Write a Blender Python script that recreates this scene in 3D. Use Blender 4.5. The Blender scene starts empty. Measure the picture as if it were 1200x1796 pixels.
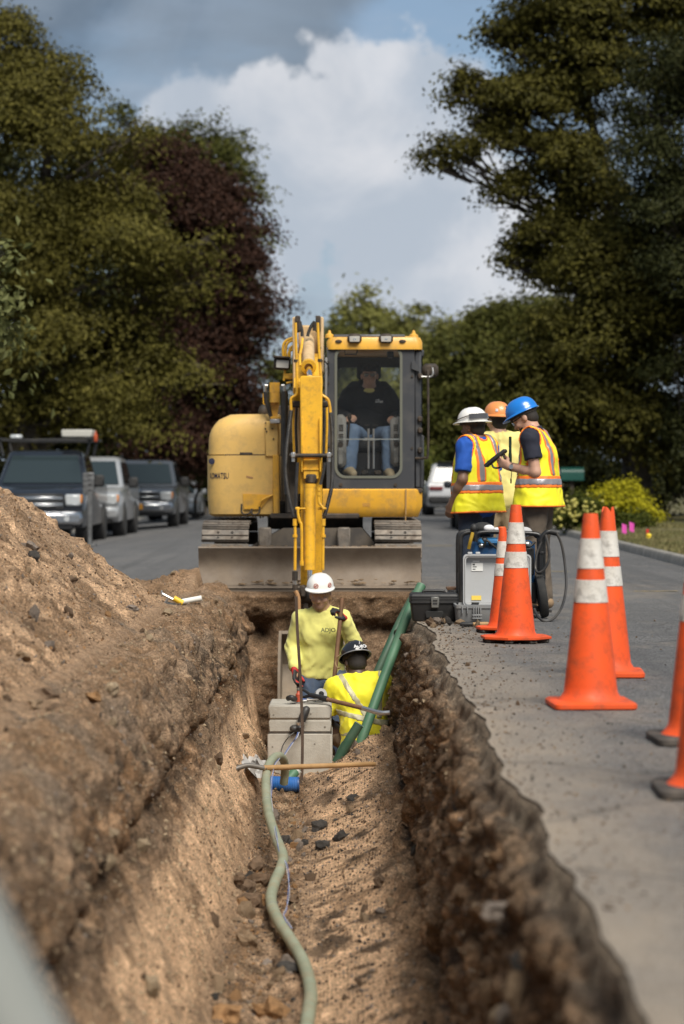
import bpy, bmesh, math, random
import numpy as np
from mathutils import Vector, Matrix, Quaternion

random.seed(7)
RNG = np.random.default_rng(11)
R = math.radians
SC = bpy.context.scene
COL = SC.collection

# ------------------------------------------------------------------ camera
CAMZ, FPX, HZ = 1.06, 4240.0, 847.0
cam_d = bpy.data.cameras.new('camera')
cam = bpy.data.objects.new('camera', cam_d)
COL.objects.link(cam)
cam.location = (0, 0, CAMZ)
cam.rotation_euler = (R(90), 0, 0)
cam_d.sensor_fit = 'VERTICAL'
cam_d.sensor_height = 36
cam_d.sensor_width = 36
cam_d.lens = 85
cam_d.shift_y = -51 / 1796
cam_d.clip_start = 0.1
cam_d.clip_end = 3000
cam_d.dof.use_dof = True
cam_d.dof.focus_distance = 17.5
cam_d.dof.aperture_fstop = 2.5
cam_d.dof.aperture_blades = 0
SC.camera = cam

# ------------------------------------------------------------------ light
SUN_EL, SUN_AZ = 52.0, 158.0        # azimuth clockwise from +Y (camera looks along +Y)
world = bpy.data.worlds.new('World')
SC.world = world
world.use_nodes = True
def build_sky():
    nt = world.node_tree; N = nt.nodes; L = nt.links
    N.clear()
    def n(t, **k):
        x = N.new(t)
        for a, b in k.items(): setattr(x, a, b)
        return x
    out = n('ShaderNodeOutputWorld'); bg = n('ShaderNodeBackground')
    bg.inputs['Strength'].default_value = 0.062
    sky = n('ShaderNodeTexSky', sky_type='NISHITA', sun_disc=False)
    sky.sun_elevation = R(SUN_EL); sky.sun_rotation = R(SUN_AZ)
    sky.air_density = 1.0; sky.dust_density = 1.5; sky.ozone_density = 1.2
    tc = n('ShaderNodeTexCoord')
    def math_(op, a, b=None, c=None):
        m = n('ShaderNodeMath', operation=op)
        for i, v in enumerate((a, b, c)):
            if v is None: continue
            if isinstance(v, (int, float)): m.inputs[i].default_value = v
            else: L.new(v, m.inputs[i])
        return m.outputs[0]
    def ss(v, a, b, lo=0.0, hi=1.0):
        m = n('ShaderNodeMapRange', interpolation_type='SMOOTHSTEP')
        L.new(v, m.inputs[0])
        for i, q in enumerate((a, b, lo, hi)): m.inputs[i + 1].default_value = q
        return m.outputs[0]
    def noise(scale, detail, rough, off=(0, 0, 0), dist=0.0, stretch=(1, 1, 1)):
        mp = n('ShaderNodeMapping'); L.new(tc.outputs['Generated'], mp.inputs[0])
        mp.inputs['Location'].default_value = off; mp.inputs['Scale'].default_value = stretch
        t = n('ShaderNodeTexNoise'); L.new(mp.outputs[0], t.inputs['Vector'])
        t.inputs['Scale'].default_value = scale; t.inputs['Detail'].default_value = detail
        t.inputs['Roughness'].default_value = rough; t.inputs['Distortion'].default_value = dist
        return t.outputs[0]
    def mix(f, a, b):
        m = n('ShaderNodeMix', data_type='RGBA')
        if isinstance(f, (int, float)): m.inputs[0].default_value = f
        else: L.new(f, m.inputs[0])
        for i, v in ((6, a), (7, b)):
            if isinstance(v, tuple): m.inputs[i].default_value = (*v, 1)
            else: L.new(v, m.inputs[i])
        return m.outputs[2]
    edge = noise(26, 9, 0.62, (3, 1, 2))          # crinkled cloud edge
    edge2 = noise(9, 6, 0.55, (1, 7, 3))
    def heap(x, z, rx, rz, wob=0.05):
        # a cumulus heap around direction (x, 1, z)
        mp = n('ShaderNodeVectorMath', operation='SUBTRACT')
        L.new(tc.outputs['Generated'], mp.inputs[0])
        v = Vector((x, 1, z)).normalized(); mp.inputs[1].default_value = v
        sc = n('ShaderNodeVectorMath', operation='MULTIPLY'); L.new(mp.outputs[0], sc.inputs[0])
        sc.inputs[1].default_value = (1 / rx, 1 / rx, 1 / rz)
        ln = n('ShaderNodeVectorMath', operation='LENGTH'); L.new(sc.outputs[0], ln.inputs[0])
        return ln.outputs['Value']
    wob = math_('MULTIPLY_ADD', edge, 1.5, -0.75)
    wob2 = math_('MULTIPLY_ADD', edge2, 1.1, -0.55)
    dist = None
    for (x, z, rx, rz) in ((0.028, 0.125, 0.052, 0.060), (-0.03, 0.112, 0.032, 0.045), (-0.062, 0.142, 0.032, 0.028), (-0.03, 0.150, 0.026, 0.022),
                           (0.05, 0.09, 0.06, 0.04), (0.02, 0.155, 0.028, 0.026), (0.35, 0.15, 0.14, 0.09), (-0.4, 0.2, 0.17, 0.1), (0.8, 0.3, 0.2, 0.12)):
        h = heap(x, z, rx, rz)
        dist = h if dist is None else math_('MINIMUM', dist, h)
    dd = math_('ADD', math_('ADD', dist, wob), wob2)
    cum = ss(dd, 1.02, 0.82)
    # body of the cumulus: bright crowns, greyer undersides
    body = noise(15, 7, 0.55, (5, 3, 9), 0.3)
    cumc = mix(ss(body, 0.34, 0.66), (2.15, 2.4, 2.75), (3.3, 3.35, 3.5))
    sep = n('ShaderNodeSeparateXYZ'); L.new(tc.outputs['Generated'], sep.inputs[0])
    el = sep.outputs[2]
    # high grey layer
    lay = noise(7, 7, 0.5, (2, 5, 1), 0.4, (1, 1, 1.8))
    bank = math_('ADD', lay, ss(el, 0.10, 0.24, -0.16, 0.13))
    gap = heap(.046, .183, .045, .030)
    bank = math_('ADD', math_('ADD', bank, .05), ss(math_('ADD', gap, wob2), 1.15, .55, 0.0, -.30))
    veil = ss(bank, 0.36, 0.62)
    veilc = mix(ss(noise(12, 6, 0.5, (8, 2, 4), 0.5), 0.35, 0.65), (.66, .90, 1.22), (1.15, 1.42, 1.76))
    # milky haze above the horizon
    hz = ss(el, 0.115, 0.03, 0.0, 0.55)
    thin = ss(noise(10, 6, 0.6, (4, 4, 4), 0.2, (1, 1, 3)), 0.42, 0.68, 0.0, 0.5)
    blue = mix(0.72, sky.outputs[0], (.72, 1.02, 1.42))
    c = mix(hz, blue, (2.35, 2.75, 3.3))
    c = mix(thin, c, (2.0, 2.25, 2.65))
    c = mix(veil, c, veilc)
    c = mix(math_('MULTIPLY', cum, 0.93), c, cumc)
    # below the horizon: ground tone
    L.new(c, bg.inputs['Color'])
    L.new(bg.outputs[0], out.inputs[0])
build_sky()
sun_d = bpy.data.lights.new('sun', 'SUN')
sun = bpy.data.objects.new('sun', sun_d); COL.objects.link(sun)
sun_d.energy = 1.5
sun_d.angle = R(34)
sun_d.color = (1.0, 0.94, 0.84)
_sv = Vector((math.sin(R(SUN_AZ)) * math.cos(R(SUN_EL)), math.cos(R(SUN_AZ)) * math.cos(R(SUN_EL)), math.sin(R(SUN_EL))))
sun.rotation_euler = _sv.to_track_quat('Z', 'Y').to_euler()
sun.location = (10, -10, 30)
VS = SC.view_settings
VS.view_transform = 'Standard'; VS.look = 'None'; VS.gamma = 1; VS.use_curve_mapping = False
VS.exposure = 1.85
SC.cycles.max_bounces = 6
SC.cycles.transparent_max_bounces = 12
SC.cycles.use_denoising = True

# ------------------------------------------------------------------ helpers
def at(px, py, d):
    return Vector(((px - 600) / FPX * d, d, CAMZ - (py - HZ) / FPX * d))

def tag(o, label=None, cat=None, group=None, kind=None):
    if label: o['label'] = label
    if cat: o['category'] = cat
    if group: o['group'] = group
    if kind: o['kind'] = kind
    return o

def empty(name, loc, label=None, cat=None, group=None, rotz=0):
    o = bpy.data.objects.new(name, None); COL.objects.link(o)
    o.location = loc; o.rotation_euler = (0, 0, rotz)
    o.empty_display_size = 0.1
    return tag(o, label, cat, group)

def wmat(o):
    M = Matrix.LocRotScale(o.location, o.rotation_euler, o.scale)
    if o.parent: M = wmat(o.parent) @ o.matrix_parent_inverse @ M
    return M

def adopt(o, parent):
    o.parent = parent
    o.matrix_parent_inverse = wmat(parent).inverted()

def children_of(o): return [c for c in bpy.data.objects if c.parent == o]

# ---- numpy gradient noise
_perm = np.random.default_rng(3).permutation(256).astype(np.int32)
_perm = np.concatenate([_perm, _perm, _perm])
_g = np.random.default_rng(4).normal(size=(256, 3)); _g /= np.linalg.norm(_g, axis=1)[:, None]
_g = _g.astype(np.float32)
def perlin(x, y, z):
    x = np.asarray(x, np.float32); y = np.asarray(y, np.float32); z = np.asarray(z, np.float32)
    x, y, z = np.broadcast_arrays(x, y, z)
    xi = np.floor(x).astype(np.int32); yi = np.floor(y).astype(np.int32); zi = np.floor(z).astype(np.int32)
    fx, fy, fz = x - xi, y - yi, z - zi
    xi &= 255; yi &= 255; zi &= 255
    u = fx * fx * fx * (fx * (fx * 6 - 15) + 10); v = fy * fy * fy * (fy * (fy * 6 - 15) + 10); w = fz * fz * fz * (fz * (fz * 6 - 15) + 10)
    def gr(a, b, c):
        h = _perm[_perm[_perm[xi + a] + yi + b] + zi + c]
        g = _g[h]
        return g[..., 0] * (fx - a) + g[..., 1] * (fy - b) + g[..., 2] * (fz - c)
    l = lambda a, b, t: a + (b - a) * t
    return l(l(l(gr(0, 0, 0), gr(1, 0, 0), u), l(gr(0, 1, 0), gr(1, 1, 0), u), v),
             l(l(gr(0, 0, 1), gr(1, 0, 1), u), l(gr(0, 1, 1), gr(1, 1, 1), u), v), w) * 1.5
def fbm(x, y, z, oct=4, gain=0.5, ridge=False):
    s = 0; a = 1.0; f = 1.0
    for i in range(oct):
        p = perlin(x * f + i * 7.3, y * f + i * 3.1, z * f + i * 5.7)
        if ridge: p = 0.5 - np.abs(p) * 1.6
        s = s + a * p; a *= gain; f *= 2.03
    return s
def worley(x, y, z):
    x, y, z = np.broadcast_arrays(np.asarray(x, np.float32), np.asarray(y, np.float32), np.asarray(z, np.float32))
    xi = np.floor(x).astype(np.int32); yi = np.floor(y).astype(np.int32); zi = np.floor(z).astype(np.int32)
    best = np.full(x.shape, 9., np.float32); idv = np.zeros(x.shape, np.float32); J = (_g * .45 + .5).astype(np.float32)
    for a in (-1, 0, 1):
        for b in (-1, 0, 1):
            for c in (-1, 0, 1):
                h = _perm[_perm[_perm[(xi + a) & 255] + ((yi + b) & 255)] + ((zi + c) & 255)]; q = J[h]
                d = (xi + a + q[..., 0] - x) ** 2 + (yi + b + q[..., 1] - y) ** 2 + (zi + c + q[..., 2] - z) ** 2
                m = d < best; best = np.where(m, d, best); idv = np.where(m, h / 255., idv)
    return np.sqrt(best), idv
def sstep(a, b, x):
    t = np.clip((x - a) / (b - a), 0, 1); return t * t * (3 - 2 * t)

# ---- materials
MATS = {}
def mat(name, col, rough=0.6, metal=0.0, col2=None, nscale=8.0, namt=0.5, bump=0.0, bscale=40.0, dirt=None, dirt_amt=0.4,
        dscale=5.0, spec=0.5, coat=0.0, emit=None, emit_s=0.0, detail=5.0, sheen=0.0):
    if name in MATS: return MATS[name]
    m = bpy.data.materials.new(name); m.use_nodes = True; MATS[name] = m
    nt = m.node_tree; N = nt.nodes; L = nt.links
    b = N['Principled BSDF']
    b.inputs['Base Color'].default_value = (*col, 1)
    b.inputs['Roughness'].default_value = rough; b.inputs['Metallic'].default_value = metal
    b.inputs['Specular IOR Level'].default_value = spec
    if coat: b.inputs['Coat Weight'].default_value = coat; b.inputs['Coat Roughness'].default_value = 0.1
    if sheen: b.inputs['Sheen Weight'].default_value = sheen
    if emit: b.inputs['Emission Color'].default_value = (*emit, 1); b.inputs['Emission Strength'].default_value = emit_s
    tc = N.new('ShaderNodeTexCoord')
    def noise(sc, det=detail, ro=0.6):
        t = N.new('ShaderNodeTexNoise'); L.new(tc.outputs['Object'], t.inputs['Vector'])
        t.inputs['Scale'].default_value = sc; t.inputs['Detail'].default_value = det; t.inputs['Roughness'].default_value = ro
        return t.outputs[0]
    def mr(v, a, c, lo, hi):
        q = N.new('ShaderNodeMapRange'); L.new(v, q.inputs[0]); q.clamp = True
        for i, w in enumerate((a, c, lo, hi)): q.inputs[i + 1].default_value = w
        return q.outputs[0]
    cur = None
    if col2 is not None:
        mx = N.new('ShaderNodeMix'); mx.data_type = 'RGBA'
        mx.inputs[6].default_value = (*col, 1); mx.inputs[7].default_value = (*col2, 1)
        L.new(mr(noise(nscale), 0.38, 0.62, 0, namt * 2 if namt < .5 else 1), mx.inputs[0]); cur = mx.outputs[2]
    if dirt is not None:
        mx = N.new('ShaderNodeMix'); mx.data_type = 'RGBA'
        if cur is None: mx.inputs[6].default_value = (*col, 1)
        else: L.new(cur, mx.inputs[6])
        mx.inputs[7].default_value = (*dirt, 1)
        L.new(mr(noise(dscale, 8, 0.7), 0.48, 0.72, 0, dirt_amt), mx.inputs[0]); cur = mx.outputs[2]
        ro = mr(noise(dscale, 8, 0.7), 0.48, 0.72, rough, min(1, rough + 0.3)); L.new(ro, b.inputs['Roughness'])
    if cur is not None: L.new(cur, b.inputs['Base Color'])
    if bump:
        bp = N.new('ShaderNodeBump'); bp.inputs['Strength'].default_value = bump; bp.inputs['Distance'].default_value = 0.01
        L.new(noise(bscale, 6, 0.65), bp.inputs['Height']); L.new(bp.outputs[0], b.inputs['Normal'])
    return m

def glass_mat(name, tint=(0.97, 0.985, 0.98), refl=0.06, dirt=0.0):
    if name in MATS: return MATS[name]
    m = bpy.data.materials.new(name); m.use_nodes = True; MATS[name] = m
    nt = m.node_tree; N = nt.nodes; L = nt.links
    N.remove(N['Principled BSDF'])
    out = [x for x in N if x.type == 'OUTPUT_MATERIAL'][0]
    tr = N.new('ShaderNodeBsdfTransparent'); tr.inputs[0].default_value = (*tint, 1)
    gl = N.new('ShaderNodeBsdfGlossy'); gl.inputs['Roughness'].default_value = 0.03
    fr = N.new('ShaderNodeFresnel'); fr.inputs[0].default_value = 1.25
    mx = N.new('ShaderNodeMixShader'); L.new(fr.outputs[0], mx.inputs[0]); L.new(tr.outputs[0], mx.inputs[1]); L.new(gl.outputs[0], mx.inputs[2])
    last = mx.outputs[0]
    if dirt:
        df = N.new('ShaderNodeBsdfDiffuse'); df.inputs[0].default_value = (0.45, 0.42, 0.36, 1)
        tc = N.new('ShaderNodeTexCoord'); t = N.new('ShaderNodeTexNoise'); L.new(tc.outputs['Object'], t.inputs['Vector']); t.inputs['Scale'].default_value = 5; t.inputs['Detail'].default_value = 7
        q = N.new('ShaderNodeMapRange'); L.new(t.outputs[0], q.inputs[0]); q.inputs[1].default_value = .3; q.inputs[2].default_value = .8; q.inputs[3].default_value = dirt * .3; q.inputs[4].default_value = dirt
        m2 = N.new('ShaderNodeMixShader'); L.new(q.outputs[0], m2.inputs[0]); L.new(last, m2.inputs[1]); L.new(df.outputs[0], m2.inputs[2]); last = m2.outputs[0]
    L.new(last, out.inputs[0])
    return m

# ---- mesh builder
class MB:
    def __init__(s): s.v = []; s.f = []; s.m = []
    def add(s, vs, fs, mi=0, M=None):
        o = len(s.v)
        if M is not None: vs = [M @ Vector(v) for v in vs]
        s.v.extend([tuple(v) for v in vs]); s.f.extend([tuple(i + o for i in f) for f in fs]); s.m.extend([mi] * len(fs))
        return s
    def box(s, c, size, rot=None, bev=0.0, mi=0):
        hx, hy, hz = [q / 2 for q in size]
        bev = min(bev, hx * .9, hy * .9, hz * .9)
        M = Matrix.Translation(Vector(c))
        if rot is not None: M = M @ (rot if isinstance(rot, Matrix) else Matrix.Rotation(rot, 4, 'Z'))
        if bev <= 0:
            vs = [(x, y, z) for x in (-hx, hx) for y in (-hy, hy) for z in (-hz, hz)]
            fs = [(0, 1, 3, 2), (4, 6, 7, 5), (0, 4, 5, 1), (2, 3, 7, 6), (0, 2, 6, 4), (1, 5, 7, 3)]
            return s.add(vs, fs, mi, M)
        vs = []; idx = {}
        for sx in (-1, 1):
            for sy in (-1, 1):
                for sz in (-1, 1):
                    for a in range(3):
                        p = [sx * (hx - (bev if a != 0 else 0)), sy * (hy - (bev if a != 1 else 0)), sz * (hz - (bev if a != 2 else 0))]
                        idx[(sx, sy, sz, a)] = len(vs); vs.append(p)
        fs = []
        cyc = [(-1, -1), (1, -1), (1, 1), (-1, 1)]
        for a in range(3):
            for sg in (-1, 1):
                q = []
                for (u, w) in cyc:
                    k = [0, 0, 0]; k[a] = sg; k[(a + 1) % 3] = u; k[(a + 2) % 3] = w
                    q.append(idx[(*k, a)])
                fs.append(q if sg > 0 else q[::-1])
        for a in range(3):                      # edges along axis a
            b, c2 = (a + 1) % 3, (a + 2) % 3
            for u in (-1, 1):
                for w in (-1, 1):
                    def K(t, ax):
                        k = [0, 0, 0]; k[a] = t; k[b] = u; k[c2] = w; return idx[(*k, ax)]
                    q = [K(-1, b), K(1, b), K(1, c2), K(-1, c2)]
                    fs.append(q if u * w < 0 else q[::-1])
        for sx in (-1, 1):
            for sy in (-1, 1):
                for sz in (-1, 1):
                    q = [idx[(sx, sy, sz, a)] for a in range(3)]
                    fs.append(q if sx * sy * sz > 0 else q[::-1])
        return s.add(vs, fs, mi, M)
    def cyl(s, a, b, r0, r1=None, n=14, caps=True, mi=0):
        a = Vector(a); b = Vector(b); r1 = r0 if r1 is None else r1
        return s.tube([a, b], [r0, r1], n, mi, caps)
    def tube(s, pts, r, n=10, mi=0, caps=True):
        pts = [Vector(p) for p in pts]
        if isinstance(r, (int, float)): r = [r] * len(pts)
        T = []
        for i in range(len(pts)):
            t = pts[min(i + 1, len(pts) - 1)] - pts[max(i - 1, 0)]
            T.append(t.normalized() if t.length > 1e-9 else Vector((0, 0, 1)))
        up = Vector((0, 0, 1)) if abs(T[0].z) < .9 else Vector((1, 0, 0))
        u = T[0].cross(up).normalized(); vs = []; fs = []
        for i, p in enumerate(pts):
            u = (u - T[i] * u.dot(T[i]))
            u = u.normalized() if u.length > 1e-6 else T[i].orthogonal().normalized()
            w = T[i].cross(u)
            for k in range(n):
                an = 2 * math.pi * k / n
                vs.append(p + (u * math.cos(an) + w * math.sin(an)) * r[i])
        for i in range(len(pts) - 1):
            for k in range(n):
                k2 = (k + 1) % n
                fs.append((i * n + k, i * n + k2, (i + 1) * n + k2, (i + 1) * n + k))
        if caps:
            fs.append(tuple(range(n))[::-1]); fs.append(tuple((len(pts) - 1) * n + k for k in range(n)))
        return s.add(vs, fs, mi)
    def prism(s, poly, axis, t0, t1, mi=0, M=None):
        # poly: 2-D points in the two remaining axes (x: y,z / y: x,z / z: x,y)
        def P(p, t):
            return {'x': (t, p[0], p[1]), 'y': (p[0], t, p[1]), 'z': (p[0], p[1], t)}[axis]
        n = len(poly)
        vs = [P(p, t0) for p in poly] + [P(p, t1) for p in poly]
        ar = sum(poly[i][0] * poly[(i + 1) % n][1] - poly[(i + 1) % n][0] * poly[i][1] for i in range(n))
        flip = (ar > 0) ^ (axis == 'y') ^ (t1 < t0)
        a = tuple(range(n)); b = tuple(range(n, 2 * n))
        fs = [a[::-1] if flip else a, b if flip else b[::-1]]
        for i in range(n):
            j = (i + 1) % n
            q = (i, j, n + j, n + i)
            fs.append(q if flip else q[::-1])
        return s.add(vs, fs, mi, M)
    def lathe(s, prof, n=24, M=None, mi=0, sx=1.0, sy=1.0):
        # prof (r, z) from bottom to top
        vs = []; fs = []
        for (r, z) in prof:
            for k in range(n):
                a = 2 * math.pi * k / n
                vs.append((r * math.cos(a) * sx, r * math.sin(a) * sy, z))
        for i in range(len(prof) - 1):
            for k in range(n):
                k2 = (k + 1) % n
                fs.append((i * n + k, i * n + k2, (i + 1) * n + k2, (i + 1) * n + k))
        fs.append(tuple(range(n))[::-1]); fs.append(tuple((len(prof) - 1) * n + k for k in range(n)))
        return s.add(vs, fs, mi, M)
    def ring(s, outer, inner, axis, t0, t1, mi=0):
        # frame between two loops with the same number of points
        def P(p, t):
            return {'x': (t, p[0], p[1]), 'y': (p[0], t, p[1]), 'z': (p[0], p[1], t)}[axis]
        n = len(outer)
        vs = [P(p, t) for t in (t0, t1) for lp in (outer, inner) for p in lp]
        fs = []
        for i in range(n):
            j = (i + 1) % n
            fs += [(i, j, n + j, n + i), (2 * n + i, 3 * n + i, 3 * n + j, 2 * n + j), (i, 2 * n + i, 2 * n + j, j), (n + i, n + j, 3 * n + j, 3 * n + i)]
        return s.add(vs, fs, mi)
    def ball(s, c, r, nu=12, nv=8, mi=0, M=None):
        if isinstance(r, (int, float)): r = (r, r, r)
        vs = []; fs = []
        for j in range(1, nv):
            for i in range(nu):
                th = math.pi * j / nv; ph = 2 * math.pi * i / nu
                vs.append((c[0] + r[0] * math.sin(th) * math.cos(ph), c[1] + r[1] * math.sin(th) * math.sin(ph), c[2] + r[2] * math.cos(th)))
        for j in range(nv - 2):
            for i in range(nu):
                fs.append((j * nu + i, (j + 1) * nu + i, (j + 1) * nu + (i + 1) % nu, j * nu + (i + 1) % nu))
        t = len(vs); vs.append((c[0], c[1], c[2] + r[2])); b = len(vs); vs.append((c[0], c[1], c[2] - r[2]))
        for i in range(nu):
            fs.append((t, i, (i + 1) % nu)); fs.append((b, (nv - 2) * nu + (i + 1) % nu, (nv - 2) * nu + i))
        return s.add(vs, fs, mi, M)
    def build(s, name, mats, parent=None, local=False, smooth=40, fix=True):
        me = bpy.data.meshes.new(name)
        me.from_pydata(s.v, [], s.f)
        if not isinstance(mats, (list, tuple)): mats = [mats]
        for m in mats: me.materials.append(m)
        me.polygons.foreach_set('material_index', s.m)
        bm = bmesh.new(); bm.from_mesh(me)
        if fix: bmesh.ops.recalc_face_normals(bm, faces=bm.faces)
        ca = math.cos(R(smooth))
        for f in bm.faces: f.smooth = smooth > 0
        for e in bm.edges:
            lf = e.link_faces
            if len(lf) == 2 and lf[0].normal.dot(lf[1].normal) < ca: e.smooth = False
        bm.to_mesh(me); bm.free()
        o = bpy.data.objects.new(name, me); COL.objects.link(o)
        if parent is not None:
            if local: o.parent = parent
            else: adopt(o, parent)
        return o

def np_mesh(name, v, f, mats, parent=None, smooth=True, mi=None, local=False, attrs=None):
    """v (n,3), f (m,k) arrays"""
    v = np.asarray(v, np.float32); f = np.asarray(f, np.int32); k = f.shape[1]
    me = bpy.data.meshes.new(name)
    me.vertices.add(len(v)); me.vertices.foreach_set('co', v.ravel())
    me.loops.add(f.size); me.loops.foreach_set('vertex_index', f.ravel())
    me.polygons.add(len(f)); me.polygons.foreach_set('loop_start', np.arange(0, f.size, k, dtype=np.int32))
    if mi is not None: me.polygons.foreach_set('material_index', np.asarray(mi, np.int32))
    me.polygons.foreach_set('use_smooth', np.full(len(f), smooth))
    if not isinstance(mats, (list, tuple)): mats = [mats]
    for m in mats: me.materials.append(m)
    for an, (dom, data) in (attrs or {}).items():
        if data.ndim == 1:
            a = me.attributes.new(an, 'FLOAT', dom); a.data.foreach_set('value', data.astype(np.float32))
        else:
            a = me.attributes.new(an, 'FLOAT_COLOR', dom)
            c = np.ones((len(data), 4), np.float32); c[:, :3] = data; a.data.foreach_set('color', c.ravel())
    me.update(calc_edges=True); me.validate()
    o = bpy.data.objects.new(name, me); COL.objects.link(o)
    if parent is not None:
        if local: o.parent = parent
        else: adopt(o, parent)
    return o

def smooth_path(pts, n=8):
    """Catmull-Rom through pts"""
    P = [Vector(p) for p in pts]; P = [P[0] * 2 - P[1]] + P + [P[-1] * 2 - P[-2]]
    out = []
    for i in range(1, len(P) - 2):
        for k in range(n):
            t = k / n
            a, b, c, d = P[i - 1], P[i], P[i + 1], P[i + 2]
            out.append(.5 * ((2 * b) + (c - a) * t + (2 * a - 5 * b + 4 * c - d) * t * t + (3 * b - a - 3 * c + d) * t ** 3))
    out.append(P[-2]); return out

def rrect(x0, x1, z0, z1, r, n=4):
    """rounded rectangle, 4*(n+1) points, ccw from the right-bottom corner"""
    if isinstance(r, (int, float)): r = (r,) * 4
    pts = []
    for (cx, cz, a0, q) in ((x1 - r[0], z0 + r[0], -90, r[0]), (x1 - r[1], z1 - r[1], 0, r[1]), (x0 + r[2], z1 - r[2], 90, r[2]), (x0 + r[3], z0 + r[3], 180, r[3])):
        for k in range(n + 1):
            a = R(a0 + 90 * k / n); pts.append((cx + q * math.cos(a), cz + q * math.sin(a)))
    return pts

def text(name, body, size, M, m, parent=None, depth=0.0015, bold=0.0):
    cu = bpy.data.curves.new(name, 'FONT'); cu.body = body; cu.size = size; cu.extrude = depth; cu.align_x = 'CENTER'; cu.align_y = 'CENTER'
    cu.offset = bold; cu.resolution_u = 3
    t = bpy.data.objects.new(name, cu); COL.objects.link(t)
    dg = bpy.context.evaluated_depsgraph_get()
    me = bpy.data.meshes.new_from_object(t.evaluated_get(dg))
    bpy.data.objects.remove(t)
    me.transform(M); me.materials.clear(); me.materials.append(m)
    o = bpy.data.objects.new(name, me); COL.objects.link(o)
    if parent is not None: adopt(o, parent)
    return o

def frame(o, x, y):
    """4x4 with origin o, x-axis x, y-axis about y"""
    x = Vector(x).normalized(); z = x.cross(Vector(y)).normalized(); y = z.cross(x)
    M = Matrix((x, y, z)).transposed().to_4x4(); M.translation = Vector(o); return M
# ------------------------------------------------------------------ ground, road, trench, spoil heap
def crown(x):
    x = np.asarray(x, float)
    return np.where(x < 0.5, -0.0062 * (np.clip(x, -9, 9) - 0.5) ** 2, -0.0012 * (np.clip(x, -9, 9) - 0.5) ** 2)
Y0, Y1 = 3.5, 22.75
def edge_r(y):
    y = np.asarray(y, float)
    return 0.588 + .047 * sstep(14.5, 17.5, y) + 0.05 * perlin(y * 0.9, 3.3, 0) + 0.034 * perlin(y * 2.1, 8.1, 0) + .013 * perlin(y * 5.3, 1.1, 0) + .005 * perlin(y * 15, 5.1, 0) - 0.09 * sstep(17.2, 18.6, y) * (1 - sstep(19.5, 21, y))

def attr_soil(m_name, speck=1.0):
    """soil: base colour from the 'soil' attribute (soil kind plus some painted shade), speckle, stones and fine relief"""
    m = bpy.data.materials.new(m_name); m.use_nodes = True
    nt = m.node_tree; N = nt.nodes; L = nt.links; b = N['Principled BSDF']
    b.inputs['Roughness'].default_value = 0.95; b.inputs['Specular IOR Level'].default_value = 0.15
    tc = N.new('ShaderNodeTexCoord'); at_ = N.new('ShaderNodeAttribute'); at_.attribute_name = 'soil'
    def noise(sc, det, ro=.6):
        t = N.new('ShaderNodeTexNoise'); L.new(tc.outputs['Object'], t.inputs['Vector'])
        t.inputs['Scale'].default_value = sc; t.inputs['Detail'].default_value = det; t.inputs['Roughness'].default_value = ro; return t.outputs[0]
    def mr(v, a, c, lo, hi):
        q = N.new('ShaderNodeMapRange'); L.new(v, q.inputs[0])
        for i, w in enumerate((a, c, lo, hi)): q.inputs[i + 1].default_value = w
        return q.outputs[0]
    def mul(c, v):
        x = N.new('ShaderNodeMix'); x.data_type = 'RGBA'; x.blend_type = 'MULTIPLY'; x.inputs[0].default_value = 1
        L.new(c, x.inputs[6]); L.new(v, x.inputs[7]); return x.outputs[2]
    c = mul(at_.outputs['Color'], mr(noise(45, 6, .7), .3, .7, .55, 1.45))
    c = mul(c, mr(noise(9, 4), .3, .7, .75, 1.25))
    c = mul(c, mr(noise(170, 3, .8), .28, .72, .55, 1.45))
    v2 = N.new('ShaderNodeTexVoronoi'); L.new(tc.outputs['Object'], v2.inputs['Vector']); v2.inputs['Scale'].default_value = 125
    s2 = N.new('ShaderNodeSeparateColor'); L.new(v2.outputs['Color'], s2.inputs[0]); c = mul(c, mr(s2.outputs[0], 0, 1, .62, 1.38))
    vo = N.new('ShaderNodeTexVoronoi'); L.new(tc.outputs['Object'], vo.inputs['Vector']); vo.inputs['Scale'].default_value = 70
    sp = N.new('ShaderNodeSeparateColor'); L.new(vo.outputs['Color'], sp.inputs[0])
    peb = mr(sp.outputs[0], .80, .84, 0, 1)                    # some cells are pebbles
    pc = N.new('ShaderNodeMix'); pc.data_type = 'RGBA'; L.new(sp.outputs[1], pc.inputs[0])
    pc.inputs[6].default_value = (.10, .075, .055, 1); pc.inputs[7].default_value = (.50, .40, .28, 1)
    mx = N.new('ShaderNodeMix'); mx.data_type = 'RGBA'
    near = mr(vo.outputs['Distance'], .25, .45, 1, 0)
    pm = N.new('ShaderNodeMath'); pm.operation = 'MULTIPLY'; L.new(peb, pm.inputs[0]); L.new(near, pm.inputs[1])
    L.new(pm.outputs[0], mx.inputs[0]); L.new(c, mx.inputs[6]); L.new(pc.outputs[2], mx.inputs[7])
    L.new(mx.outputs[2], b.inputs['Base Color'])
    hs = N.new('ShaderNodeMath'); hs.operation = 'MULTIPLY_ADD'; L.new(pm.outputs[0], hs.inputs[0]); hs.inputs[1].default_value = .5
    h2 = N.new('ShaderNodeMath'); h2.operation = 'MULTIPLY_ADD'; L.new(v2.outputs['Distance'], h2.inputs[0]); h2.inputs[1].default_value = -.35; L.new(noise(60, 7, .75), h2.inputs[2]); L.new(h2.outputs[0], hs.inputs[2])
    bp = N.new('ShaderNodeBump'); bp.inputs['Strength'].default_value = 1.0; bp.inputs['Distance'].default_value = .022
    L.new(hs.outputs[0], bp.inputs['Height']); L.new(bp.outputs[0], b.inputs['Normal'])
    return m
M_SOIL = attr_soil('soil')
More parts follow.
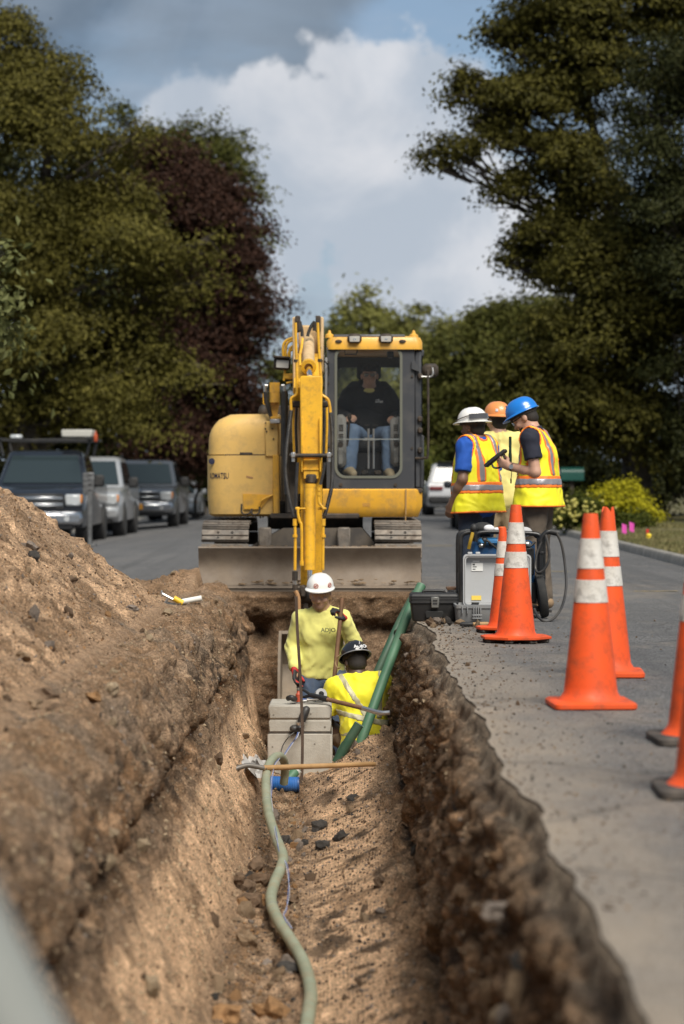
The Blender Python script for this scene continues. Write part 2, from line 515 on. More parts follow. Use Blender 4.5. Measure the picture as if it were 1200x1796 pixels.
SAND = np.array((.61, .40, .245)); TAN = np.array((.43, .288, .182)); BROWN = np.array((.225, .14, .08)); DARK = np.array((.055, .038, .026)); GREY = np.array((.20, .165, .13))
RUST = np.array((.23, .12, .055))

# ---- road
def asphalt_mat():
    m = bpy.data.materials.new('asphalt'); m.use_nodes = True
    nt = m.node_tree; N = nt.nodes; L = nt.links; b = N['Principled BSDF']
    b.inputs['Roughness'].default_value = .88; b.inputs['Specular IOR Level'].default_value = .3
    tc = N.new('ShaderNodeTexCoord'); dust = N.new('ShaderNodeAttribute'); dust.attribute_name = 'dust'
    def noise(sc, det, ro=.6, st=(1, 1, 1)):
        mp = N.new('ShaderNodeMapping'); L.new(tc.outputs['Object'], mp.inputs[0]); mp.inputs['Scale'].default_value = st
        t = N.new('ShaderNodeTexNoise'); L.new(mp.outputs[0], t.inputs['Vector'])
        t.inputs['Scale'].default_value = sc; t.inputs['Detail'].default_value = det; t.inputs['Roughness'].default_value = ro; return t.outputs[0]
    def mr(v, a, c, lo, hi):
        q = N.new('ShaderNodeMapRange'); L.new(v, q.inputs[0])
        for i, w in enumerate((a, c, lo, hi)): q.inputs[i + 1].default_value = w
        return q.outputs[0]
    def mix(f, a, c2):
        x = N.new('ShaderNodeMix'); x.data_type = 'RGBA'; L.new(f, x.inputs[0])
        for i, v in ((6, a), (7, c2)):
            if isinstance(v, tuple): x.inputs[i].default_value = (*v, 1)
            else: L.new(v, x.inputs[i])
        return x.outputs[2]
    vo = N.new('ShaderNodeTexVoronoi'); L.new(tc.outputs['Object'], vo.inputs['Vector']); vo.inputs['Scale'].default_value = 95
    sp = N.new('ShaderNodeSeparateColor'); L.new(vo.outputs['Color'], sp.inputs[0])
    c = mix(mr(sp.outputs[0], .2, 1, 0, 1), (.055, .056, .060), (.215, .21, .205))
    c = mix(mr(noise(1.3, 5), .35, .7, 0, .5), c, (.062, .064, .07))
    c = mix(mr(noise(.5, 4, .6, (1, .2, 1)), .45, .7, 0, .45), c, (.17, .165, .16))
    c = mix(mr(noise(7, 6, .7), .62, .75, 0, .5), c, (.035, .034, .034))
    a = N.new('ShaderNodeMath'); a.operation = 'MULTIPLY_ADD'; L.new(noise(2.6, 7, .65, (1, .45, 1)), a.inputs[0]); a.inputs[1].default_value = 1.5; L.new(dust.outputs['Fac'], a.inputs[2])
    c = mix(mr(a.outputs[0], .85, 1.9, 0, .85), c, (.33, .27, .205))
    vc = N.new('ShaderNodeTexVoronoi'); vc.feature = 'DISTANCE_TO_EDGE'; vc.inputs['Scale'].default_value = .42
    wv = N.new('ShaderNodeVectorMath'); wv.operation = 'MULTIPLY_ADD'; nz = N.new('ShaderNodeTexNoise'); L.new(tc.outputs['Object'], nz.inputs['Vector']); nz.inputs['Scale'].default_value = 2.2; nz.inputs['Detail'].default_value = 6
    L.new(nz.outputs['Color'], wv.inputs[0]); wv.inputs[1].default_value = (.5, .5, .5); L.new(tc.outputs['Object'], wv.inputs[2]); L.new(wv.outputs[0], vc.inputs['Vector'])
    c = mix(mr(vc.outputs['Distance'], .002, .009, .38, 0), c, (.03, .028, .026))
    c = mix(mr(noise(.9, 3, .5, (3.2, .06, 1)), .52, .68, 0, .35), c, (.05, .05, .052))
    L.new(c, b.inputs['Base Color'])
    bp = N.new('ShaderNodeBump'); bp.inputs['Strength'].default_value = .8; bp.inputs['Distance'].default_value = .008
    L.new(vo.outputs['Distance'], bp.inputs['Height']); L.new(bp.outputs[0], b.inputs['Normal'])
    return m
M_ASPH = asphalt_mat()
def kerb_r(y): return 4.40 + np.clip((np.asarray(y, float) - 30.8) * 0.008, -.2, .3)
KERB_L = -8.3
def build_road():
    V = []; F = []; D = []
    def grid(X, Y, Z, dust):
        o = len(V); n, k = X.shape
        V.extend(np.stack([X, Y, Z], -1).reshape(-1, 3)); D.extend(dust.ravel())
        i = np.arange(n - 1)[:, None]; j = np.arange(k - 1)[None]
        a = i * k + j + o
        F.extend(np.stack([a, a + 1, a + k + 1, a + k], -1).reshape(-1, 4))
    def dustf(X, Y):
        dr = 1.0 * np.exp(-np.clip(X - 0.6, 0, 9) / .45) * sstep(22.9, 22.0, Y)
        dl = np.exp(-np.clip(-1.5 - X, 0, 9) / .8) * sstep(26, 20, Y)
        return np.where(X > -.2, dr, dl) + .3 * np.exp(-((Y - 24) / 2.5) ** 2)
    ys = np.concatenate([np.linspace(Y0, 10, 120), np.linspace(10, Y1, 160)[1:]])
    t = np.concatenate([np.linspace(0, .3, 22), np.linspace(.3, 1, 14)[1:]])[None]
    er = edge_r(ys)[:, None] + .028; kr = kerb_r(ys)[:, None]
    X = er + (kr - er) * t; Y = np.repeat(ys[:, None], X.shape[1], 1); grid(X, Y, crown(X), dustf(X, Y))
    X = KERB_L + (-1.16 - KERB_L) * np.linspace(0, 1, 20)[None] + 0 * ys[:, None]; Y = np.repeat(ys[:, None], X.shape[1], 1); grid(X, Y, crown(X), dustf(X, Y))
    for (a, b, n) in ((Y1, 45, 30), (45, 420, 40), (-30, Y0, 12)):
        ys2 = np.linspace(a, b, n); u = np.linspace(0, 1, 40)[None]
        X = KERB_L + (kerb_r(ys2)[:, None] - KERB_L) * u; Y = np.repeat(ys2[:, None], X.shape[1], 1); grid(X, Y, crown(X), dustf(X, Y))
    o = np_mesh('road', V, F, M_ASPH, attrs={'dust': ('POINT', np.array(D))}); tag(o, kind='structure')
build_road()

# worn yellow utility paint on the asphalt
M_YPAINT = mat('worn_yellow_paint', (.42, .30, .10), .8, col2=(.12, .115, .10), nscale=22, namt=.9)
def paint_marks():
    for (px, py, d, w, l) in ((1150, 1036, 23.8, .46, .10), (975, 1002, 29.0, .34, .14), (770, 957, 40.8, .5, .25)):
        p = at(px, py, d); z = float(crown(p.x)) + .004
        m = MB(); pts = [(p.x - w / 2, p.y - l / 2), (p.x + w / 2, p.y - l / 2 + .03), (p.x + w / 2 - .02, p.y + l / 2 + .02), (p.x - w / 2 + .03, p.y + l / 2)]
        m.add([(a, b, z) for a, b in pts], [(0, 1, 2, 3)])
        tag(m.build('paint_mark', M_YPAINT), kind='structure')
paint_marks()

# ---- kerbs and verges
M_KERB = mat('kerb_concrete', (.20, .19, .175), .9, col2=(.28, .265, .24), nscale=3, namt=.6, bump=.5, bscale=50, dirt=(.09, .08, .06), dirt_amt=.6)
def build_kerbs():
    ys = np.concatenate([np.linspace(-20, 70, 46), np.linspace(80, 420, 12)])
    for side in (1, -1):
        m = MB()
        pr = [(0, -.05), (.02, .09), (.045, .115), (.15, .12), (.15, -.05)]
        n = len(pr)
        for y in ys:
            x0 = float(kerb_r(y)) if side > 0 else KERB_L
            for (a, b) in pr: m.v.append((x0 + side * a, y, b + float(crown(x0)) ))
        for i in range(len(ys) - 1):
            for k in range(n - 1):
                q = (i * n + k, (i + 1) * n + k, (i + 1) * n + k + 1, i * n + k + 1)
                m.f.append(q if side > 0 else q[::-1]); m.m.append(0)
        tag(m.build('kerb', M_KERB, fix=False), kind='structure')
build_kerbs()
M_LAWN = mat('lawn_soil', (.075, .075, .028), 1, col2=(.12, .10, .045), nscale=1.2, namt=.6, bump=.8, bscale=30)
def build_lawns():
    for side in (1, -1):
        ys = np.concatenate([np.linspace(-25, 100, 90), np.linspace(106, 600, 30)])[:, None]; u = np.concatenate([np.linspace(0, .04, 12), np.linspace(.045, 1, 40)])[None]
        x0 = (kerb_r(ys) + .148) if side > 0 else (KERB_L - .148) + 0 * ys
        X = x0 + side * 250 * u; Y = ys + 0 * u
        Z = .115 + crown(x0) + .03 * np.minimum((X - x0) * side, 1) + .08 * fbm(X * .3, Y * .3, 0, 3) * sstep(0, 2, (X - x0) * side)
        n, k = X.shape; i = np.arange(n - 1)[:, None]; j = np.arange(k - 1)[None]; a = i * k + j
        F = np.stack([a, a + 1, a + k + 1, a + k], -1).reshape(-1, 4)
        if side < 0: F = F[:, ::-1]
        tag(np_mesh('lawn' if side > 0 else 'verge', np.stack([X, Y, Z], -1).reshape(-1, 3), F, M_LAWN), kind='structure')
    # ground closing the view beyond the road end
    m = MB(); m.add([(-260, 415, -.3), (260, 415, -.3), (260, 900, 3), (-260, 900, 3)], [(0, 1, 2, 3)])
    tag(m.build('terrain', M_LAWN), kind='structure')
build_lawns()
def grass(name, x0f, y0, y1, w, n, col, seed):
    g = np.random.default_rng(seed)
    y = y0 * (y1 / y0) ** g.random(n); x = x0f(y) + w * g.random(n) ** 1.4
    z0 = .13 + crown(x0f(y)); h = (.035 + .05 * g.random(n)); a = g.random(n) * 6.28; wd = .006 + .006 * g.random(n)
    dx, dy = np.cos(a), np.sin(a); lx, ly = g.normal(0, .025, n), g.normal(0, .025, n)
    P0 = np.stack([x - dx * wd, y - dy * wd, z0], -1); P1 = np.stack([x + dx * wd, y + dy * wd, z0], -1); P2 = np.stack([x + lx, y + ly, z0 + h], -1)
    v = np.stack([P0, P1, P2], 1).reshape(-1, 3); f = np.arange(3 * n).reshape(-1, 3)
    tag(np_mesh(name, v, f, col, smooth=False), 'short dry green grass along the kerb', 'grass', kind='stuff')
M_GRASS = mat('grass_blade', (.10, .105, .03), .8, col2=(.17, .14, .055), nscale=1.5, namt=.7)
grass('grass', lambda y: kerb_r(y) + .13, 26, 66, 7.0, 60000, M_GRASS, 5)

# ---- trench and spoil heap: one profile swept along the road
YEND = 18.85
def build_trench():
    ys = []; y = Y0
    while y < Y1 - .02: ys.append(y); y += max(.020, .0025 * y)
    ys.append(Y1 + .02); ys = np.array(ys); n = len(ys)
    er = edge_r(ys)
    w = sstep(18.75, 19.35, ys)                      # the pit in front of the machine
    lo1 = perlin(ys * .8, 11.0, 2); lo2 = perlin(ys * 1.1, 31.0, 5); lo3 = perlin(ys * .7, 51.0, 9)
    O = np.ones(n)
    L = lambda a, b: a + (b - a) * w
    md = sstep(15.6, 16.8, ys) * sstep(18.7, 18.2, ys); fm = sstep(16.4, 17.4, ys) * sstep(18.9, 18.5, ys)
    keys = [
        (er + .11, -.012 * O), (er + .055, .0025 * O), (er + .028, .001 * O), (er + .012, -.020 * O), (er - .0, -.11 * O), (er - .055 + .02 * lo1, -.125 + .02 * lo2),
        (er - .075 + .03 * lo2, -.30 * O), (L(er - .14, er - .08) + .05 * lo1, L(-.62, -.7) + 0 * O), (L(.425, .52) + .06 * lo1, L(-.83, -.95) + .07 * lo3 + .08 * md), (L(.475, .53) + .05 * lo1, L(-.905, -1.0) + .06 * lo3 + .08 * md),
        (L(.16, .42) + .03 * lo2, L(-1.03, -1.3) + .02 * lo1 + .15 * md), (L(-.12, .33) * O, L(-1.15, -1.46) + .10 * md), (L(-.34, -.2) + .05 * lo3, L(-1.20, -1.48) + .09 * fm),
        (L(-.55, -.72) + .05 * lo3, L(-1.14, -1.44) + .07 * fm), (L(-.71, -.80) + .05 * lo2, L(-.80, -1.1) + .04 * lo1), (L(-.90, -.92) + .03 * lo1, -.455 + .06 * lo2),
        (-.945 + .03 * lo1, -.40 + .06 * lo2), (-.868 + .05 * lo2, -.33 + .06 * lo2), (-.97 + .03 * lo1, -.10 * O), (-1.04 + .03 * lo1, .035 * O), (-1.15 + .04 * lo3, .085 * O), (-1.30 * O, .11 * O)]
    ncol = 210
    KX = np.stack([k[0] for k in keys], 1); KZ = np.stack([k[1] for k in keys], 1)
    mX, mZ = KX.mean(0), KZ.mean(0)
    sl = np.concatenate([[0], np.cumsum(np.hypot(np.diff(mX), np.diff(mZ)))]); sl /= sl[-1]
    s = np.linspace(0, 1, ncol)
    ii = np.clip(np.searchsorted(sl, s, side='right') - 1, 0, len(sl) - 2); tt = (s - sl[ii]) / (sl[ii + 1] - sl[ii])
    X = KX[:, ii] * (1 - tt) + KX[:, ii + 1] * tt; Z = KZ[:, ii] * (1 - tt) + KZ[:, ii + 1] * tt
    for _ in range(3):
        X[:, 1:-1] = .25 * X[:, :-2] + .5 * X[:, 1:-1] + .25 * X[:, 2:]; Z[:, 1:-1] = .25 * Z[:, :-2] + .5 * Z[:, 1:-1] + .25 * Z[:, 2:]
    Y = np.repeat(ys[:, None], ncol, 1)
    # the heap columns, sharing the lip column
    hu = np.concatenate([np.linspace(0, 2.3, 118)[1:], np.linspace(2.3, 5.9, 60)[1:]])
    slope = .82
    HX = X[:, -1:] - hu[None]; HY = np.repeat(ys[:, None], len(hu), 1)
    toe = -1.33 - .06 * perlin(ys * .6, 71, 1)[:, None]
    pile = np.stack([.11 + slope * (toe - HX), slope * 1.02 * (YEND - HY) + .1 * perlin(HX * 1.2, HY * 1.2, 4) , 1.85 + .12 * perlin(HX, HY, 2) + 0 * HX, .11 + slope * (HX + 6.9)])
    k = .10
    H = -k * np.log(np.exp(-np.clip(pile, -3, 5) / k).sum(0))
    base = .10 * sstep(2.2, .5, hu)[None] * sstep(22.9, 22.3, HY) + np.where(hu[None] > .5, crown(HX) - .05, 0) * sstep(.5, 1.6, hu)[None]
    base = base + .10 * np.exp(-((HY - 21.9) / .7) ** 2 - ((HX + 1.55) / .45) ** 2) + .13 * np.exp(-((HY - 22.3) / .45) ** 2 - ((HX + 1.25) / .25) ** 2)
    base = base - .16 * sstep(20.0, 23.2, HY) * sstep(.25, 1.6, hu)[None]
    HZ_ = np.maximum(H, base) + .04 * np.exp(-np.abs(H - base) / .06)
    TX, TY, TZ = np.concatenate([X, HX], 1), np.concatenate([Y, HY], 1), np.concatenate([Z, HZ_], 1)
    # displacement along the normal
    P = np.stack([TX, TY, TZ], -1)
    du = np.gradient(P, axis=1); dv = np.gradient(P, axis=0)
    Nn = np.cross(dv, du); Nn /= np.linalg.norm(Nn, axis=-1, keepdims=True) + 1e-9   # into the open air
    Nn = -Nn if Nn[n // 2, ncol // 2, 2] < 0 else Nn
    sall = np.concatenate([s, 1 + hu / 2])[None]
    rw = sstep(.02, .06, sall) * sstep(.37, .31, sall)                 # right wall
    lw = sstep(.70, .76, sall) * sstep(1.02, .96, sall)               # left wall and lip
    fl = sstep(.44, .49, sall) * sstep(.60, .55, sall)                # floor
    slo = sstep(.30, .36, sall) * sstep(.48, .42, sall) + sstep(.57, .62, sall) * sstep(.75, .70, sall)
    hp = sstep(1.0, 1.06, sall)
    f1 = fbm(TX * 3.2, TY * 2.4, TZ * 3.2, 3); f2 = fbm(TX * 11, TY * 9, TZ * 11, 4, .55); rg = fbm(TX * 6, TY * 4.5, TZ * 7, 3, .5, True); f3 = fbm(TX * 30, TY * 26, TZ * 30, 2)
    w1, i1 = worley(TX * 6.5 + .5 * f1, TY * 5 + .5 * f2, TZ * 7); w2, i2 = worley(TX * 15 + .5 * f2, TY * 12, TZ * 15); w3, i3 = worley(TX * 32, TY * 26, TZ * 32)
    l1 = np.clip(.62 - w1, -.2, 1) * (.35 + i1); l2 = np.clip(.6 - w2, -.2, 1) * (.3 + i2); l3 = np.clip(.55 - w3, -.1, 1) * (i3 > .45)
    cl = np.clip(fbm(TX * 17, TY * 14, TZ * 17, 2, .5) - .18, 0, 1)   # clods stuck on the surface
    gul = fbm(TY * 5.5 + .6 * f1, TX * .8, TZ * .8, 3)                # runnels down the slopes
    strata = perlin(TZ * 13 + .8 * f1, TY * .5, TX * .5)
    patch = sstep(-.15, .35, fbm(TX * 1.4 + 9, TY * 1.1, TZ * 1.4, 3))
    wallamp = .050 * f1 + .060 * rg + .040 * l1 + .042 * l2 + .034 * f2 + .014 * strata + .018 * l3 + .012 * f3
    ptl = .35 + .65 * sstep(-.3, .4, fbm(TX * 2 + 3, TY * 1.2, TZ * 2, 2))
    lwamp = .050 * f1 + .030 * rg + ptl * (.045 * l1 + .034 * l2 + .014 * l3) + .020 * f2 + .016 * strata + .007 * f3
    amp = (rw * wallamp * (.8 + .2 * ptl) + lw * lwamp
           + fl * (.02 * f1 + .010 * f2 + .055 * l2 + .022 * l3 + .006 * f3) + slo * (.02 * f1 + .007 * gul + .006 * f2 + patch * (.030 * l2 + .014 * l3) + .004 * f3)
           + hp * (.045 * f1 + .012 * f2 + patch * (.060 * l1 + .045 * l2) + .018 * l3 + .006 * f3 + .018 * fbm(TY * 3 + TX, TX * .9, TZ, 3)))
    amp *= sstep(.018, .07, sall)
    P = P + Nn * amp[..., None]
        # which soil; undercut and wall creases also get painted shade
    z = P[..., 2]; dz = np.zeros_like(z)
    mixc = lambda a, b, t: a + (b - a) * np.clip(t, 0, 1)[..., None]
    C = np.broadcast_to(TAN, P.shape).copy()
    q1 = fbm(TX * 1.7, TY * 1.3, TZ * 2.2, 4); q2 = fbm(TX * 5, TY * 4, TZ * 5, 4); q3 = fbm(TX * 14, TY * 11, TZ * 14, 3)
    wall = np.clip(rw + lw, 0, 1)
    wc = mixc(np.broadcast_to(BROWN, P.shape), TAN * .85, sstep(-.1, .5, q1 + .4 * q2)); wc = mixc(wc, DARK, sstep(.1, .45, q2 - .1)); wc = mixc(wc, RUST, sstep(.15, .5, -q1 + .3 * q3) * .7); wc = mixc(wc, DARK * 1.5, sstep(.25, -.05, l1) * .55); wc = mixc(wc, GREY * .8, sstep(-.16, -.08, z) * .55 * rw)  # creases between the wall lumps darkened, shade put into the colour
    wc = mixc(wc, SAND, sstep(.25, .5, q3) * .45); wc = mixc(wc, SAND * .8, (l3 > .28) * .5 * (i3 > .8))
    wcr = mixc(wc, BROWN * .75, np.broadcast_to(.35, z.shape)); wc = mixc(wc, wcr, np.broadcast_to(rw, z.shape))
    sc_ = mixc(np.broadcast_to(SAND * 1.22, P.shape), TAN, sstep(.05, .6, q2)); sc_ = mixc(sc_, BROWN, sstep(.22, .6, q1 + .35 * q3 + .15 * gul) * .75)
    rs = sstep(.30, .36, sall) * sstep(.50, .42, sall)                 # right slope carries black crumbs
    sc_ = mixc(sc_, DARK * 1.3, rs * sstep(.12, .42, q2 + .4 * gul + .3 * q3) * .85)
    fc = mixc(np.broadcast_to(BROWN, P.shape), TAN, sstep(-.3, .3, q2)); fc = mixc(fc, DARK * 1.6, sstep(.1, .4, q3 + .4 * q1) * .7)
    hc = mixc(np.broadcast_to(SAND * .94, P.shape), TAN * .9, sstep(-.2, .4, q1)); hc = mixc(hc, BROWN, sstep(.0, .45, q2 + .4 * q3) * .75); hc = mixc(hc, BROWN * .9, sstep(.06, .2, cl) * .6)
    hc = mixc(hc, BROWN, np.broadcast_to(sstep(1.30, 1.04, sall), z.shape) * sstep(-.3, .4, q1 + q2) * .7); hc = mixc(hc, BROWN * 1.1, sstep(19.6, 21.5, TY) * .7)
    C = mixc(C, sc_, np.broadcast_to(slo, z.shape)); C = mixc(C, fc, np.broadcast_to(fl, z.shape)); C = mixc(C, wc, np.broadcast_to(wall, z.shape)); C = mixc(C, hc, np.broadcast_to(hp, z.shape)); und_shade = sstep(.70, .735, sall) * sstep(.79, .755, sall); C = mixc(C, DARK * 1.6, np.broadcast_to(und_shade, z.shape) * sstep(-.3, .4, q1 + q2) * .4)  # overhang shadow painted dark below the left wall
    lip = sstep(.86, .92, sall) * sstep(1.10, 1.0, sall)
    C = mixc(C, mixc(np.broadcast_to(BROWN * 1.25, P.shape), TAN * .85, sstep(-.3, .3, q2 + .5 * q3)), np.broadcast_to(lip, z.shape) * .6); C = mixc(C, GREY * .9, np.broadcast_to(lip, z.shape) * sstep(.1, .4, q1) * .5)
    C = mixc(C, np.array((.075, .07, .065)), np.broadcast_to(sstep(.075, .05, sall), z.shape) * sstep(-.1, .25, q2) * .5); C = mixc(C, np.array((.29, .235, .175)), np.broadcast_to(sstep(.058, .036, sall), z.shape) * .85)
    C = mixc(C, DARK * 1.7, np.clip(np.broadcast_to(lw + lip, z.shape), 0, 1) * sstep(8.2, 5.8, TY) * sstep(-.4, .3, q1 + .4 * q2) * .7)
    def emit(name, c0, c1):
        p = P[:, c0:c1].reshape(-1, 3); k = c1 - c0
        i = np.arange(n - 1)[:, None]; j = np.arange(k - 1)[None]; a = i * k + j
        f = np.stack([a, a + k, a + k + 1, a + 1], -1).reshape(-1, 4)
        o = np_mesh(name, p, f, M_SOIL, attrs={'soil': ('POINT', C[:, c0:c1].reshape(-1, 3))}); tag(o, kind='structure'); return o
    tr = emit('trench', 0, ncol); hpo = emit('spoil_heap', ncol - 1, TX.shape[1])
    return tr, hpo, P, Nn, ys, ncol, C
TRENCH, HEAP, TP, TN, TYS, TNC, TC = build_trench()
def soil_z(x, y):
    """height of the trench or heap surface under (x, y), from above"""
    i = int(np.clip(np.searchsorted(TYS, y), 1, len(TYS) - 1)); row = TP[i]
    j = np.argmin(np.abs(row[:, 0] - x) - .15 * row[:, 2] * (np.abs(row[:, 0] - x) < .03)); return float(row[j, 2])

def build_end_walls():
    # far wall, under the blade
    xs = np.linspace(-1.25, .95, 150); zs = np.linspace(-1.62, .03, 120)
    X, Z = np.meshgrid(xs, zs); Y = np.full_like(X, Y1 - .02) + .10 * sstep(-.2, -1.4, Z) * -1
    f1 = fbm(X * 2.5, Z * 3, 7.0, 4); f2 = fbm(X * 9, Z * 10, 3.0, 4, .55); st = perlin(Z * 10, X * .8, 5)
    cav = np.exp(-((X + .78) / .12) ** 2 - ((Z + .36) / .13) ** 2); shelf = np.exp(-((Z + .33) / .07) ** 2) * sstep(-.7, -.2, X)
    Y = Y - (.05 * f1 + .02 * f2 + .015 * st) + .22 * cav + .07 * shelf - .05 * sstep(-.30, -.12, Z)
    Y = np.where(Z > .0, Y + .25 * (Z / .03), Y)
    mixc = lambda a, b, t: a + (b - a) * np.clip(t, 0, 1)[..., None]
    C = mixc(np.broadcast_to(TAN * .78, (*X.shape, 3)), BROWN, sstep(-.1, .5, f1 + .3 * f2)); C = mixc(C, BROWN * .8, sstep(-.42, -.25, Z + .05 * f1) * .9); C = mixc(C, DARK * 1.3, (shelf + cav) * .75)  # hollow and shelf painted dark for the shade inside them
    C = mixc(C, TAN * .7, sstep(.15, .5, f2) * .5)
    n, k = X.shape; i = np.arange(n - 1)[:, None]; j = np.arange(k - 1)[None]; a = i * k + j
    f = np.stack([a, a + 1, a + k + 1, a + k], -1).reshape(-1, 4)
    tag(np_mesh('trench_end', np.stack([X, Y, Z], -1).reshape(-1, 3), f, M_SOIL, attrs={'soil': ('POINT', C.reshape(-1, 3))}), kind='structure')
    # near end: plain earth face closing the trench behind the camera's feet
    row = TP[0, 6:TNC]; top = row.copy(); top[:, 2] = np.maximum(.02, row[:, 2] + .01)
    v = np.concatenate([row, top]); m = len(row); a = np.arange(m - 1)
    f = np.stack([a, a + 1, m + a + 1, m + a], -1)
    tag(np_mesh('trench_end', v, f, M_SOIL, attrs={'soil': ('POINT', np.broadcast_to(BROWN, (2 * m, 3)))}), kind='structure')
build_end_walls()

# ---- stones and clods
ICO = None
def rock_shapes():
    out = []
    for k in range(7):
        bm = bmesh.new(); bmesh.ops.create_icosphere(bm, subdivisions=1 if k < 4 else 2, radius=1)
        v = np.array([x.co[:] for x in bm.verts]); f = np.array([[q.index for q in x.verts] for x in bm.faces]); bm.free()
        g = np.random.default_rng(40 + k)
        d = 1 + .55 * perlin(v[:, 0] * 1.3 + k * 9, v[:, 1] * 1.3, v[:, 2] * 1.3) + .22 * perlin(v[:, 0] * 3 + k, v[:, 1] * 3, v[:, 2] * 3)
        d = d + .12 * g.normal(size=len(v)) * (k > 3)
        v = v * d[:, None] * np.array((1, .62 + .3 * g.random(), .45 + .3 * g.random()))
        out.append((v, f))
    return out
ROCKS = rock_shapes()
STONE_COLS = [(.27, .19, .12), (.38, .29, .19), (.15, .10, .065), (.055, .05, .046), (.22, .18, .15), (.30, .17, .08)]
M_STONE = [mat('stone_%d' % i, c, .95, col2=tuple(q * .6 for q in c), nscale=30, namt=.7, bump=.7, bscale=55, spec=.2) for i, c in enumerate(STONE_COLS)]
def scatter():
    g = np.random.default_rng(21)
    n, k = TP.shape[:2]
    meshes = {}
    for si in range(7):
        for ci in range(6):
            me = bpy.data.meshes.new('stone'); v, f = ROCKS[si]; me.from_pydata(v.tolist(), [], f.tolist()); me.materials.append(M_STONE[ci])
            me.polygons.foreach_set('use_smooth', np.full(len(f), False)); meshes[(si, ci)] = me
    su = np.concatenate([np.linspace(0, 1, TNC), 1 + np.concatenate([np.linspace(0, 2.3, 118)[1:], np.linspace(2.3, 5.9, 60)[1:]]) / 2])
    def pick(num, zone, ylo, yhi):
        cols = np.where((su >= zone[0]) & (su <= zone[1]))[0]; rows = np.where((TYS >= ylo) & (TYS <= yhi))[0]
        return g.choice(rows, num), g.choice(cols, num)
    zones = [('spoil_heap', (1.03, 2.2), 5, 22, 190, 23000, (0, 1, 2, 2, 4, 5, 2)), ('trench', (.47, .57), 8.5, 17.6, 95, 6500, (2, 2, 3, 0, 0, 4, 5, 1)), ('trench', (.32, .47), 8, 18.7, 34, 6500, (3, 2, 2, 4, 0)),
             ('trench', (.57, .73), 7, 18.7, 25, 3600, (2, 1, 0, 1)), ('trench', (.08, .30), 5, 19, 60, 4200, (2, 0, 4, 3, 1)), ('trench', (.74, 1.0), 5, 20, 70, 7000, (0, 1, 2, 4, 1))]
    for (nm, zone, ylo, yhi, nbig, nsm, cols) in zones:
        par = HEAP if nm == 'spoil_heap' else TRENCH
        r, c = pick(nbig * 6, zone, ylo, yhi); pp = TP[r, c]; o_ = np.argsort(-fbm(pp[:, 0] * 2.5, pp[:, 1] * 1.6, pp[:, 2], 2) - .35 * g.random(len(r)))[:nbig * 2]; o_ = g.choice(o_, nbig, replace=False); r, c = r[o_], c[o_]
        for a, b in zip(r, c):
            size = .016 + .042 * g.random() ** 2.4
            if nm == 'trench' and zone[0] == .47: size *= 1.35
            ci = int(g.choice(cols)); o = bpy.data.objects.new('stone' if ci in (1, 3, 4) else 'clod', meshes[(int(g.integers(0, 7)), ci)]); COL.objects.link(o)
            p = TP[a, b] + TN[a, b] * size * .22
            o.location = p; o.rotation_euler = g.random(3) * 6.28; o.scale = (size, size, size); o.parent = par
        r, c = pick(nsm, zone, ylo, yhi)
        size = (.0035 + .011 * g.random(nsm) ** 3)[:, None, None] * (.75 + .02 * TYS[r])[:, None, None]
        v, f = ROCKS[0]; v = v[:, :]
        q = g.normal(size=(nsm, 4)); q /= np.linalg.norm(q, axis=1)[:, None]; w, x, y, z = q.T
        Rm = np.stack([np.stack([1 - 2 * (y * y + z * z), 2 * (x * y - z * w), 2 * (x * z + y * w)], -1), np.stack([2 * (x * y + z * w), 1 - 2 * (x * x + z * z), 2 * (y * z - x * w)], -1), np.stack([2 * (x * z - y * w), 2 * (y * z + x * w), 1 - 2 * (x * x + y * y)], -1)], 1)
        oc = np.array([(1, 0, 0), (-1, 0, 0), (0, .7, 0), (0, -.7, 0), (0, 0, .55), (0, 0, -.55)]) ; of = np.array([(0, 2, 4), (2, 1, 4), (1, 3, 4), (3, 0, 4), (2, 0, 5), (1, 2, 5), (3, 1, 5), (0, 3, 5)])
        oc = oc[None] * (1 + .3 * g.normal(size=(nsm, 6, 1)))
        V = np.einsum('nij,nkj->nki', Rm, oc) * size + (TP[r, c] + TN[r, c] * size[:, :, 0] * .3)[:, None]
        F = (of[None] + (np.arange(nsm) * 6)[:, None, None]).reshape(-1, 3)
        mi = np.repeat(g.choice(cols, nsm), 8)
        o = np_mesh('gravel', V.reshape(-1, 3), F, M_STONE, parent=par, smooth=False, mi=mi, local=True); tag(o, kind='stuff')
scatter()
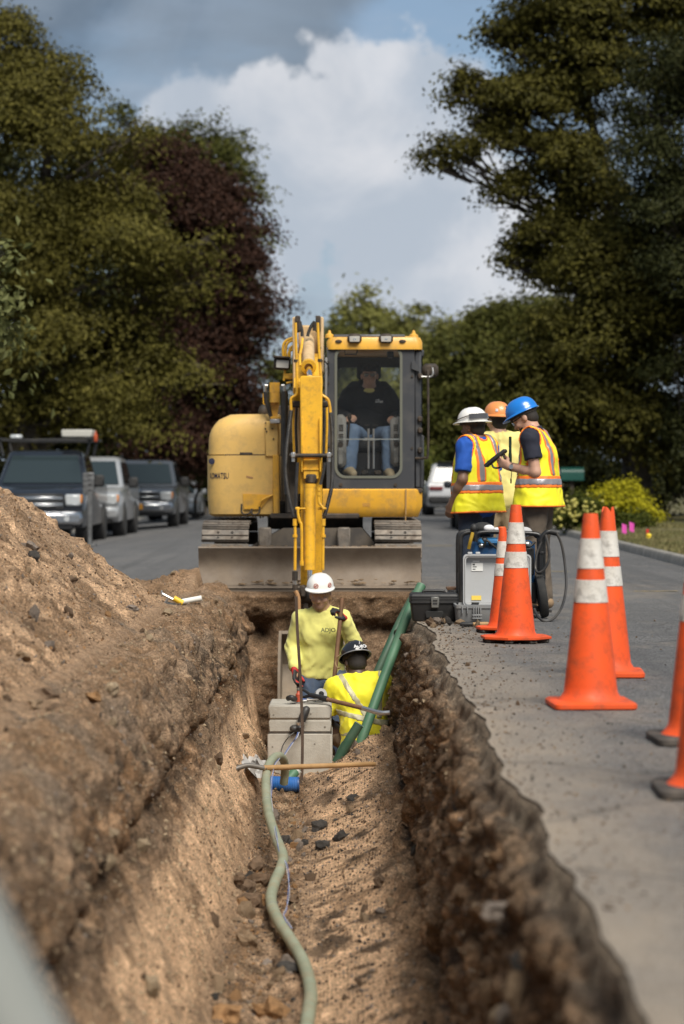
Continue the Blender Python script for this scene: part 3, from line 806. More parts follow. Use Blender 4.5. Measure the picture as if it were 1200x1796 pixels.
def big_clods():
    g = np.random.default_rng(5)
    # (px, py, d, radius, colour) lumps one can pick out on the trench floor and lip
    L = [(432, 1646, 11.6, .075, 0), (455, 1500, 13.4, .07, 2), (448, 1478, 13.8, .055, 2), (430, 1530, 13.0, .05, 2), (440, 1560, 12.7, .06, 2), (455, 1545, 12.8, .055, 5), (600, 1442, 14.7, .07, 3), (565, 1452, 14.6, .045, 3), (507, 1695, 11.0, .06, 3), (478, 1762, 10.2, .09, 5), (400, 1786, 10.0, .08, 5), (420, 1545, 12.9, .04, 2),
         (545, 1398, 15.7, .05, 2), (560, 1410, 15.4, .05, 3), (500, 1420, 15.0, .045, 3), (620, 1380, 16.0, .045, 3), (520, 1425, 14.9, .04, 4), (515, 1540, 12.9, .05, 2), (470, 1670, 11.3, .04, 4), (165, 1235, 10.8, .05, 5), (195, 1200, 11.3, .042, 1), (85, 1205, 10.6, .06, 2), (60, 1225, 10.2, .05, 0), (100, 1240, 10.0, .045, 2), (40, 1180, 11.0, .045, 0), (125, 1065, 15.4, .05, 2), (232, 1066, 16.2, .045, 4), (55, 890, 15.5, .06, 4), (60, 955, 14.8, .045, 3)]
    for (px, py, d, r, ci) in L:
        p = at(px, py, d); p.z = soil_z(p.x, p.y) + r * .25
        v, f = ROCKS[int(g.integers(4, 7))]; v = v * (1 + .10 * perlin(v[:, 0] * 4 + px, v[:, 1] * 4, v[:, 2] * 4))[:, None]
        me = bpy.data.meshes.new('clod'); me.from_pydata((v * r).tolist(), [], f.tolist()); me.materials.append(M_STONE[ci])
        o = bpy.data.objects.new('stone' if ci in (1, 3, 4) else 'clod', me); COL.objects.link(o); o.location = p; o.rotation_euler = (g.random() * .6, g.random() * .6, g.random() * 6.28); o.parent = HEAP if py < 1245 and px < 300 else TRENCH
        m = MB()
big_clods()
# crumbs of asphalt and soil lying on the road by the tool boxes and in front of the blade
def crumbs():
    g = np.random.default_rng(77)
    spots = [(at(775, 1100, 17.9), .16, .22, 42), (at(335, 1003, 26.5), .9, 1.2, 36), (at(765, 1120, 16.9), .25, .5, 16), (Vector((1.3, 15, 0)), 1.6, 4.5, 30)]
    heap = bpy.data.objects.new('loose_soil', None)
    for (c, sx, sy, n) in spots:
        for i in range(n):
            big = i < n * .3 and sx < .2
            s = (.020 + .028 * g.random()) if big else .004 + .014 * g.random() ** 2 * (1.6 if sx > .5 and c.y > 20 else 1)
            ci = int(g.choice((2, 3, 0, 4))); v, f = ROCKS[int(g.integers(0, 7))]
            key = ('crumb', ci)
            me = bpy.data.meshes.new('clod'); me.from_pydata(v.tolist(), [], f.tolist()); me.materials.append(M_STONE[ci])
            o = bpy.data.objects.new('clod', me); COL.objects.link(o)
            x, y = c.x + g.normal() * sx * .6, c.y + g.normal() * sy * .6
            if x < edge_r(y) + .05: x = edge_r(y) + .06 + .1 * g.random()
            if c.x < -1: x = min(c.x + g.normal() * sx * .6, -1.35)
            o.location = (x, y, float(crown(x)) + s * .35 + (.03 * g.random() if big else 0)); o.scale = (s, s, s); o.rotation_euler = g.random(3) * 6.28
            o.parent = bpy.data.objects['road']
crumbs()
def road_grit():
    g = np.random.default_rng(31); n = 2600
    y = 6 + 16.5 * g.random(n) ** 1.15; x = edge_r(y) + .05 + np.abs(g.normal(size=n)) ** 1.5 * .32; s = .003 + .009 * g.random(n) ** 3 * (.6 + y * .03)
    oc = np.array([(1, 0, 0), (-1, 0, 0), (0, .7, 0), (0, -.7, 0), (0, 0, .5), (0, 0, -.5)]); of = np.array([(0, 2, 4), (2, 1, 4), (1, 3, 4), (3, 0, 4), (2, 0, 5), (1, 2, 5), (3, 1, 5), (0, 3, 5)])
    a = g.random(n) * 6.28; ca, sa = np.cos(a)[:, None], np.sin(a)[:, None]; q = oc[None] * (1 + .3 * g.normal(size=(n, 6, 1)))
    V = np.stack([q[..., 0] * ca - q[..., 1] * sa, q[..., 0] * sa + q[..., 1] * ca, q[..., 2]], -1) * s[:, None, None] + np.stack([x, y, crown(x) + s * .35], -1)[:, None]
    o = np_mesh('gravel', V.reshape(-1, 3), (of[None] + (np.arange(n) * 6)[:, None, None]).reshape(-1, 3), M_STONE, parent=bpy.data.objects['road'], smooth=False, mi=np.repeat(g.choice((0, 2, 2, 3, 4), n), 8), local=True); tag(o, kind='stuff')
road_grit()
# ------------------------------------------------------------------ trees and shrubs
def leaf_mat(name, c1, c2, c3, trans=.22):
    m = bpy.data.materials.new(name); m.use_nodes = True
    nt = m.node_tree; N = nt.nodes; L = nt.links; b = N['Principled BSDF']
    out = [x for x in N if x.type == 'OUTPUT_MATERIAL'][0]
    b.inputs['Roughness'].default_value = .6; b.inputs['Specular IOR Level'].default_value = .12
    a = N.new('ShaderNodeAttribute'); a.attribute_name = 'tint'
    c1, c2, c3 = [tuple(q * k for q, k in zip(c, (.84, .90, .66))) if 'golden' not in name and 'flower' not in name else c for c in (c1, c2, c3)]
    r = N.new('ShaderNodeValToRGB'); L.new(a.outputs['Fac'], r.inputs[0])
    e = r.color_ramp.elements; e[0].position = 0; e[0].color = (*c1, 1); e[1].position = 1; e[1].color = (*c3, 1)
    q = e.new(.5); q.color = (*c2, 1)
    L.new(r.outputs[0], b.inputs['Base Color'])
    t = N.new('ShaderNodeBsdfTranslucent'); L.new(r.outputs[0], t.inputs[0])
    mx = N.new('ShaderNodeMixShader'); mx.inputs[0].default_value = trans
    L.new(b.outputs[0], mx.inputs[1]); L.new(t.outputs[0], mx.inputs[2]); L.new(mx.outputs[0], out.inputs[0])
    return m
LM_OAK = leaf_mat('oak_leaf', (.050, .043, .011), (.092, .077, .020), (.165, .135, .042))
LM_PURPLE = leaf_mat('purple_leaf', (.024, .0115, .010), (.042, .018, .016), (.075, .034, .029))
LM_GREEN = leaf_mat('green_leaf', (.045, .047, .014), (.075, .074, .021), (.12, .11, .035))
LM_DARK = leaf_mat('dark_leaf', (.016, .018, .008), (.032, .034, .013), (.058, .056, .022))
LM_MAPLE = leaf_mat('maple_leaf', (.038, .034, .009), (.072, .062, .015), (.135, .112, .030))
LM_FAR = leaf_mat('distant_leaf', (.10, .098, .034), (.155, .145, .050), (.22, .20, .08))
LM_PALE = leaf_mat('pale_oak_leaf', (.10, .105, .05), (.15, .15, .075), (.20, .19, .10))
LM_GOLD = leaf_mat('golden_leaf', (.17, .17, .010), (.36, .33, .015), (.55, .48, .03), .3)
LM_BUSH = leaf_mat('bush_leaf', (.035, .045, .010), (.065, .072, .014), (.11, .11, .022))
LM_FLOWER = leaf_mat('yellow_flower', (.40, .36, .08), (.50, .45, .12), (.6, .55, .2))
M_BARK = mat('bark', (.045, .036, .028), .95, col2=(.085, .07, .055), nscale=6, namt=.8, bump=.8, bscale=14)

def leaf_mesh(name, P, Nrm, size, tint, m, parent, aspect=.55, seed=0, kind=None, droop=.0):
    """one small folded leaf (two triangles) at every point"""
    g = np.random.default_rng(seed); n = len(P)
    t = g.normal(size=(n, 3)); t[:, 2] -= droop
    t -= Nrm * (t * Nrm).sum(1, keepdims=True); t /= np.linalg.norm(t, axis=1, keepdims=True) + 1e-9
    b = np.cross(Nrm, t); s = size[:, None]
    V = np.stack([P - t * s * .5, P + b * s * .5 * aspect + Nrm * s * .08, P + t * s * .5 - Nrm * s * .1, P - b * s * .5 * aspect + Nrm * s * .08], 1).reshape(-1, 3)
    i = np.arange(n)[:, None] * 4
    F = np.concatenate([i + np.array([[0, 1, 2]]), i + np.array([[0, 2, 3]])], 1).reshape(-1, 3)
    o = np_mesh(name, V, F, m, parent=parent, smooth=False, attrs={'tint': ('FACE', np.repeat(tint, 2))})
    return o

def tree(name, label, cat, trunk_px, D, lobes, nleaf, leaf, m, seed, group=None, clump=.42, per=30, droop=.3, base_z=0.0, trunk_r=.28, upb=.5, flat=.6, trunk=True, aspect=.55, lean=0, fill=.30, ydepth=.9, pad=1.0, padz=.34, sag=.8, cpp=34):
    """lobes: (px, py, rx, ry[, depth offset]) as seen in the photograph, set at distance D with real depth"""
    g = np.random.default_rng(seed); k = D / FPX
    base = at(trunk_px, HZ, D); base.z = base_z
    root = empty(name, base, label, cat, group)
    Ls = []
    for lb in lobes:
        c = at(lb[0], lb[1], D); r = np.array((lb[2] * k, (lb[2] + lb[3]) * .5 * k * ydepth, lb[3] * k))
        dy = lb[4] if len(lb) > 4 else g.uniform(-.35, .35) * r[1]
        Ls.append((np.array((c.x, c.y + dy, c.z)), r))
    vol = np.array([np.prod(r) ** .72 for _, r in Ls]); vol /= vol.sum()
    ncl = max(8, nleaf // per)
    cnt = g.multinomial(ncl, vol)
    C = []; OUT = []; LI = []
    for li, ((c, r), q) in enumerate(zip(Ls, cnt)):
        npad = max(5, int(q / cpp)); d = g.normal(size=(npad, 3)); d[:, 1] -= .35; d /= np.linalg.norm(d, axis=1, keepdims=True)
        rad = g.random(npad) ** fill * (1 + .16 * perlin(d[:, 0] * 2.2 + li * 5, d[:, 1] * 2.2, d[:, 2] * 2.2 + seed))
        pc = c + d * r * rad[:, None] * .93; od = d / r; od /= np.linalg.norm(od, axis=1, keepdims=True)
        pr = pad * (.6 + .8 * g.random(npad)) * min(1.0, float(r.min()) / (pad * 1.3) + .25)
        # a pad: a drooping layer of clumps, longer along its own bough than across it
        ip = g.integers(0, npad, q); az = np.arctan2(od[:, 1], od[:, 0])[ip] + .3 * g.normal(size=q); ro = np.sqrt(g.random(q)); th = g.random(q) * 6.283
        u = ro * np.cos(th) * 1.25; v = ro * np.sin(th) * .8; z = padz * (1 - 1.5 * (u * .5 + .5) ** 2 * sag - .8 * v * v) + .12 * g.normal(size=q)
        off = np.stack([np.cos(az) * u - np.sin(az) * v, np.sin(az) * u + np.cos(az) * v, z], 1) * pr[ip][:, None]
        C.append(pc[ip] + off); o2 = od[ip] * .6 + off / (np.linalg.norm(off, axis=1, keepdims=True) + 1e-6) * .4; OUT.append(o2 / np.linalg.norm(o2, axis=1, keepdims=True)); LI += [li] * q
    C = np.concatenate(C); OUT = np.concatenate(OUT); LI = np.array(LI)
    ok = C[:, 2] > base_z + .15; C, OUT, LI = C[ok], OUT[ok], LI[ok]
    # limbs: trunk, a limb to every lobe, twigs towards clumps
    mb = MB()
    if trunk:
        ctr = np.mean([c for c, _ in Ls], axis=0); topz = max(c[2] + .2 * r[2] for c, r in Ls)
        bx = np.array(base); tp = [bx + (0, 0, -.3)]
        for t in np.linspace(.0, 1, 7)[1:]:
            w = t ** 1.5
            tp.append(np.array((bx[0] * (1 - w * .5) + ctr[0] * w * .5 + .12 * g.normal(), bx[1] + .12 * g.normal(), base_z + (topz - base_z) * t * .92)))
        rr = [trunk_r * 1.25] + [trunk_r * (1 - .8 * t) for t in np.linspace(.08, 1, 6)]
        mb.tube(smooth_path(tp, 4), list(np.interp(np.linspace(0, 6, 25), range(7), rr)), 9)
        tp = np.array(tp)
        for li, (c, r) in enumerate(Ls):
            zt = np.clip(c[2] - .45 * abs(c[0] - bx[0]) - .3 * r[2], base_z + 1.2 if base_z + 1.2 < topz * .8 else base_z + .3, topz * .85)
            s = np.array([np.interp(zt, tp[:, 2], tp[:, a]) for a in range(3)]); tip = c + np.array((np.sign(c[0] - bx[0]) * .5 * r[0], 0, .1 * r[2]))
            mid = (s + tip) / 2 + g.normal(size=3) * .06 * np.linalg.norm(tip - s) + np.array((0, 0, .06 * np.linalg.norm(tip - s)))
            L0 = np.linalg.norm(tip - s); r0 = min(trunk_r * .5, .02 + L0 * .018)
            mb.tube(smooth_path([s, (s + mid) / 2 + g.normal(size=3) * .03 * L0, mid, tip], 4), list(np.linspace(r0, .015, 13)), 6)
            sel = np.where(LI == li)[0]
            for j in g.choice(sel, min(len(sel), 14), replace=False):
                f = g.uniform(.35, 1); a = s * (1 - f) + tip * f if f > .6 else mid * (1 - (f - .35) * 2) + tip * ((f - .35) * 2)
                mb.tube([a, (a + C[j]) / 2 + g.normal(size=3) * .12, C[j]], [r0 * .35, r0 * .22, .008], 4, caps=False)
        mb.build('trunk', M_BARK, root)
    # leaves
    idx = np.repeat(np.arange(len(C)), per); n = len(idx)
    off = g.normal(size=(n, 3)) * clump * np.array((1, 1, flat)) * (.55 + .75 * g.random(len(C)))[idx][:, None]
    if droop: off[:, 2] -= droop * clump * (np.hypot(off[:, 0], off[:, 1]) / clump) ** 1.5 * .5
    P = C[idx] + off
    on = off / (np.linalg.norm(off, axis=1, keepdims=True) + 1e-6)
    Nn = OUT[idx] * .55 + on * .5 + g.normal(size=(n, 3)) * .38 + np.array((0, 0, upb)); Nn /= np.linalg.norm(Nn, axis=1, keepdims=True)
    ct = g.random(len(C)); tint = np.clip(.5 * ct[idx] + .5 * g.random(n) + .08 * g.normal(size=n), 0, 1)
    size = leaf * (.7 + .6 * g.random(n))
    okz = P[:, 2] > base_z + .03
    leaf_mesh('crown', P[okz], Nn[okz], size[okz], tint[okz], m, root, aspect, seed, droop=droop)
    return root

# left side, behind the parked trucks
tree('oak_tree', 'tall olive green oak with drooping boughs rising behind the dark truck on the left', 'tree', 30, 64,
     [(40, 330, 170, 230), (-90, 150, 150, 190), (55, 185, 70, 90), (12, 100, 40, 66), (98, 135, 38, 50), (50, 80, 26, 34), (150, 300, 100, 110), (200, 420, 120, 100), (120, 610, 200, 130), (300, 450, 75, 38, -1), (355, 432, 30, 30, -1), (300, 505, 80, 36, -.5), (370, 495, 24, 22, -.5),
      (275, 640, 75, 40, -1), (350, 655, 40, 22, -1), (180, 720, 110, 60), (260, 705, 50, 24), (60, 740, 150, 70), (230, 345, 55, 30), (215, 240, 36, 34), (245, 560, 60, 30)],
     112000, .14, LM_OAK, 1, clump=.30, per=34, droop=.75, pad=1.15, sag=1.0, cpp=40, trunk_r=.35)
tree('maple_tree', 'dark purple leaved maple between the oaks on the left', 'tree', 395, 80,
     [(345, 400, 85, 130), (390, 520, 60, 120), (320, 300, 65, 65), (285, 330, 65, 75), (405, 660, 55, 95), (310, 640, 100, 150), (425, 420, 26, 50), (440, 560, 26, 60), (360, 780, 90, 70)],
     72000, .16, LM_PURPLE, 2, clump=.34, per=28, droop=.5, pad=1.1, trunk_r=.3)
tree('oak_tree', 'green tree whose twiggy top shows over the purple maple', 'tree', 350, 98,
     [(250, 270, 75, 60), (300, 262, 50, 40), (345, 290, 50, 50), (415, 300, 30, 44), (430, 340, 22, 50), (385, 275, 36, 38), (425, 450, 30, 90), (415, 560, 36, 90), (390, 480, 70, 120), (215, 215, 22, 24), (300, 500, 120, 160)],
     40000, .20, LM_GREEN, 3, clump=.36, per=26, droop=.2, pad=1.1, padz=.7, trunk_r=.3)
tree('oak_tree', 'near oak bough with pale grey green leaves at the far left edge', 'tree', -330, 33,
     [(-20, 455, 40, 26), (-35, 520, 62, 55), (-60, 600, 60, 50), (-160, 380, 130, 160), (-160, 650, 120, 120), (-240, 480, 120, 200)],
     11000, .14, LM_PALE, 4, clump=.22, per=22, droop=.6, trunk_r=.2)
tree('oak_tree', 'added dark tree closing sky gaps behind the drooping olive green oak', 'tree', 60, 90,  # added so that gaps in the oak crown read dark
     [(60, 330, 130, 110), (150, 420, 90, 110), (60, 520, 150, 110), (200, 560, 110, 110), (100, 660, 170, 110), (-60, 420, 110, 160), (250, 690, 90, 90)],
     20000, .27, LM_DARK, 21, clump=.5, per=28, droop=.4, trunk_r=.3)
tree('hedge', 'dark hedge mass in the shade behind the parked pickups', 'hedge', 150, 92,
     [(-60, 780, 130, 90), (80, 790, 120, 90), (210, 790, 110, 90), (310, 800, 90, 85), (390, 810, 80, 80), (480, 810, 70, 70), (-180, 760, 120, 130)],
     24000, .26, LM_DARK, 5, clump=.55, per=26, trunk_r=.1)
tree('shrub', 'olive green shrub left of the excavator tail, above the silver sedan', 'shrub', 345, 84,
     [(350, 810, 34, 46), (335, 770, 26, 30), (372, 790, 26, 50)], 4500, .2, LM_GREEN, 6, clump=.36, per=24, trunk_r=.06)
# right side
tree('plane_tree', 'tall tree with a leafy bough reaching left into the sky', 'tree', 1120, 62,
     [(1040, 120, 150, 130), (930, 60, 60, 42), (880, 80, 38, 26), (858, 60, 22, 16), (960, 190, 100, 60), (880, 170, 70, 30), (830, 170, 40, 26), (815, 150, 24, 24), (850, 225, 56, 28), (798, 268, 40, 26), (782, 292, 28, 22), (900, 260, 70, 40), (900, 330, 38, 24), (875, 345, 22, 16),
      (1010, 330, 110, 100), (960, 300, 60, 50), (940, 430, 62, 40), (905, 462, 30, 28), (960, 480, 60, 40), (1050, 470, 120, 110), (1180, 60, 120, 140), (1000, 20, 120, 90), (1000, 410, 60, 50)],
     90000, .14, LM_MAPLE, 7, clump=.24, per=22, pad=.62, padz=.75, sag=.35, cpp=22, droop=.25, trunk_r=.32, fill=.42)
tree('spruce_tree', 'nearly black evergreen at the right edge of the picture', 'tree', 1260, 57,
     [(1225, 130, 85, 130), (1190, 260, 90, 130), (1215, 420, 110, 150), (1250, 600, 150, 200), (1290, 800, 120, 150), (1150, 200, 50, 60)],
     44000, .12, LM_DARK, 8, clump=.26, per=30, droop=.5, trunk_r=.28)
tree('maple_tree', 'broad yellowish green maple standing in front of the dark evergreen on the right', 'tree', 1130, 59,
     [(1090, 420, 90, 90), (1060, 540, 120, 110), (1150, 560, 110, 150), (980, 600, 70, 60), (1000, 690, 110, 80), (1130, 710, 130, 110), (940, 665, 60, 50), (930, 720, 60, 50), (1180, 420, 70, 110)],
     80000, .14, LM_MAPLE, 9, clump=.25, per=26, droop=.6, pad=.95, padz=.5, sag=.9, trunk_r=.28, upb=.8)
tree('oak_tree', 'olive tree behind the three standing workers', 'tree', 900, 88,
     [(880, 610, 90, 60), (960, 560, 60, 60), (850, 660, 80, 70), (800, 640, 45, 45), (900, 720, 110, 80), (820, 740, 80, 80), (890, 800, 110, 60), (895, 560, 36, 30), (760, 700, 30, 60)],
     42000, .20, LM_GREEN, 10, clump=.36, pad=1.2, per=26, droop=.4, trunk_r=.25)
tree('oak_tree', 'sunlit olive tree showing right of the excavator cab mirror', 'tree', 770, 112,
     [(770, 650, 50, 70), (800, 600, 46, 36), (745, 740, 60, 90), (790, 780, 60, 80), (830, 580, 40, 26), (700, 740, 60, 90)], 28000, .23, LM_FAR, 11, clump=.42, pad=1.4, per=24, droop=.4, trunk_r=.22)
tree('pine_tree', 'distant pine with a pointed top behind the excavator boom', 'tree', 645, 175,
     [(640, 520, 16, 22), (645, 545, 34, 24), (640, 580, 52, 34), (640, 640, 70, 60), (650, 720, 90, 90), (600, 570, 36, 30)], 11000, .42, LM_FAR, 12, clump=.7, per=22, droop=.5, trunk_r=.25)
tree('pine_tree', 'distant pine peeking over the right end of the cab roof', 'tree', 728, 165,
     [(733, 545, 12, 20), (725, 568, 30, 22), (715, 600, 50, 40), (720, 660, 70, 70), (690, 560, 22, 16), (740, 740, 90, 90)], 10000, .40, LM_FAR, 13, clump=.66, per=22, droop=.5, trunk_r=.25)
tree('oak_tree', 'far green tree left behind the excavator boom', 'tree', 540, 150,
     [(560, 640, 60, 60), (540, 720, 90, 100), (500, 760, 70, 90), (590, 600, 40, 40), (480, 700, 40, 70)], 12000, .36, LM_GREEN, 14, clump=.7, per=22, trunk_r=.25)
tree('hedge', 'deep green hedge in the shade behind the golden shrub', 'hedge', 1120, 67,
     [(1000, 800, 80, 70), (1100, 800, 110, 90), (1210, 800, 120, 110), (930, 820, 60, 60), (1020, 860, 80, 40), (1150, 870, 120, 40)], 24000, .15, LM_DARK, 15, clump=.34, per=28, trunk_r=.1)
tree('hedge', 'dull green shrubbery at the end of the road behind the white car', 'hedge', 800, 105,
     [(700, 820, 80, 50), (780, 820, 70, 50), (860, 830, 80, 50), (620, 820, 80, 50), (940, 840, 60, 40)], 13000, .25, LM_BUSH, 16, clump=.45, per=24, trunk_r=.08)
tree('shrub', 'bright golden green rounded shrub on the lawn', 'shrub', 1098, 50,
     [(1090, 880, 42, 26), (1065, 885, 24, 20), (1112, 900, 30, 24), (1095, 870, 26, 16)], 9000, .07, LM_GOLD, 17, clump=.12, per=22, trunk_r=.03, droop=0, pad=.28, padz=.6)
tree('shrub', 'low green base growth under the golden shrub', 'shrub', 1085, 49.3,
     [(1075, 915, 50, 16), (1120, 912, 28, 16)], 2600, .08, LM_BUSH, 18, clump=.13, per=22, trunk=False, pad=.25)
def flower_bush():
    r = tree('shrub', 'low bush dotted with pale yellow flowers beside the golden shrub', 'shrub', 1005, 49.5, [(1010, 900, 46, 28), (985, 910, 26, 22), (1040, 905, 30, 26)], 5200, .085, LM_BUSH, 19, clump=.12, per=22, trunk_r=.03, droop=0, pad=.28, padz=.6)
    g = np.random.default_rng(5); n = 70
    V = []; F = []
    for i in range(n):
        p = at(1008 + g.normal() * 26, 893 + g.normal() * 11, 48.9 - .3 * g.random()); s = .026 + .02 * g.random(); o = len(V)
        for k in range(6): a = k * 1.047; V.append((p.x + s * math.cos(a), p.y - .3 * s * (k % 2), p.z + s * math.sin(a)))
        V.append((p.x, p.y - s * .7, p.z)); V.append((p.x, p.y + s * .7, p.z)); F += [(o + k, o + (k + 1) % 6, o + 6) for k in range(6)] + [(o + (k + 1) % 6, o + k, o + 7) for k in range(6)]
    tag(np_mesh('flower', V, F, LM_FLOWER, parent=r, attrs={'tint': ('FACE', g.random(len(F)))}), kind='stuff')
flower_bush()
# ------------------------------------------------------------------ parked vehicles
M_TYRE = mat('tyre_rubber', (.018, .018, .018), .85, col2=(.035, .033, .03), nscale=9, namt=.6)
M_RIM = mat('alloy_rim', (.45, .46, .47), .35, 1.0)
M_CHROME = mat('chrome', (.62, .63, .65), .22, 1.0)
M_BLACKPL = mat('black_plastic', (.016, .016, .017), .55, dirt=(.10, .09, .075), dirt_amt=.25)
M_CARGLASS = mat('car_glass', (.012, .016, .018), .06, spec=.9)
M_WINDSH = mat('windshield_glass', (.022, .032, .036), .06, spec=.55)
M_HEADL = mat('headlamp_lens', (.55, .57, .58), .12, .3, spec=.9)
M_AMBER = mat('amber_lens', (.55, .20, .03), .25)
M_REDL = mat('tail_lamp_lens', (.16, .03, .03), .3)
M_PLATE = mat('orange_plate', (.75, .33, .02), .5)
M_STICK = mat('white_sticker', (.75, .75, .73), .6)
def loft(m, secs, mi=0, caps=True):
    n = len(secs[0]); o = len(m.v)
    for s in secs: m.v.extend([tuple(p) for p in s])
    for i in range(len(secs) - 1):
        for k in range(n):
            k2 = (k + 1) % n; m.f.append((o + i * n + k, o + i * n + k2, o + (i + 1) * n + k2, o + (i + 1) * n + k)); m.m.append(mi)
    if caps:
        m.f.append(tuple(o + k for k in range(n))[::-1]); m.m.append(mi); m.f.append(tuple(o + (len(secs) - 1) * n + k for k in range(n))); m.m.append(mi)
def hull(m, prof, w, ch=.07, mi=0):
    c = np.mean(np.array(prof), axis=0)
    sh = [tuple(c + (np.array(p) - c) * (1 - ch)) for p in prof]
    secs = [[(x, p[0], p[1]) for p in pr] for x, pr in ((-w, sh), (-w + ch * .7, prof), (w - ch * .7, prof), (w, sh))]
    loft(m, secs, mi)
def wheel(root, x, y, r, wd, side):
    m = MB(); pr = [(r * .62, -wd / 2), (r * .93, -wd / 2), (r, -wd * .36), (r, wd * .36), (r * .93, wd / 2), (r * .62, wd / 2)]
    Mx = Matrix.Translation((x, y, r)) @ Matrix.Rotation(R(90), 4, 'Y'); m.lathe(pr, 26, Mx)
    wh = m.build('wheel', M_TYRE, root, local=True)
    q = MB(); q.lathe([(r * .60, -wd * .40), (r * .60, wd * .43), (r * .5, wd * .40), (r * .45, wd * .25), (r * .12, wd * .30), (.02, wd * .34)], 20, Mx @ (Matrix.Identity(4) if side > 0 else Matrix.Rotation(R(180), 4, 'X')))
    q.build('rim', M_RIM, wh, local=True)
def vehicle(kind, label, cat, loc, rotz, paint, W=1.0, H=1.95, L=5.8, front=True, group=None):
    root = empty('pickup_truck' if kind == 'pickup' else ('parked_car'), loc, label, cat, group, rotz)
    P = lambda mb, n, m, sm=40: mb.build(n, m, root, local=True, smooth=sm)
    b = MB()
    if kind == 'pickup':
        hz = H * .60
        prof = [(.05, .42), (0, .55), (.02, hz - .16), (.16, hz - .03), (1.35, hz + .06), (L - .05, hz + .06), (L, hz - .1), (L, .5), (L - .3, .42)]
        hull(b, prof, W); P(b, 'body', paint)
        cy0, cy1, ty0, ty1, tw = 1.35, 3.9, 2.12, 3.72, W * .75
    elif kind == 'suv':
        hz = H * .58
        prof = [(.05, .32), (0, .5), (.04, hz - .2), (.2, hz - .08), (1.2, hz + .02), (L - .06, hz + .04), (L, hz - .1), (L, .45), (L - .1, .32)]
        hull(b, prof, W); P(b, 'body', paint)
        cy0, cy1, ty0, ty1, tw = 1.15, L - .05, 1.9, L - .5, W * .74
    else:
        hz = H * .60
        prof = [(.05, .24), (0, .42), (.08, hz - .22), (.35, hz - .08), (1.15, hz + .02), (L - .1, hz + .04), (L, hz - .15), (L, .35), (L - .1, .24)]
        hull(b, prof, W); P(b, 'body', paint)
        cy0, cy1, ty0, ty1, tw = 1.0, L - .35, 1.85, L - 1.2, W * .70
    zb = hz + .03; zt = H
    c = MB()
    secs = []
    for t in (0, .25, .5, .75, .93, 1.0):
        k = t if t < .94 else .94
        y0 = cy0 + (ty0 - cy0) * k; y1 = cy1 + (ty1 - cy1) * k; w = (W * .95) + (tw - W * .95) * k; z = zb + (zt - zb) * t
        if t == 1.0: y0 += .16; y1 -= .16; w -= .12
        pts = rrect(-w, w, y0, y1, .10, 3); secs.append([(p[0], p[1], z) for p in pts])
    loft(c, secs); P(c, 'cabin', paint)
    # glazing, set a little proud of the cabin
    def quad(name, pts, m, th=.012):
        q = MB(); pts = [Vector(p) for p in pts]; nn = (pts[1] - pts[0]).cross(pts[3] - pts[0]).normalized() * th
        q.add([p + nn for p in pts] + [p - nn for p in pts], [(0, 1, 2, 3), (7, 6, 5, 4), (0, 4, 5, 1), (1, 5, 6, 2), (2, 6, 7, 3), (3, 7, 4, 0)]); return P(q, name, m)
    def lerp(a, bb, t): return a + (bb - a) * t
    for nm, ya, yb in (('windshield', cy0, ty0), ('rear_window', cy1, ty1)):
        a, bb = .10, .84; wa = lerp(W * .95, tw, a) - .10; wb_ = lerp(W * .95, tw, bb) - .10
        s = -1 if nm == 'windshield' else 1
        pts = [(-wa, lerp(ya, yb, a) + s * .012, lerp(zb, zt, a)), (wa, lerp(ya, yb, a) + s * .012, lerp(zb, zt, a)), (wb_, lerp(ya, yb, bb) + s * .012, lerp(zb, zt, bb)), (-wb_, lerp(ya, yb, bb) + s * .012, lerp(zb, zt, bb))]
        quad(nm, pts, M_WINDSH if front else M_CARGLASS)
    for s in (-1, 1):
        for (f0, f1) in ((.12, .50), (.54, .93)):
            a, bb = .12, .82; xa = s * (lerp(W * .95, tw, a) + .004); xb = s * (lerp(W * .95, tw, bb) + .004)
            ya0, ya1 = lerp(cy0, ty0, a), lerp(cy1, ty1, a); yb0, yb1 = lerp(cy0, ty0, bb), lerp(cy1, ty1, bb)
            pts = [(xa, lerp(ya0, ya1, f0 - .06), lerp(zb, zt, a)), (xa, lerp(ya0, ya1, f1), lerp(zb, zt, a)), (xb, lerp(yb0, yb1, f1 - .02), lerp(zb, zt, bb)), (xb, lerp(yb0, yb1, f0 - .04), lerp(zb, zt, bb))]
            quad('side_window', pts if s > 0 else pts[::-1], M_CARGLASS)
    r = .40 if kind == 'pickup' else (.37 if kind == 'suv' else .32); wy = (1.0, L - 1.25) if kind == 'pickup' else (.9, L - .95)
    for s in (-1, 1):
        for y in wy:
            a = MB(); a.cyl((s * (W - .25), y, r + .02), (s * (W + .006), y, r + .02), r * 1.17, n=24); P(a, 'wheel_arch', M_BLACKPL)
            wheel(root, s * (W - .10), y, r, .27, s)
        mm = MB(); mm.box((s * (W + .14), cy0 + .45, zb + .13), (.20 if kind != 'pickup' else .24, .12, .17 if kind != 'pickup' else .26), bev=.04); mm.cyl((s * (W - .06), cy0 + .47, zb + .06), (s * (W + .1), cy0 + .46, zb + .08), .025)
        mo = P(mm, 'wing_mirror', M_BLACKPL if kind == 'pickup' else paint)
    return root, P, quad, hz
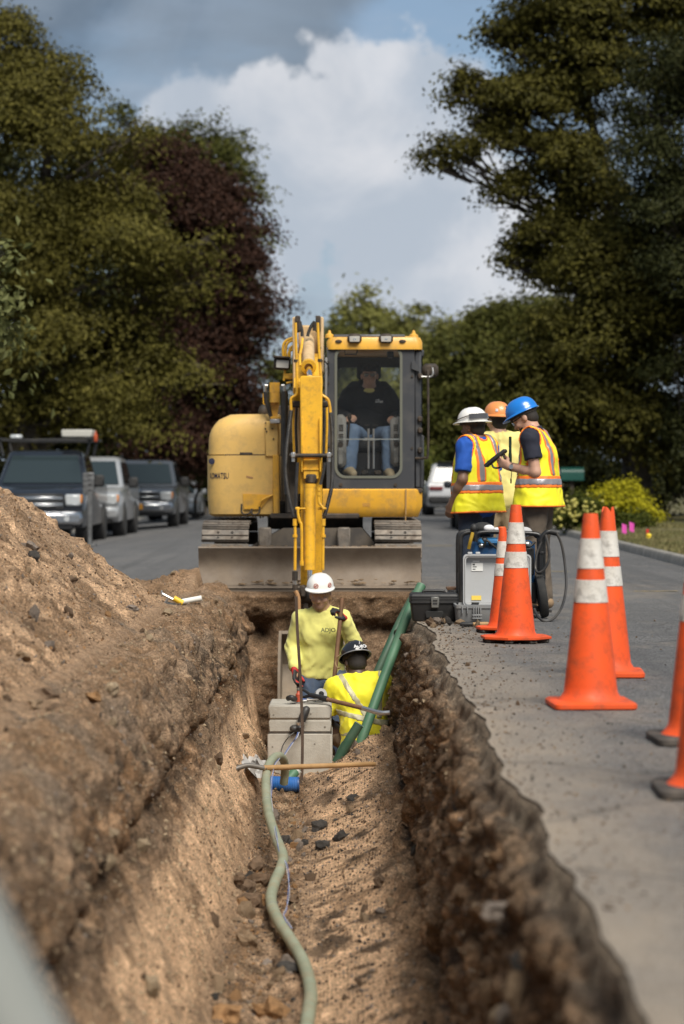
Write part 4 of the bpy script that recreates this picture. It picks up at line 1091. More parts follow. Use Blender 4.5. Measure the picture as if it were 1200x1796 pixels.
def dress_front(root, P, hz, W, grille, bumper, style, plate=None):
    g = MB(); g.box((0, -.012, hz - .26), (W * 1.16, .06, .30), bev=.03); P(g, 'grille', M_BLACKPL)
    if style == 'ram':
        for z in (hz - .12, hz - .26, hz - .40): q = MB(); q.box((0, -.055, z), (W * 1.14, .04, .045), bev=.012); P(q, 'grille_bar', grille)
        q = MB(); q.box((0, -.06, hz - .26), (.05, .04, .30), bev=.01); P(q, 'grille_bar', grille)
    elif style == 'super':
        for z in (hz - .20, hz - .33): q = MB(); q.box((0, -.055, z), (W * 1.15, .05, .075), bev=.02); P(q, 'grille_bar', grille)
        for s in (-1, 1): q = MB(); q.ring(rrect(s * W * .5 - .08, s * W * .5 + .08, hz - .42, hz - .12, .02), rrect(s * W * .5 - .05, s * W * .5 + .05, hz - .38, hz - .17, .02), 'y', -.07, -.02); P(q, 'lamp_surround', M_BLACKPL)
    else:
        for z in (hz - .2, hz - .3): q = MB(); q.box((0, -.05, z), (W * 1.1, .03, .03), bev=.01); P(q, 'grille_bar', grille)
    for s in (-1, 1):
        h = MB(); h.box((s * W * .77, -.0, hz - .24), (W * .34, .10, .24), bev=.035); ho = P(h, 'headlight', M_HEADL)
        a = MB(); a.box((s * W * .92, .02, hz - .22), (.07, .12, .18), bev=.02); a.build('indicator', M_AMBER, ho, local=True)
    bz = .62 if style != 'sedan' else .42
    bm_ = MB(); bm_.box((0, -.10, bz), (2 * W * .97, .24, .26), bev=.06); bo = P(bm_, 'bumper', bumper)
    lo = MB(); lo.box((0, -.06, bz - .17), (2 * W * .8, .16, .14), bev=.03); P(lo, 'air_dam', M_BLACKPL)
    for s in (-1, 1):
        f = MB(); f.cyl((s * W * .66, -.20, bz - .01), (s * W * .66, -.235, bz - .01), .055, n=14); f.build('fog_lamp', M_BLACKPL if style == 'silver' else M_HEADL, bo, local=True)
    if plate:
        p = MB(); p.box((-.02, -.235, bz + .02), (.32, .012, .16), bev=.004); P(p, 'licence_plate', plate)
def build_vehicles():
    navy = mat('dark_car_paint', (.010, .013, .020), .25, .0, coat=.6)
    silver = mat('silver_car_paint', (.46, .47, .48), .28, .55, coat=.6)
    grey = mat('grey_car_paint', (.11, .118, .13), .25, .5, coat=.8)
    white = mat('white_car_paint', (.52, .53, .55), .25, coat=.7)
    black = mat('black_car_paint', (.008, .008, .010), .2, coat=.9)
    grp = 'pickups parked along the left kerb'
    def zr(px, d): x = (px - 600) / FPX * d; return Vector((x, d, float(crown(x))))
    root, P, quad, hz = vehicle('pickup', 'dark work pickup with ladder rack and equipment on its roof', 'pickup truck', zr(62, 50), R(1), navy, 1.02, 2.06, 6.2, group=grp)
    dress_front(root, P, hz, 1.02, M_CHROME, M_CHROME, 'super')
    rk = MB()
    for y in (1.9, 3.6):
        rk.box((0, y, 2.27), (2.0, .07, .06), bev=.01)
        for s in (-1, 1): rk.cyl((s * .9, y, 1.95), (s * .97, y, 2.27), .03, n=8)
    for s in (-1, 1): rk.box((s * .97, 2.9, 2.30), (.06, 3.6, .05), bev=.01)
    P(rk, 'ladder_rack', M_BLACKPL)
    lb = MB(); lb.box((-.62, 2.0, 2.34), (.26, .18, .10), bev=.03); P(lb, 'roof_lamp', M_HEADL)
    st = MB(); st.box((.62, 1.62, 1.28 + .05), (.16, .02, .06)); 
    # things carried on the rack
    eq = MB(); eq.box((0, 0, .09), (.66, .9, .16), bev=.02)
    p = zr(62, 50)
    e1 = empty('tool_box', (p.x + .62, p.y + 2.6, p.z + 2.33), 'pale grey flat case strapped on the dark truck rack', 'case'); eq.build('case', mat('pale_case', (.45, .44, .40), .6), e1, local=True)
    e2 = empty('fuel_can', (p.x + 1.02, p.y + 2.3, p.z + 2.06), 'bright orange equipment hung on the dark truck rack', 'equipment')
    q = MB(); q.box((0, 0, .26), (.07, .2, .18), bev=.02); q.tube([(0, -.08, .34), (0, -.06, .40), (0, .06, .40), (0, .08, .34)], .014, 8); q.build('can', mat('orange_plastic', (.42, .07, .02), .6), e2, local=True)
    e3 = zr(158, 47.5)
    m = MB(); m.box((0, 0, .72), (.085, .06, 1.44), bev=.01, mi=0); m.box((-.03, .0, 1.24), (.22, .04, .42), bev=.01); m.box((0, 0, .02), (.26, .4, .04), bev=.01)
    for z in (1.10, 1.20, 1.30, 1.40): m.box((-.03, -.024, z), (.2, .012, .02))
    o = m.build('grey_post', mat('galvanised_steel', (.20, .20, .20), .5, .6, col2=(.12, .12, .12), nscale=10)); o.location = e3; tag(o, 'grey upright post standing beside the dark truck', 'sign stand')  # grey upright post of unknown use
    root, P, quad, hz = vehicle('pickup', 'bright silver pickup half hidden behind the dark work truck', 'pickup truck', zr(141, 57), R(0), silver, .95, 1.98, 5.4, group=grp)
    dress_front(root, P, hz, .95, M_CHROME, silver, 'silver')
    root, P, quad, hz = vehicle('pickup', 'grey pickup with chrome barred grille and orange plate', 'pickup truck', zr(243, 67), R(-.5), grey, 1.0, 1.95, 5.8, group=grp)
    dress_front(root, P, hz, 1.0, M_CHROME, M_CHROME, 'ram', M_PLATE)
    root, P, quad, hz = vehicle('sedan', 'low silver sedan parked behind the grey pickup', 'car', zr(303, 86), R(0), silver, .9, 1.42, 4.7)
    dress_front(root, P, hz, .9, M_BLACKPL, silver, 'sedan')
    root, P, quad, hz = vehicle('suv', 'black car in the shade behind the excavator tail', 'car', zr(385, 104), R(0), black, .95, 1.72, 4.7)
    dress_front(root, P, hz, .95, M_BLACKPL, black, 'silver')
    def dress_rear(root, P, W, L, hz, lampc):
        for s in (-1, 1):
            t = MB(); t.box((s * W * .70, L + .0, hz - .10), (W * .46, .10, .13), bev=.03); P(t, 'tail_light', lampc)
        bm_ = MB(); bm_.box((0, L + .03, .52), (2 * W * .96, .2, .24), bev=.06); P(bm_, 'rear_bumper', M_BLACKPL)
        pl = MB(); pl.box((0, L + .02, hz - .22), (.34, .03, .17), bev=.005); P(pl, 'licence_plate', M_STICK)
        rf = MB(); rf.box((0, L - .55, H_ + .02), (W * 1.3, .5, .03), bev=.01); P(rf, 'roof_rail', M_BLACKPL)
    H_ = 1.72
    p = zr(790, 78 + 4.8); root, P, quad, hz = vehicle('suv', 'white sport utility car parked beyond the excavator cab', 'car', p, R(180), white, .96, 1.72, 4.8, front=False); dress_rear(root, P, .96, 4.8, hz, M_REDL)
    H_ = 1.50
    p = zr(858, 54 + 4.6); root, P, quad, hz = vehicle('suv', 'black car mostly hidden behind the three standing workers', 'car', p, R(180), black, .93, 1.50, 4.6, front=False); dress_rear(root, P, .93, 4.6, hz, M_REDL)
build_vehicles()

# ------------------------------------------------------------------ traffic cones
def cone_mats():
    o = mat('cone_orange', (.80, .095, .018), .5, col2=(.66, .085, .02), nscale=3, namt=.5, dirt=(.13, .055, .03), dirt_amt=.6, dscale=9, spec=.35)
    w = mat('cone_collar', (.68, .66, .62), .5, col2=(.55, .52, .47), nscale=6, namt=.6, dirt=(.12, .105, .09), dirt_amt=.85, dscale=15)
    k = mat('cone_rubber', (.045, .040, .036), .9, col2=(.11, .09, .075), nscale=8, namt=.7)
    return o, w, k
def traffic_cone(label, px, d, H=.914, kind='square', rot=0.0, tilt=0.0, dark=False, group='orange traffic cones on the asphalt', torn=False):
    o_, w_, k_ = cone_mats(); x = (px - 600) / FPX * d
    root = empty('traffic_cone', (x, d, float(crown(x)) + .002), label, 'traffic cone', group, rot)
    s = H / .914; zb = .036
    rad = lambda z: (.131 + (.034 - .131) * ((z - zb) / (.914 - zb))) * s if s > .9 else (.125 + (.03 - .125) * ((z - zb) / (.914 - zb))) * s
    b = MB()
    if kind == 'square':
        hw = .195 * s
        for (w0, z0) in ((hw, 0), (hw, .022), (hw - .012, .034)): pass
        pts = lambda w, c: rrect(-w, w, -w, w, c, 3)
        loft(b, [[(p[0], p[1], z) for p in pts(w, c)] for (w, c, z) in ((hw - .006, .03, .0), (hw, .035, .006), (hw, .035, .024), (hw - .012, .03, .033))])
        b.build('base', k_ if dark else o_, root, local=True)
    else:
        pts = lambda w: [(w * math.cos(R(22.5 + 45 * k)) * 1.08, w * math.sin(R(22.5 + 45 * k)) * 1.08) for k in range(8)]
        loft(b, [[(p[0], p[1], z) for p in pts(w)] for (w, z) in ((.218 * s, .022), (.224 * s, .027), (.224 * s, .040), (.20 * s, .046))])
        b.build('base', o_, root, local=True)
        for k in range(8):
            f = MB(); a = R(22.5 + 45 * k); f.box((math.cos(a) * .18 * s, math.sin(a) * .18 * s, .011), (.085, .055, .022), bev=.006, rot=a); f.build('foot', k_, root, local=True)
    c = MB(); prof = [(rad(zb) * 1.22, .030), (rad(zb) * 1.10, .045), (rad(.07), .07)]
    prof += [(rad(z), z * s) for z in np.linspace(.1, .90, 12)] + [(rad(.914) * .96, .914 * s), (rad(.914) * .6, .914 * s - .004), (rad(.914) * .55, .80 * s)]
    c.lathe(prof, 36); co = c.build('cone_body', o_, root, local=True)
    if torn:
        for v in co.data.vertices:
            if v.co.z > .895 * s: v.co.z += .016 * math.sin(3 * math.atan2(v.co.y, v.co.x) + 1)
    for (z0, z1) in ((.655, .795), (.495, .60)):
        q = MB(); q.lathe([(rad(z0) + .0005, z0 * s - .001), (rad(z0) + .0028, z0 * s), (rad((z0 + z1) / 2) + .003, (z0 + z1) / 2 * s), (rad(z1) + .0028, z1 * s), (rad(z1) + .0005, z1 * s + .001)], 36)
        q.build('reflective_collar', w_, root, local=True)
    return root
traffic_cone('clean topped orange cone nearest the trench on a square orange base', 1036, 11.45, rot=R(3))
traffic_cone('grimy orange cone with torn top behind the nearest square based cone', 1066, 13.3, rot=R(-4), torn=True)
traffic_cone('orange cone on an eight sided footed base in front of the open grey case', 905, 16.1, kind='oct', rot=R(6))
traffic_cone('smaller orange cone hidden behind the footed cone by the grey case', 882, 17.15, H=.74, kind='oct', rot=R(10))
traffic_cone('orange cone with dark rubber base, the upper one cut by the right picture edge', 1227, 9.9, rot=R(2), dark=True)
traffic_cone('closest cone with dark rubber base at the right picture edge', 1250, 8.25, rot=R(-2), dark=True)
# mailbox, flags and yard marks on the lawn
def roadside():
    p = at(1003, 870, 58); x = p.x
    r = empty('mailbox', (x, 58, .12), 'dark green mailbox on a post before the hedge', 'mailbox')
    m = MB(); m.box((0, 0, .5), (.09, .09, 1.0), bev=.01); m.build('post', M_BARK, r, local=True)
    m = MB(); pr = [(-.16, 1.0), (.16, 1.0), (.16, 1.18)] + [(.16 * math.cos(a), 1.18 + .14 * math.sin(a)) for a in np.linspace(.3, 2.84, 7)] + [(-.16, 1.18)]
    Mz = Matrix.Rotation(R(90), 4, 'Z'); m.prism(pr, 'y', -.28, .28, M=Mz); m.build('box', mat('mailbox_green', (.012, .085, .065), .4), r, local=True)
    pk = mat('pink_flag', (.85, .10, .50), .6)
    for (px, py, lab) in ((1091, 925, 'pink marker flag, the left of the pair below the golden shrub'), (1104, 922, 'pink marker flag, the right of the pair below the golden shrub')):
        q = at(px, py, 43); r = empty('marker_flag', (q.x, 43, .12), lab, 'flag', 'pink marker flags on the lawn')
        h = q.z - .12
        m = MB(); m.cyl((0, 0, -.05), (0, 0, h + .08), .004, n=6); m.build('wire', M_RIM, r, local=True)
        m = MB(); vs = [(.005 + .075 * u, .015 * math.sin(4 * u + 1), h + .07 - .16 * w - .03 * u) for u in (0, .33, .66, 1) for w in (0, 1)]
        m.add(vs, [(0, 1, 3, 2), (2, 3, 5, 4), (4, 5, 7, 6)]); m.add([(a - .005, b + .004, c) for a, b, c in vs], [(0, 2, 3, 1), (2, 4, 5, 3), (4, 6, 7, 5)]); m.build('flag_sheet', pk, r, local=True)
    q = at(1134, 933, 44); r = empty('marker_flag', (q.x, 44, .12), 'small red marker flag on the lawn', 'flag')
    m = MB(); m.cyl((0, 0, -.05), (0, 0, q.z - .02), .004, n=6); m.build('wire', M_RIM, r, local=True); m = MB(); m.box((.02, 0, q.z - .12), (.05, .008, .10)); m.build('flag_sheet', mat('red_flag', (.55, .02, .015), .6), r, local=True)
    q = at(1138, 949, 40.5); m = MB(); m.ball((0, 0, .03), (.05, .05, .035), 8, 6); m.lathe([(.06, -.02), (.055, 0), (.02, .01)], 8)
    o = m.build('utility_cap', mat('yellow_plastic', (.75, .55, .03), .5)); o.location = (q.x, 40.5, .15); tag(o, 'tiny yellow marker cap lying on the lawn', 'marker')
roadside()
# ------------------------------------------------------------------ excavator
YEL = mat('machine_yellow', (.76, .40, .035), .42, col2=(.68, .36, .045), nscale=2.5, namt=.5, dirt=(.25, .16, .07), dirt_amt=.6, dscale=8, coat=.15, bump=.05, bscale=30)
YELA = mat('arm_yellow', (.80, .44, .025), .42, col2=(.72, .385, .025), nscale=4, namt=.5, dirt=(.16, .09, .03), dirt_amt=.6, dscale=11, coat=.1)
YELF = mat('faded_yellow', (.74, .47, .14), .5, col2=(.66, .42, .13), nscale=3, namt=.5, dirt=(.36, .25, .12), dirt_amt=.5, dscale=7)
FADE = mat('faded_cylinder_paint', (.62, .44, .25), .6, col2=(.52, .36, .18), nscale=6, namt=.6, dirt=(.25, .16, .08), dirt_amt=.5, dscale=9)
DGREY = mat('cab_grey', (.042, .045, .052), .5, dirt=(.13, .12, .105), dirt_amt=.35, dscale=4)
DBLK = mat('grease_black', (.022, .019, .016), .7, col2=(.06, .042, .028), nscale=9, namt=.7)
STEEL = mat('worn_track_steel', (.14, .125, .11), .6, .35, col2=(.24, .205, .17), nscale=7, namt=.8, dirt=(.10, .07, .05), dirt_amt=.6, dscale=10, bump=.3, bscale=25)
BLADE = mat('dusty_blade_steel', (.205, .165, .128), .72, .1, col2=(.15, .115, .085), nscale=3.2, namt=.9, dirt=(.32, .25, .18), dirt_amt=.5, dscale=3, bump=.25, bscale=18)
FRAME_D = mat('dirty_undercarriage', (.052, .046, .042), .75, col2=(.11, .09, .07), nscale=5, namt=.7, bump=.2, bscale=15)
HOSE = mat('hydraulic_hose', (.020, .020, .022), .5, col2=(.05, .045, .04), nscale=12, namt=.6)
ROD = mat('chromed_rod', (.80, .80, .80), .12, 1.0)
GALV = mat('zinc_fitting', (.55, .54, .52), .35, .9)
CGLASS = glass_mat('cab_glass', (.985, .99, .985), dirt=.007)
INT = mat('cab_interior', (.34, .33, .31), .8, dirt=(.12, .10, .08), dirt_amt=.5)
SEAT = mat('seat_cloth', (.02, .02, .022), .9)
LETTER = mat('dark_blue_lettering', (.015, .018, .045), .5)
LAMP = mat('work_lamp_lens', (.42, .40, .36), .15, spec=.9)
RUSTM = mat('rust_peach', (.40, .22, .10), .8)

def build_excavator():
    root = empty('excavator', (-.28, 25.3, 0), 'yellow excavator with dozer blade straddling the far end of the trench', 'excavator')
    def P(mb, n, m, par=None, sm=38): return mb.build(n, m, par or root, smooth=sm)
    W = at
    # --- undercarriage
    for cx in (-1.165, .56):
        path = []; rr = .315; z0 = .33; ya, yb = 24.35, 26.55
        nsh = 38; per = 2 * (yb - ya) + 2 * math.pi * rr
        core = MB(); core.box((cx, (ya + yb) / 2, z0), (.24, yb - ya + .1, .34), bev=.08)
        for y in (ya, yb): core.cyl((cx - .11, y, z0), (cx + .11, y, z0), .25, n=22)
        for k in range(5): core.cyl((cx - .13, ya + .35 + .38 * k, .16), (cx + .13, ya + .35 + .38 * k, .16), .10, n=14)
        tr = P(core, 'track', FRAME_D)
        sm = MB(); sm.box((0, 0, 0), (.47, .150, .022), bev=.006)
        sm.box((0, -.062, .018), (.465, .018, .030), bev=.005); sm.box((0, .0, .014), (.465, .014, .024), bev=.004)
        for bx in (-.07, .07):
            for by in (-.035, .035): sm.cyl((bx, by, .008), (bx, by, .02), .013, n=8, mi=1)
        sm.box((0, 0, -.04), (.20, .12, .06), bev=.01)
        proto = None
        for k in range(nsh):
            d = per * (k + .35) / nsh; L1 = yb - ya
            if d < L1: y, z, a = ya + d, z0 + rr, 0
            elif d < L1 + math.pi * rr: t = (d - L1) / rr; y, z, a = yb + rr * math.sin(t), z0 + rr * math.cos(t), -t
            elif d < 2 * L1 + math.pi * rr: y, z, a = yb - (d - L1 - math.pi * rr), z0 - rr, math.pi
            else: t = (d - 2 * L1 - math.pi * rr) / rr; y, z, a = ya - rr * math.sin(t), z0 - rr * math.cos(t), math.pi - t
            if proto is None: proto = sm.build('track_shoe', [STEEL, DBLK]); o = proto
            else: o = proto.copy(); COL.objects.link(o)
            o.location = (cx, y, z); o.rotation_euler = (a + .012 * math.sin(k * 3), .008 * math.sin(k * 7), 0); adopt(o, tr)
    b = MB(); b.prism([(-.95, .27), (-.92, .42), (-.60, .60), (-.28 - .32 + .68 + .12, .60), (.36, .42), (.38, .27)], 'y', 24.55, 26.2); P(b, 'carbody', FRAME_D)
    for x in (-.78, .02):
        b = MB(); b.box((x, 24.5, .45), (.13, .14, .32), bev=.015); b.box((x, 24.40, .28), (.11, .16, .12), bev=.02); P(b, 'blade_bracket', STEEL)
    b = MB(); b.cyl((-.28, 25.4, .58), (-.28, 25.4, .74), .50, n=40); b.box((-.28, 25.1, .72), (.92, .9, .06), bev=.015); P(b, 'slew_ring', DBLK)
    # --- dozer blade
    pr = []
    for t in np.linspace(0, 1, 12): pr.append((23.36 + .10 * math.sin(math.pi * t) - .03 * (1 - t), .045 + .385 * t))
    pr = pr + [(23.50, .43), (23.53, .30), (23.52, .05)]
    b = MB(); b.prism(pr, 'x', -1.39, .765); bl = P(b, 'dozer_blade', BLADE)
    b = MB(); b.box((-.3125, 23.37, .040), (2.15, .05, .075), bev=.01); P(b, 'cutting_edge', BLADE, bl)
    b = MB(); b.cyl((-1.39, 23.385, .428), (.765, 23.385, .428), .018, n=10); P(b, 'top_lip', BLADE, bl)
    gg = np.random.default_rng(8); mv = []; mf = []
    for k in range(160):
        v, f = ROCKS[int(gg.integers(0, 4))]; onlip = k > 70; sc = (.008 + .02 * gg.random() ** 2) * (.7 if onlip else 1)
        p = np.array((gg.uniform(-1.36, .74), 23.34 if not onlip else 23.41 + .04 * gg.random(), (.085 + .05 * gg.random() ** 2) if not onlip else .447)); o_ = len(mv)
        mv += list(v * sc * (1.6, .5, .8) + p); mf += [tuple(q + o_ for q in t) for t in f.tolist()]
    mm_ = MB(); mm_.v = [tuple(q) for q in mv]; mm_.f = mf; mm_.m = [0] * len(mf); tag(P(mm_, 'mud_crust', M_STONE[0], bl), kind='stuff')
    for x in (-.78, .02):
        b = MB(); b.box((x, 23.98, .22), (.12, .95, .16), bev=.02); P(b, 'blade_arm', FRAME_D)
    b = MB(); b.cyl((-.38, 24.5, .42), (-.38, 23.55, .33), .06); P(b, 'blade_cylinder', FRAME_D)
    # --- deck
    b = MB(); b.box((-.30, 25.9, .80), (1.7, 1.9, .14), bev=.03); P(b, 'deck', DBLK)
    # left body: counterweight (below) and engine hood (above)
    d0 = 24.75; kx = lambda px, d=d0: (px - 600) / FPX * d; kz = lambda py, d=d0: CAMZ - (py - HZ) / FPX * d
    x0, x1 = kx(362), kx(490); yb = 26.95
    def body_plan(xl, xr, yf, yr, rf, rr_): # plan outline with rounded left corners
        pts = [(xr, yf)]
        for a in np.linspace(0, 90, 6): pts.append((xl + rf - rf * math.sin(R(a)), yf + rf - rf * math.cos(R(a))))
        for a in np.linspace(0, 90, 9): pts.append((xl + rr_ - rr_ * math.cos(R(a)), yr - rr_ + rr_ * math.sin(R(a))))
        pts.append((xr, yr)); return pts
    b = MB(); zA, zB = kz(905), kz(798)
    secs = []
    for (z, ins) in ((zA - .005, .05), (zA + .02, .015), (kz(870), .0), (zB - .004, .0)): secs.append([(p[0], p[1], z) for p in body_plan(x0 + ins, x1, d0 + ins, yb - ins, .22, .9)])
    loft(b, secs); cw = P(b, 'counterweight', YELF)
    b = MB(); zC = kz(727); secs = []
    for t in np.linspace(0, 1, 9):
        z = zB + .006 + (zC - zB) * t; ins = .012 + .10 * max(0, (t - .45) / .55) ** 2.2 + (.05 if t == 1 else 0)
        secs.append([(p[0], p[1], z) for p in body_plan(x0 + ins + .12 * max(0, t - .3) ** 1.6, x1 - .002, d0 + .008 + ins * .5, yb - .1 - ins, .20 + .05 * t, .85)])
    loft(b, secs); hood = P(b, 'engine_hood', YELF)
    b = MB(); b.box(((x0 + x1) / 2 + .08, d0 + .012, zB + .001), (x1 - x0 - .22, .02, .012)); P(b, 'hood_seam', DBLK)
    b = MB(); b.box((kx(432), d0 + .006, zB + .012), (.13, .02, .03), bev=.006); P(b, 'latch', DBLK)
    # bolted strip beside the hood, dark slot, lower pocket and step handle
    b = MB(); b.box((kx(477), d0 + .0, kz(770)), (.135, .05, kz(738) - kz(800)), bev=.01); sp = P(b, 'bolted_panel', YELF)
    for (px, py) in ((466, 742), (478, 742), (466, 752), (478, 752), (468, 757), (480, 770)):
        q = MB(); q.cyl((kx(px), d0 - .024, kz(py)), (kx(px), d0 - .034, kz(py)), .009, n=8); P(q, 'bolt', DBLK, sp)
    b = MB(); b.box((kx(484), d0 - .01, kz(850)), (.06, .06, kz(798) - kz(903)), bev=.008); P(b, 'corner_post', YEL)
    pk = MB(); pk.prism([(kx(426), kz(866)), (kx(478), kz(868)), (kx(456), kz(893)), (kx(428), kz(893))], 'y', d0 - .012, d0 + .02); P(pk, 'step_pocket', YEL, cw)
    h = MB(); h.tube(smooth_path([W(424, 884, d0 - .01), W(425, 900, d0 - .05), W(436, 901, d0 - .06), W(443, 893, d0 - .01)], 4), .009, 8); h.tube(smooth_path([W(441, 893, d0 - .01), W(443, 902, d0 - .06), W(454, 900, d0 - .05), W(456, 886, d0 - .01)], 4), .009, 8); P(h, 'step_rail', DBLK, cw)
    h = MB(); h.tube(smooth_path([W(455, 888, d0 - .03), W(460, 877, d0 - .04), W(479, 868, d0 - .03)], 4), .010, 8); P(h, 'step_rail', YEL, cw)
    for i in range(22):
        if i % 3 == 1: continue
        q = MB(); q.box((kx(382 + i * 4.4), d0 + .02, zA - .012), (.018, .03, .014 + .01 * (i % 2))); P(q, 'dirt_crust', DBLK, cw)
    Mt = frame((0, 0, kz(835)), (1, 0, 0), (0, 0, 1)) @ Matrix.Diagonal((.60, 1, 1, 1)); lt = text('lettering', 'KOMATSU', .084, Mt, LETTER, None, .002, .0008)
    for v in lt.data.vertices:      # wrap the print round the corner of the counterweight
        x = v.co.x + kx(381.5); yy = d0 - .001 + v.co.y; s_ = x0 + .22 - x
        if s_ > 0: an = s_ / .22; x = x0 + .22 - .22 * math.sin(an); yy = d0 + .22 - .221 * math.cos(an) + v.co.y
        v.co = (x, yy, v.co.z)
    adopt(lt, cw)
    b = MB(); b.lathe([(.0, 0), (.032, .0), (.032, .006), (.0, .008)], 18, frame((kx(371), d0 + .055, kz(809)), (1, 0, 0), (0, 0, 1))); P(b, 'badge', LETTER, cw)
    b = MB(); b.box((kx(438), d0 - .002, kz(837)), (.07, .004, .018), rot=Matrix.Rotation(R(12), 4, 'Y')); P(b, 'paint_chip', RUSTM, cw)
    # black panel standing in for the shade in the gap behind the boom
    b = MB(); b.box((kx(528), 25.45, 1.30), (.58, .12, 1.15), bev=.02); P(b, 'gap_shade_panel', DBLK)
    b = MB(); b.box((kx(512), 24.80, kz(838)), (.13, .25, kz(775) - kz(902)), bev=.02); P(b, 'swing_post', RUSTM if False else FRAME_D)
    # --- filter head, breather and rails on the left
    fd = 24.7; b = MB(); b.cyl(W(482, 706, fd), W(482, 688, fd), .052, n=20); b.cyl(W(482, 688, fd), W(482, 671, fd), .058, n=6); b.cyl(W(482, 709, fd), W(482, 705, fd), .02, n=10); fl = P(b, 'oil_filter', YEL)
    b = MB(); b.prism([(W(474, 705, fd).x, W(0, 703, fd).z), (W(491, 705, fd).x, W(0, 703, fd).z), (W(486, 731, fd).x, W(0, 731, fd).z), (W(478, 731, fd).x, W(0, 731, fd).z)], 'y', fd + .03, fd + .05); b.box(W(483, 733, fd), (.10, .06, .03), bev=.006); P(b, 'filter_bracket', YEL, fl)
    for px in (465, 499):
        q = MB(); q.cyl(W(px, 687, fd), W(px, 676, fd), .016, n=8); q.cyl(W(px, 676, fd), W(px + (5 if px < 480 else -5), 676, fd), .012, n=8); P(q, 'fitting', GALV, fl)
    q = MB(); q.tube(smooth_path([W(465, 688, fd), W(467, 705, fd), W(475, 730, fd + .02), W(479, 738, fd)], 5), .019, 8); P(q, 'hose', HOSE, fl)
    q = MB(); q.tube([W(462, 690, fd), W(462, 708, fd), W(467, 711, fd)], .007, 6); P(q, 'guard_bar', YEL, fl)
    q = MB(); q.box(W(483, 739, fd), (.11, .08, .05), bev=.01); P(q, 'valve_block', GALV, fl)
    q = MB(); q.ball(W(462, 722, 25.2), (.055, .055, .075), 14, 8); P(q, 'air_pre_cleaner', DBLK)
    q = MB(); q.tube(smooth_path([W(500, 686, 24.6), W(500, 720, 24.6), W(500, 790, 24.58), W(504, 868, 24.5)], 6), .034, 10); P(q, 'hose', HOSE)
    q = MB(); q.tube(smooth_path([W(494, 690, 24.65), W(495, 740, 24.65), W(494, 800, 24.6)], 6), .012, 8); P(q, 'hose', HOSE)
    for (pts) in ([(497, 628), (497, 606), (503, 597), (515, 592)], [(501, 626), (502, 608), (507, 600), (516, 596)], [(508, 628), (509, 612), (516, 606)], [(506, 640), (507, 618), (517, 612)]):
        q = MB(); q.tube(smooth_path([W(x, y, 24.35) for x, y in pts], 5), .013, 8); P(q, 'boom_pipe', YELA)
    # --- boom: foot, knee, tip
    bx = W(541, 0, 24).x
    def sweep_box(name, prof, w, m, par=None, bev=.0):
        mb = MB(); n = len(prof) // 2
        mb.prism(prof, 'x', bx - w / 2, bx + w / 2); return P(mb, name, m, par)
    boom = sweep_box('boom', [(25.05, 1.00), (24.70, .95), (24.22, 1.83), (24.0, 2.06), (23.5, 2.04), (22.75, 1.78), (22.66, 1.95), (23.2, 2.20), (23.85, 2.34), (24.25, 2.30), (24.62, 2.0)], .24, YELA)
    for s in (-1, 1):
        q = MB(); q.box((bx + s * .135, 24.0, 2.42), (.035, .55, .54), bev=.01); P(q, 'boom_bracket', FADE, boom)
        q = MB(); q.box((bx + s * .10, 23.75, 2.62), (.05, .12, .16), bev=.01); P(q, 'cylinder_lug', DBLK, boom)
    q = MB(); q.box((bx - .0, 24.2, 2.48), (.20, .3, .30), bev=.02); P(q, 'cylinder_mount', FADE, boom)
    # boom lift cylinder, below
    q = MB(); q.cyl((bx - .02, 24.55, .95), (bx - .02, 24.05, 1.75), .06, n=16); P(q, 'boom_cylinder', YELA)
    # arm cylinder on top of the boom, seen end on
    a0 = W(541, 590, 23.9); a1 = W(541.5, 643, 22.85)
    q = MB(); q.cyl(a0, a0 + (a1 - a0) * .12, .040, .058, n=22); q.cyl(a0 + (a1 - a0) * .12, a1, .058, n=22); ac = P(q, 'arm_cylinder', FADE)
    q = MB(); q.lathe([(.058, -.03), (.072, -.03), (.072, .03), (.04, .034), (.04, -.03)], 22, frame(a1, (a1 - a0).cross(Vector((0, 0, 1))), (a1 - a0).cross((a1 - a0).cross(Vector((0, 0, 1)))))); P(q, 'gland', YELA, ac)
    q = MB(); q.cyl(a1, W(544, 662, 22.55), .026, n=14); P(q, 'piston_rod', ROD, ac)
    for s, pxs in ((-1, (529, 526, 526, 531)), (1, (537, 0, 0, 0))):
        pass
    q = MB(); q.tube(smooth_path([W(531, 594, 23.4), W(529, 610, 23.3), W(526, 625, 23.0), W(527, 642, 22.9)], 5), .012, 8); P(q, 'oil_pipe', YELA, ac)
    # stick: top plate box, then narrowing between side plates
    d1 = 22.45; sx = W(546, 0, d1).x
    stz = lambda py, d=d1: CAMZ - (py - HZ) / FPX * d
    q = MB(); q.box((sx, d1 + .17, (stz(659) + stz(800)) / 2), (.205, .34, stz(659) - stz(800)), bev=.012); arm = P(q, 'arm', YELA)
    q = MB(); q.prism([(d1 + .04, stz(800)), (d1 + .34, stz(800)), (d1 + .28, stz(1045)), (d1 + .10, stz(1045))], 'x', sx - .10, sx + .10); P(q, 'arm_beam', YELA, arm)
    for s in (-1, 1):
        q = MB(); q.box((sx + s * .085, d1 - .012, (stz(745) + stz(815)) / 2 + .0), (.02, .05, stz(745) - stz(842)), bev=.006); P(q, 'cylinder_cheek', YELA, arm)
    q = MB(); q.box((sx, d1 + .03, stz(823)), (.15, .06, stz(803) - stz(838)), bev=.008); q.box((sx, d1 - .005, stz(823)), (.152, .012, .014)); P(q, 'cheek_plate', YELA, arm)
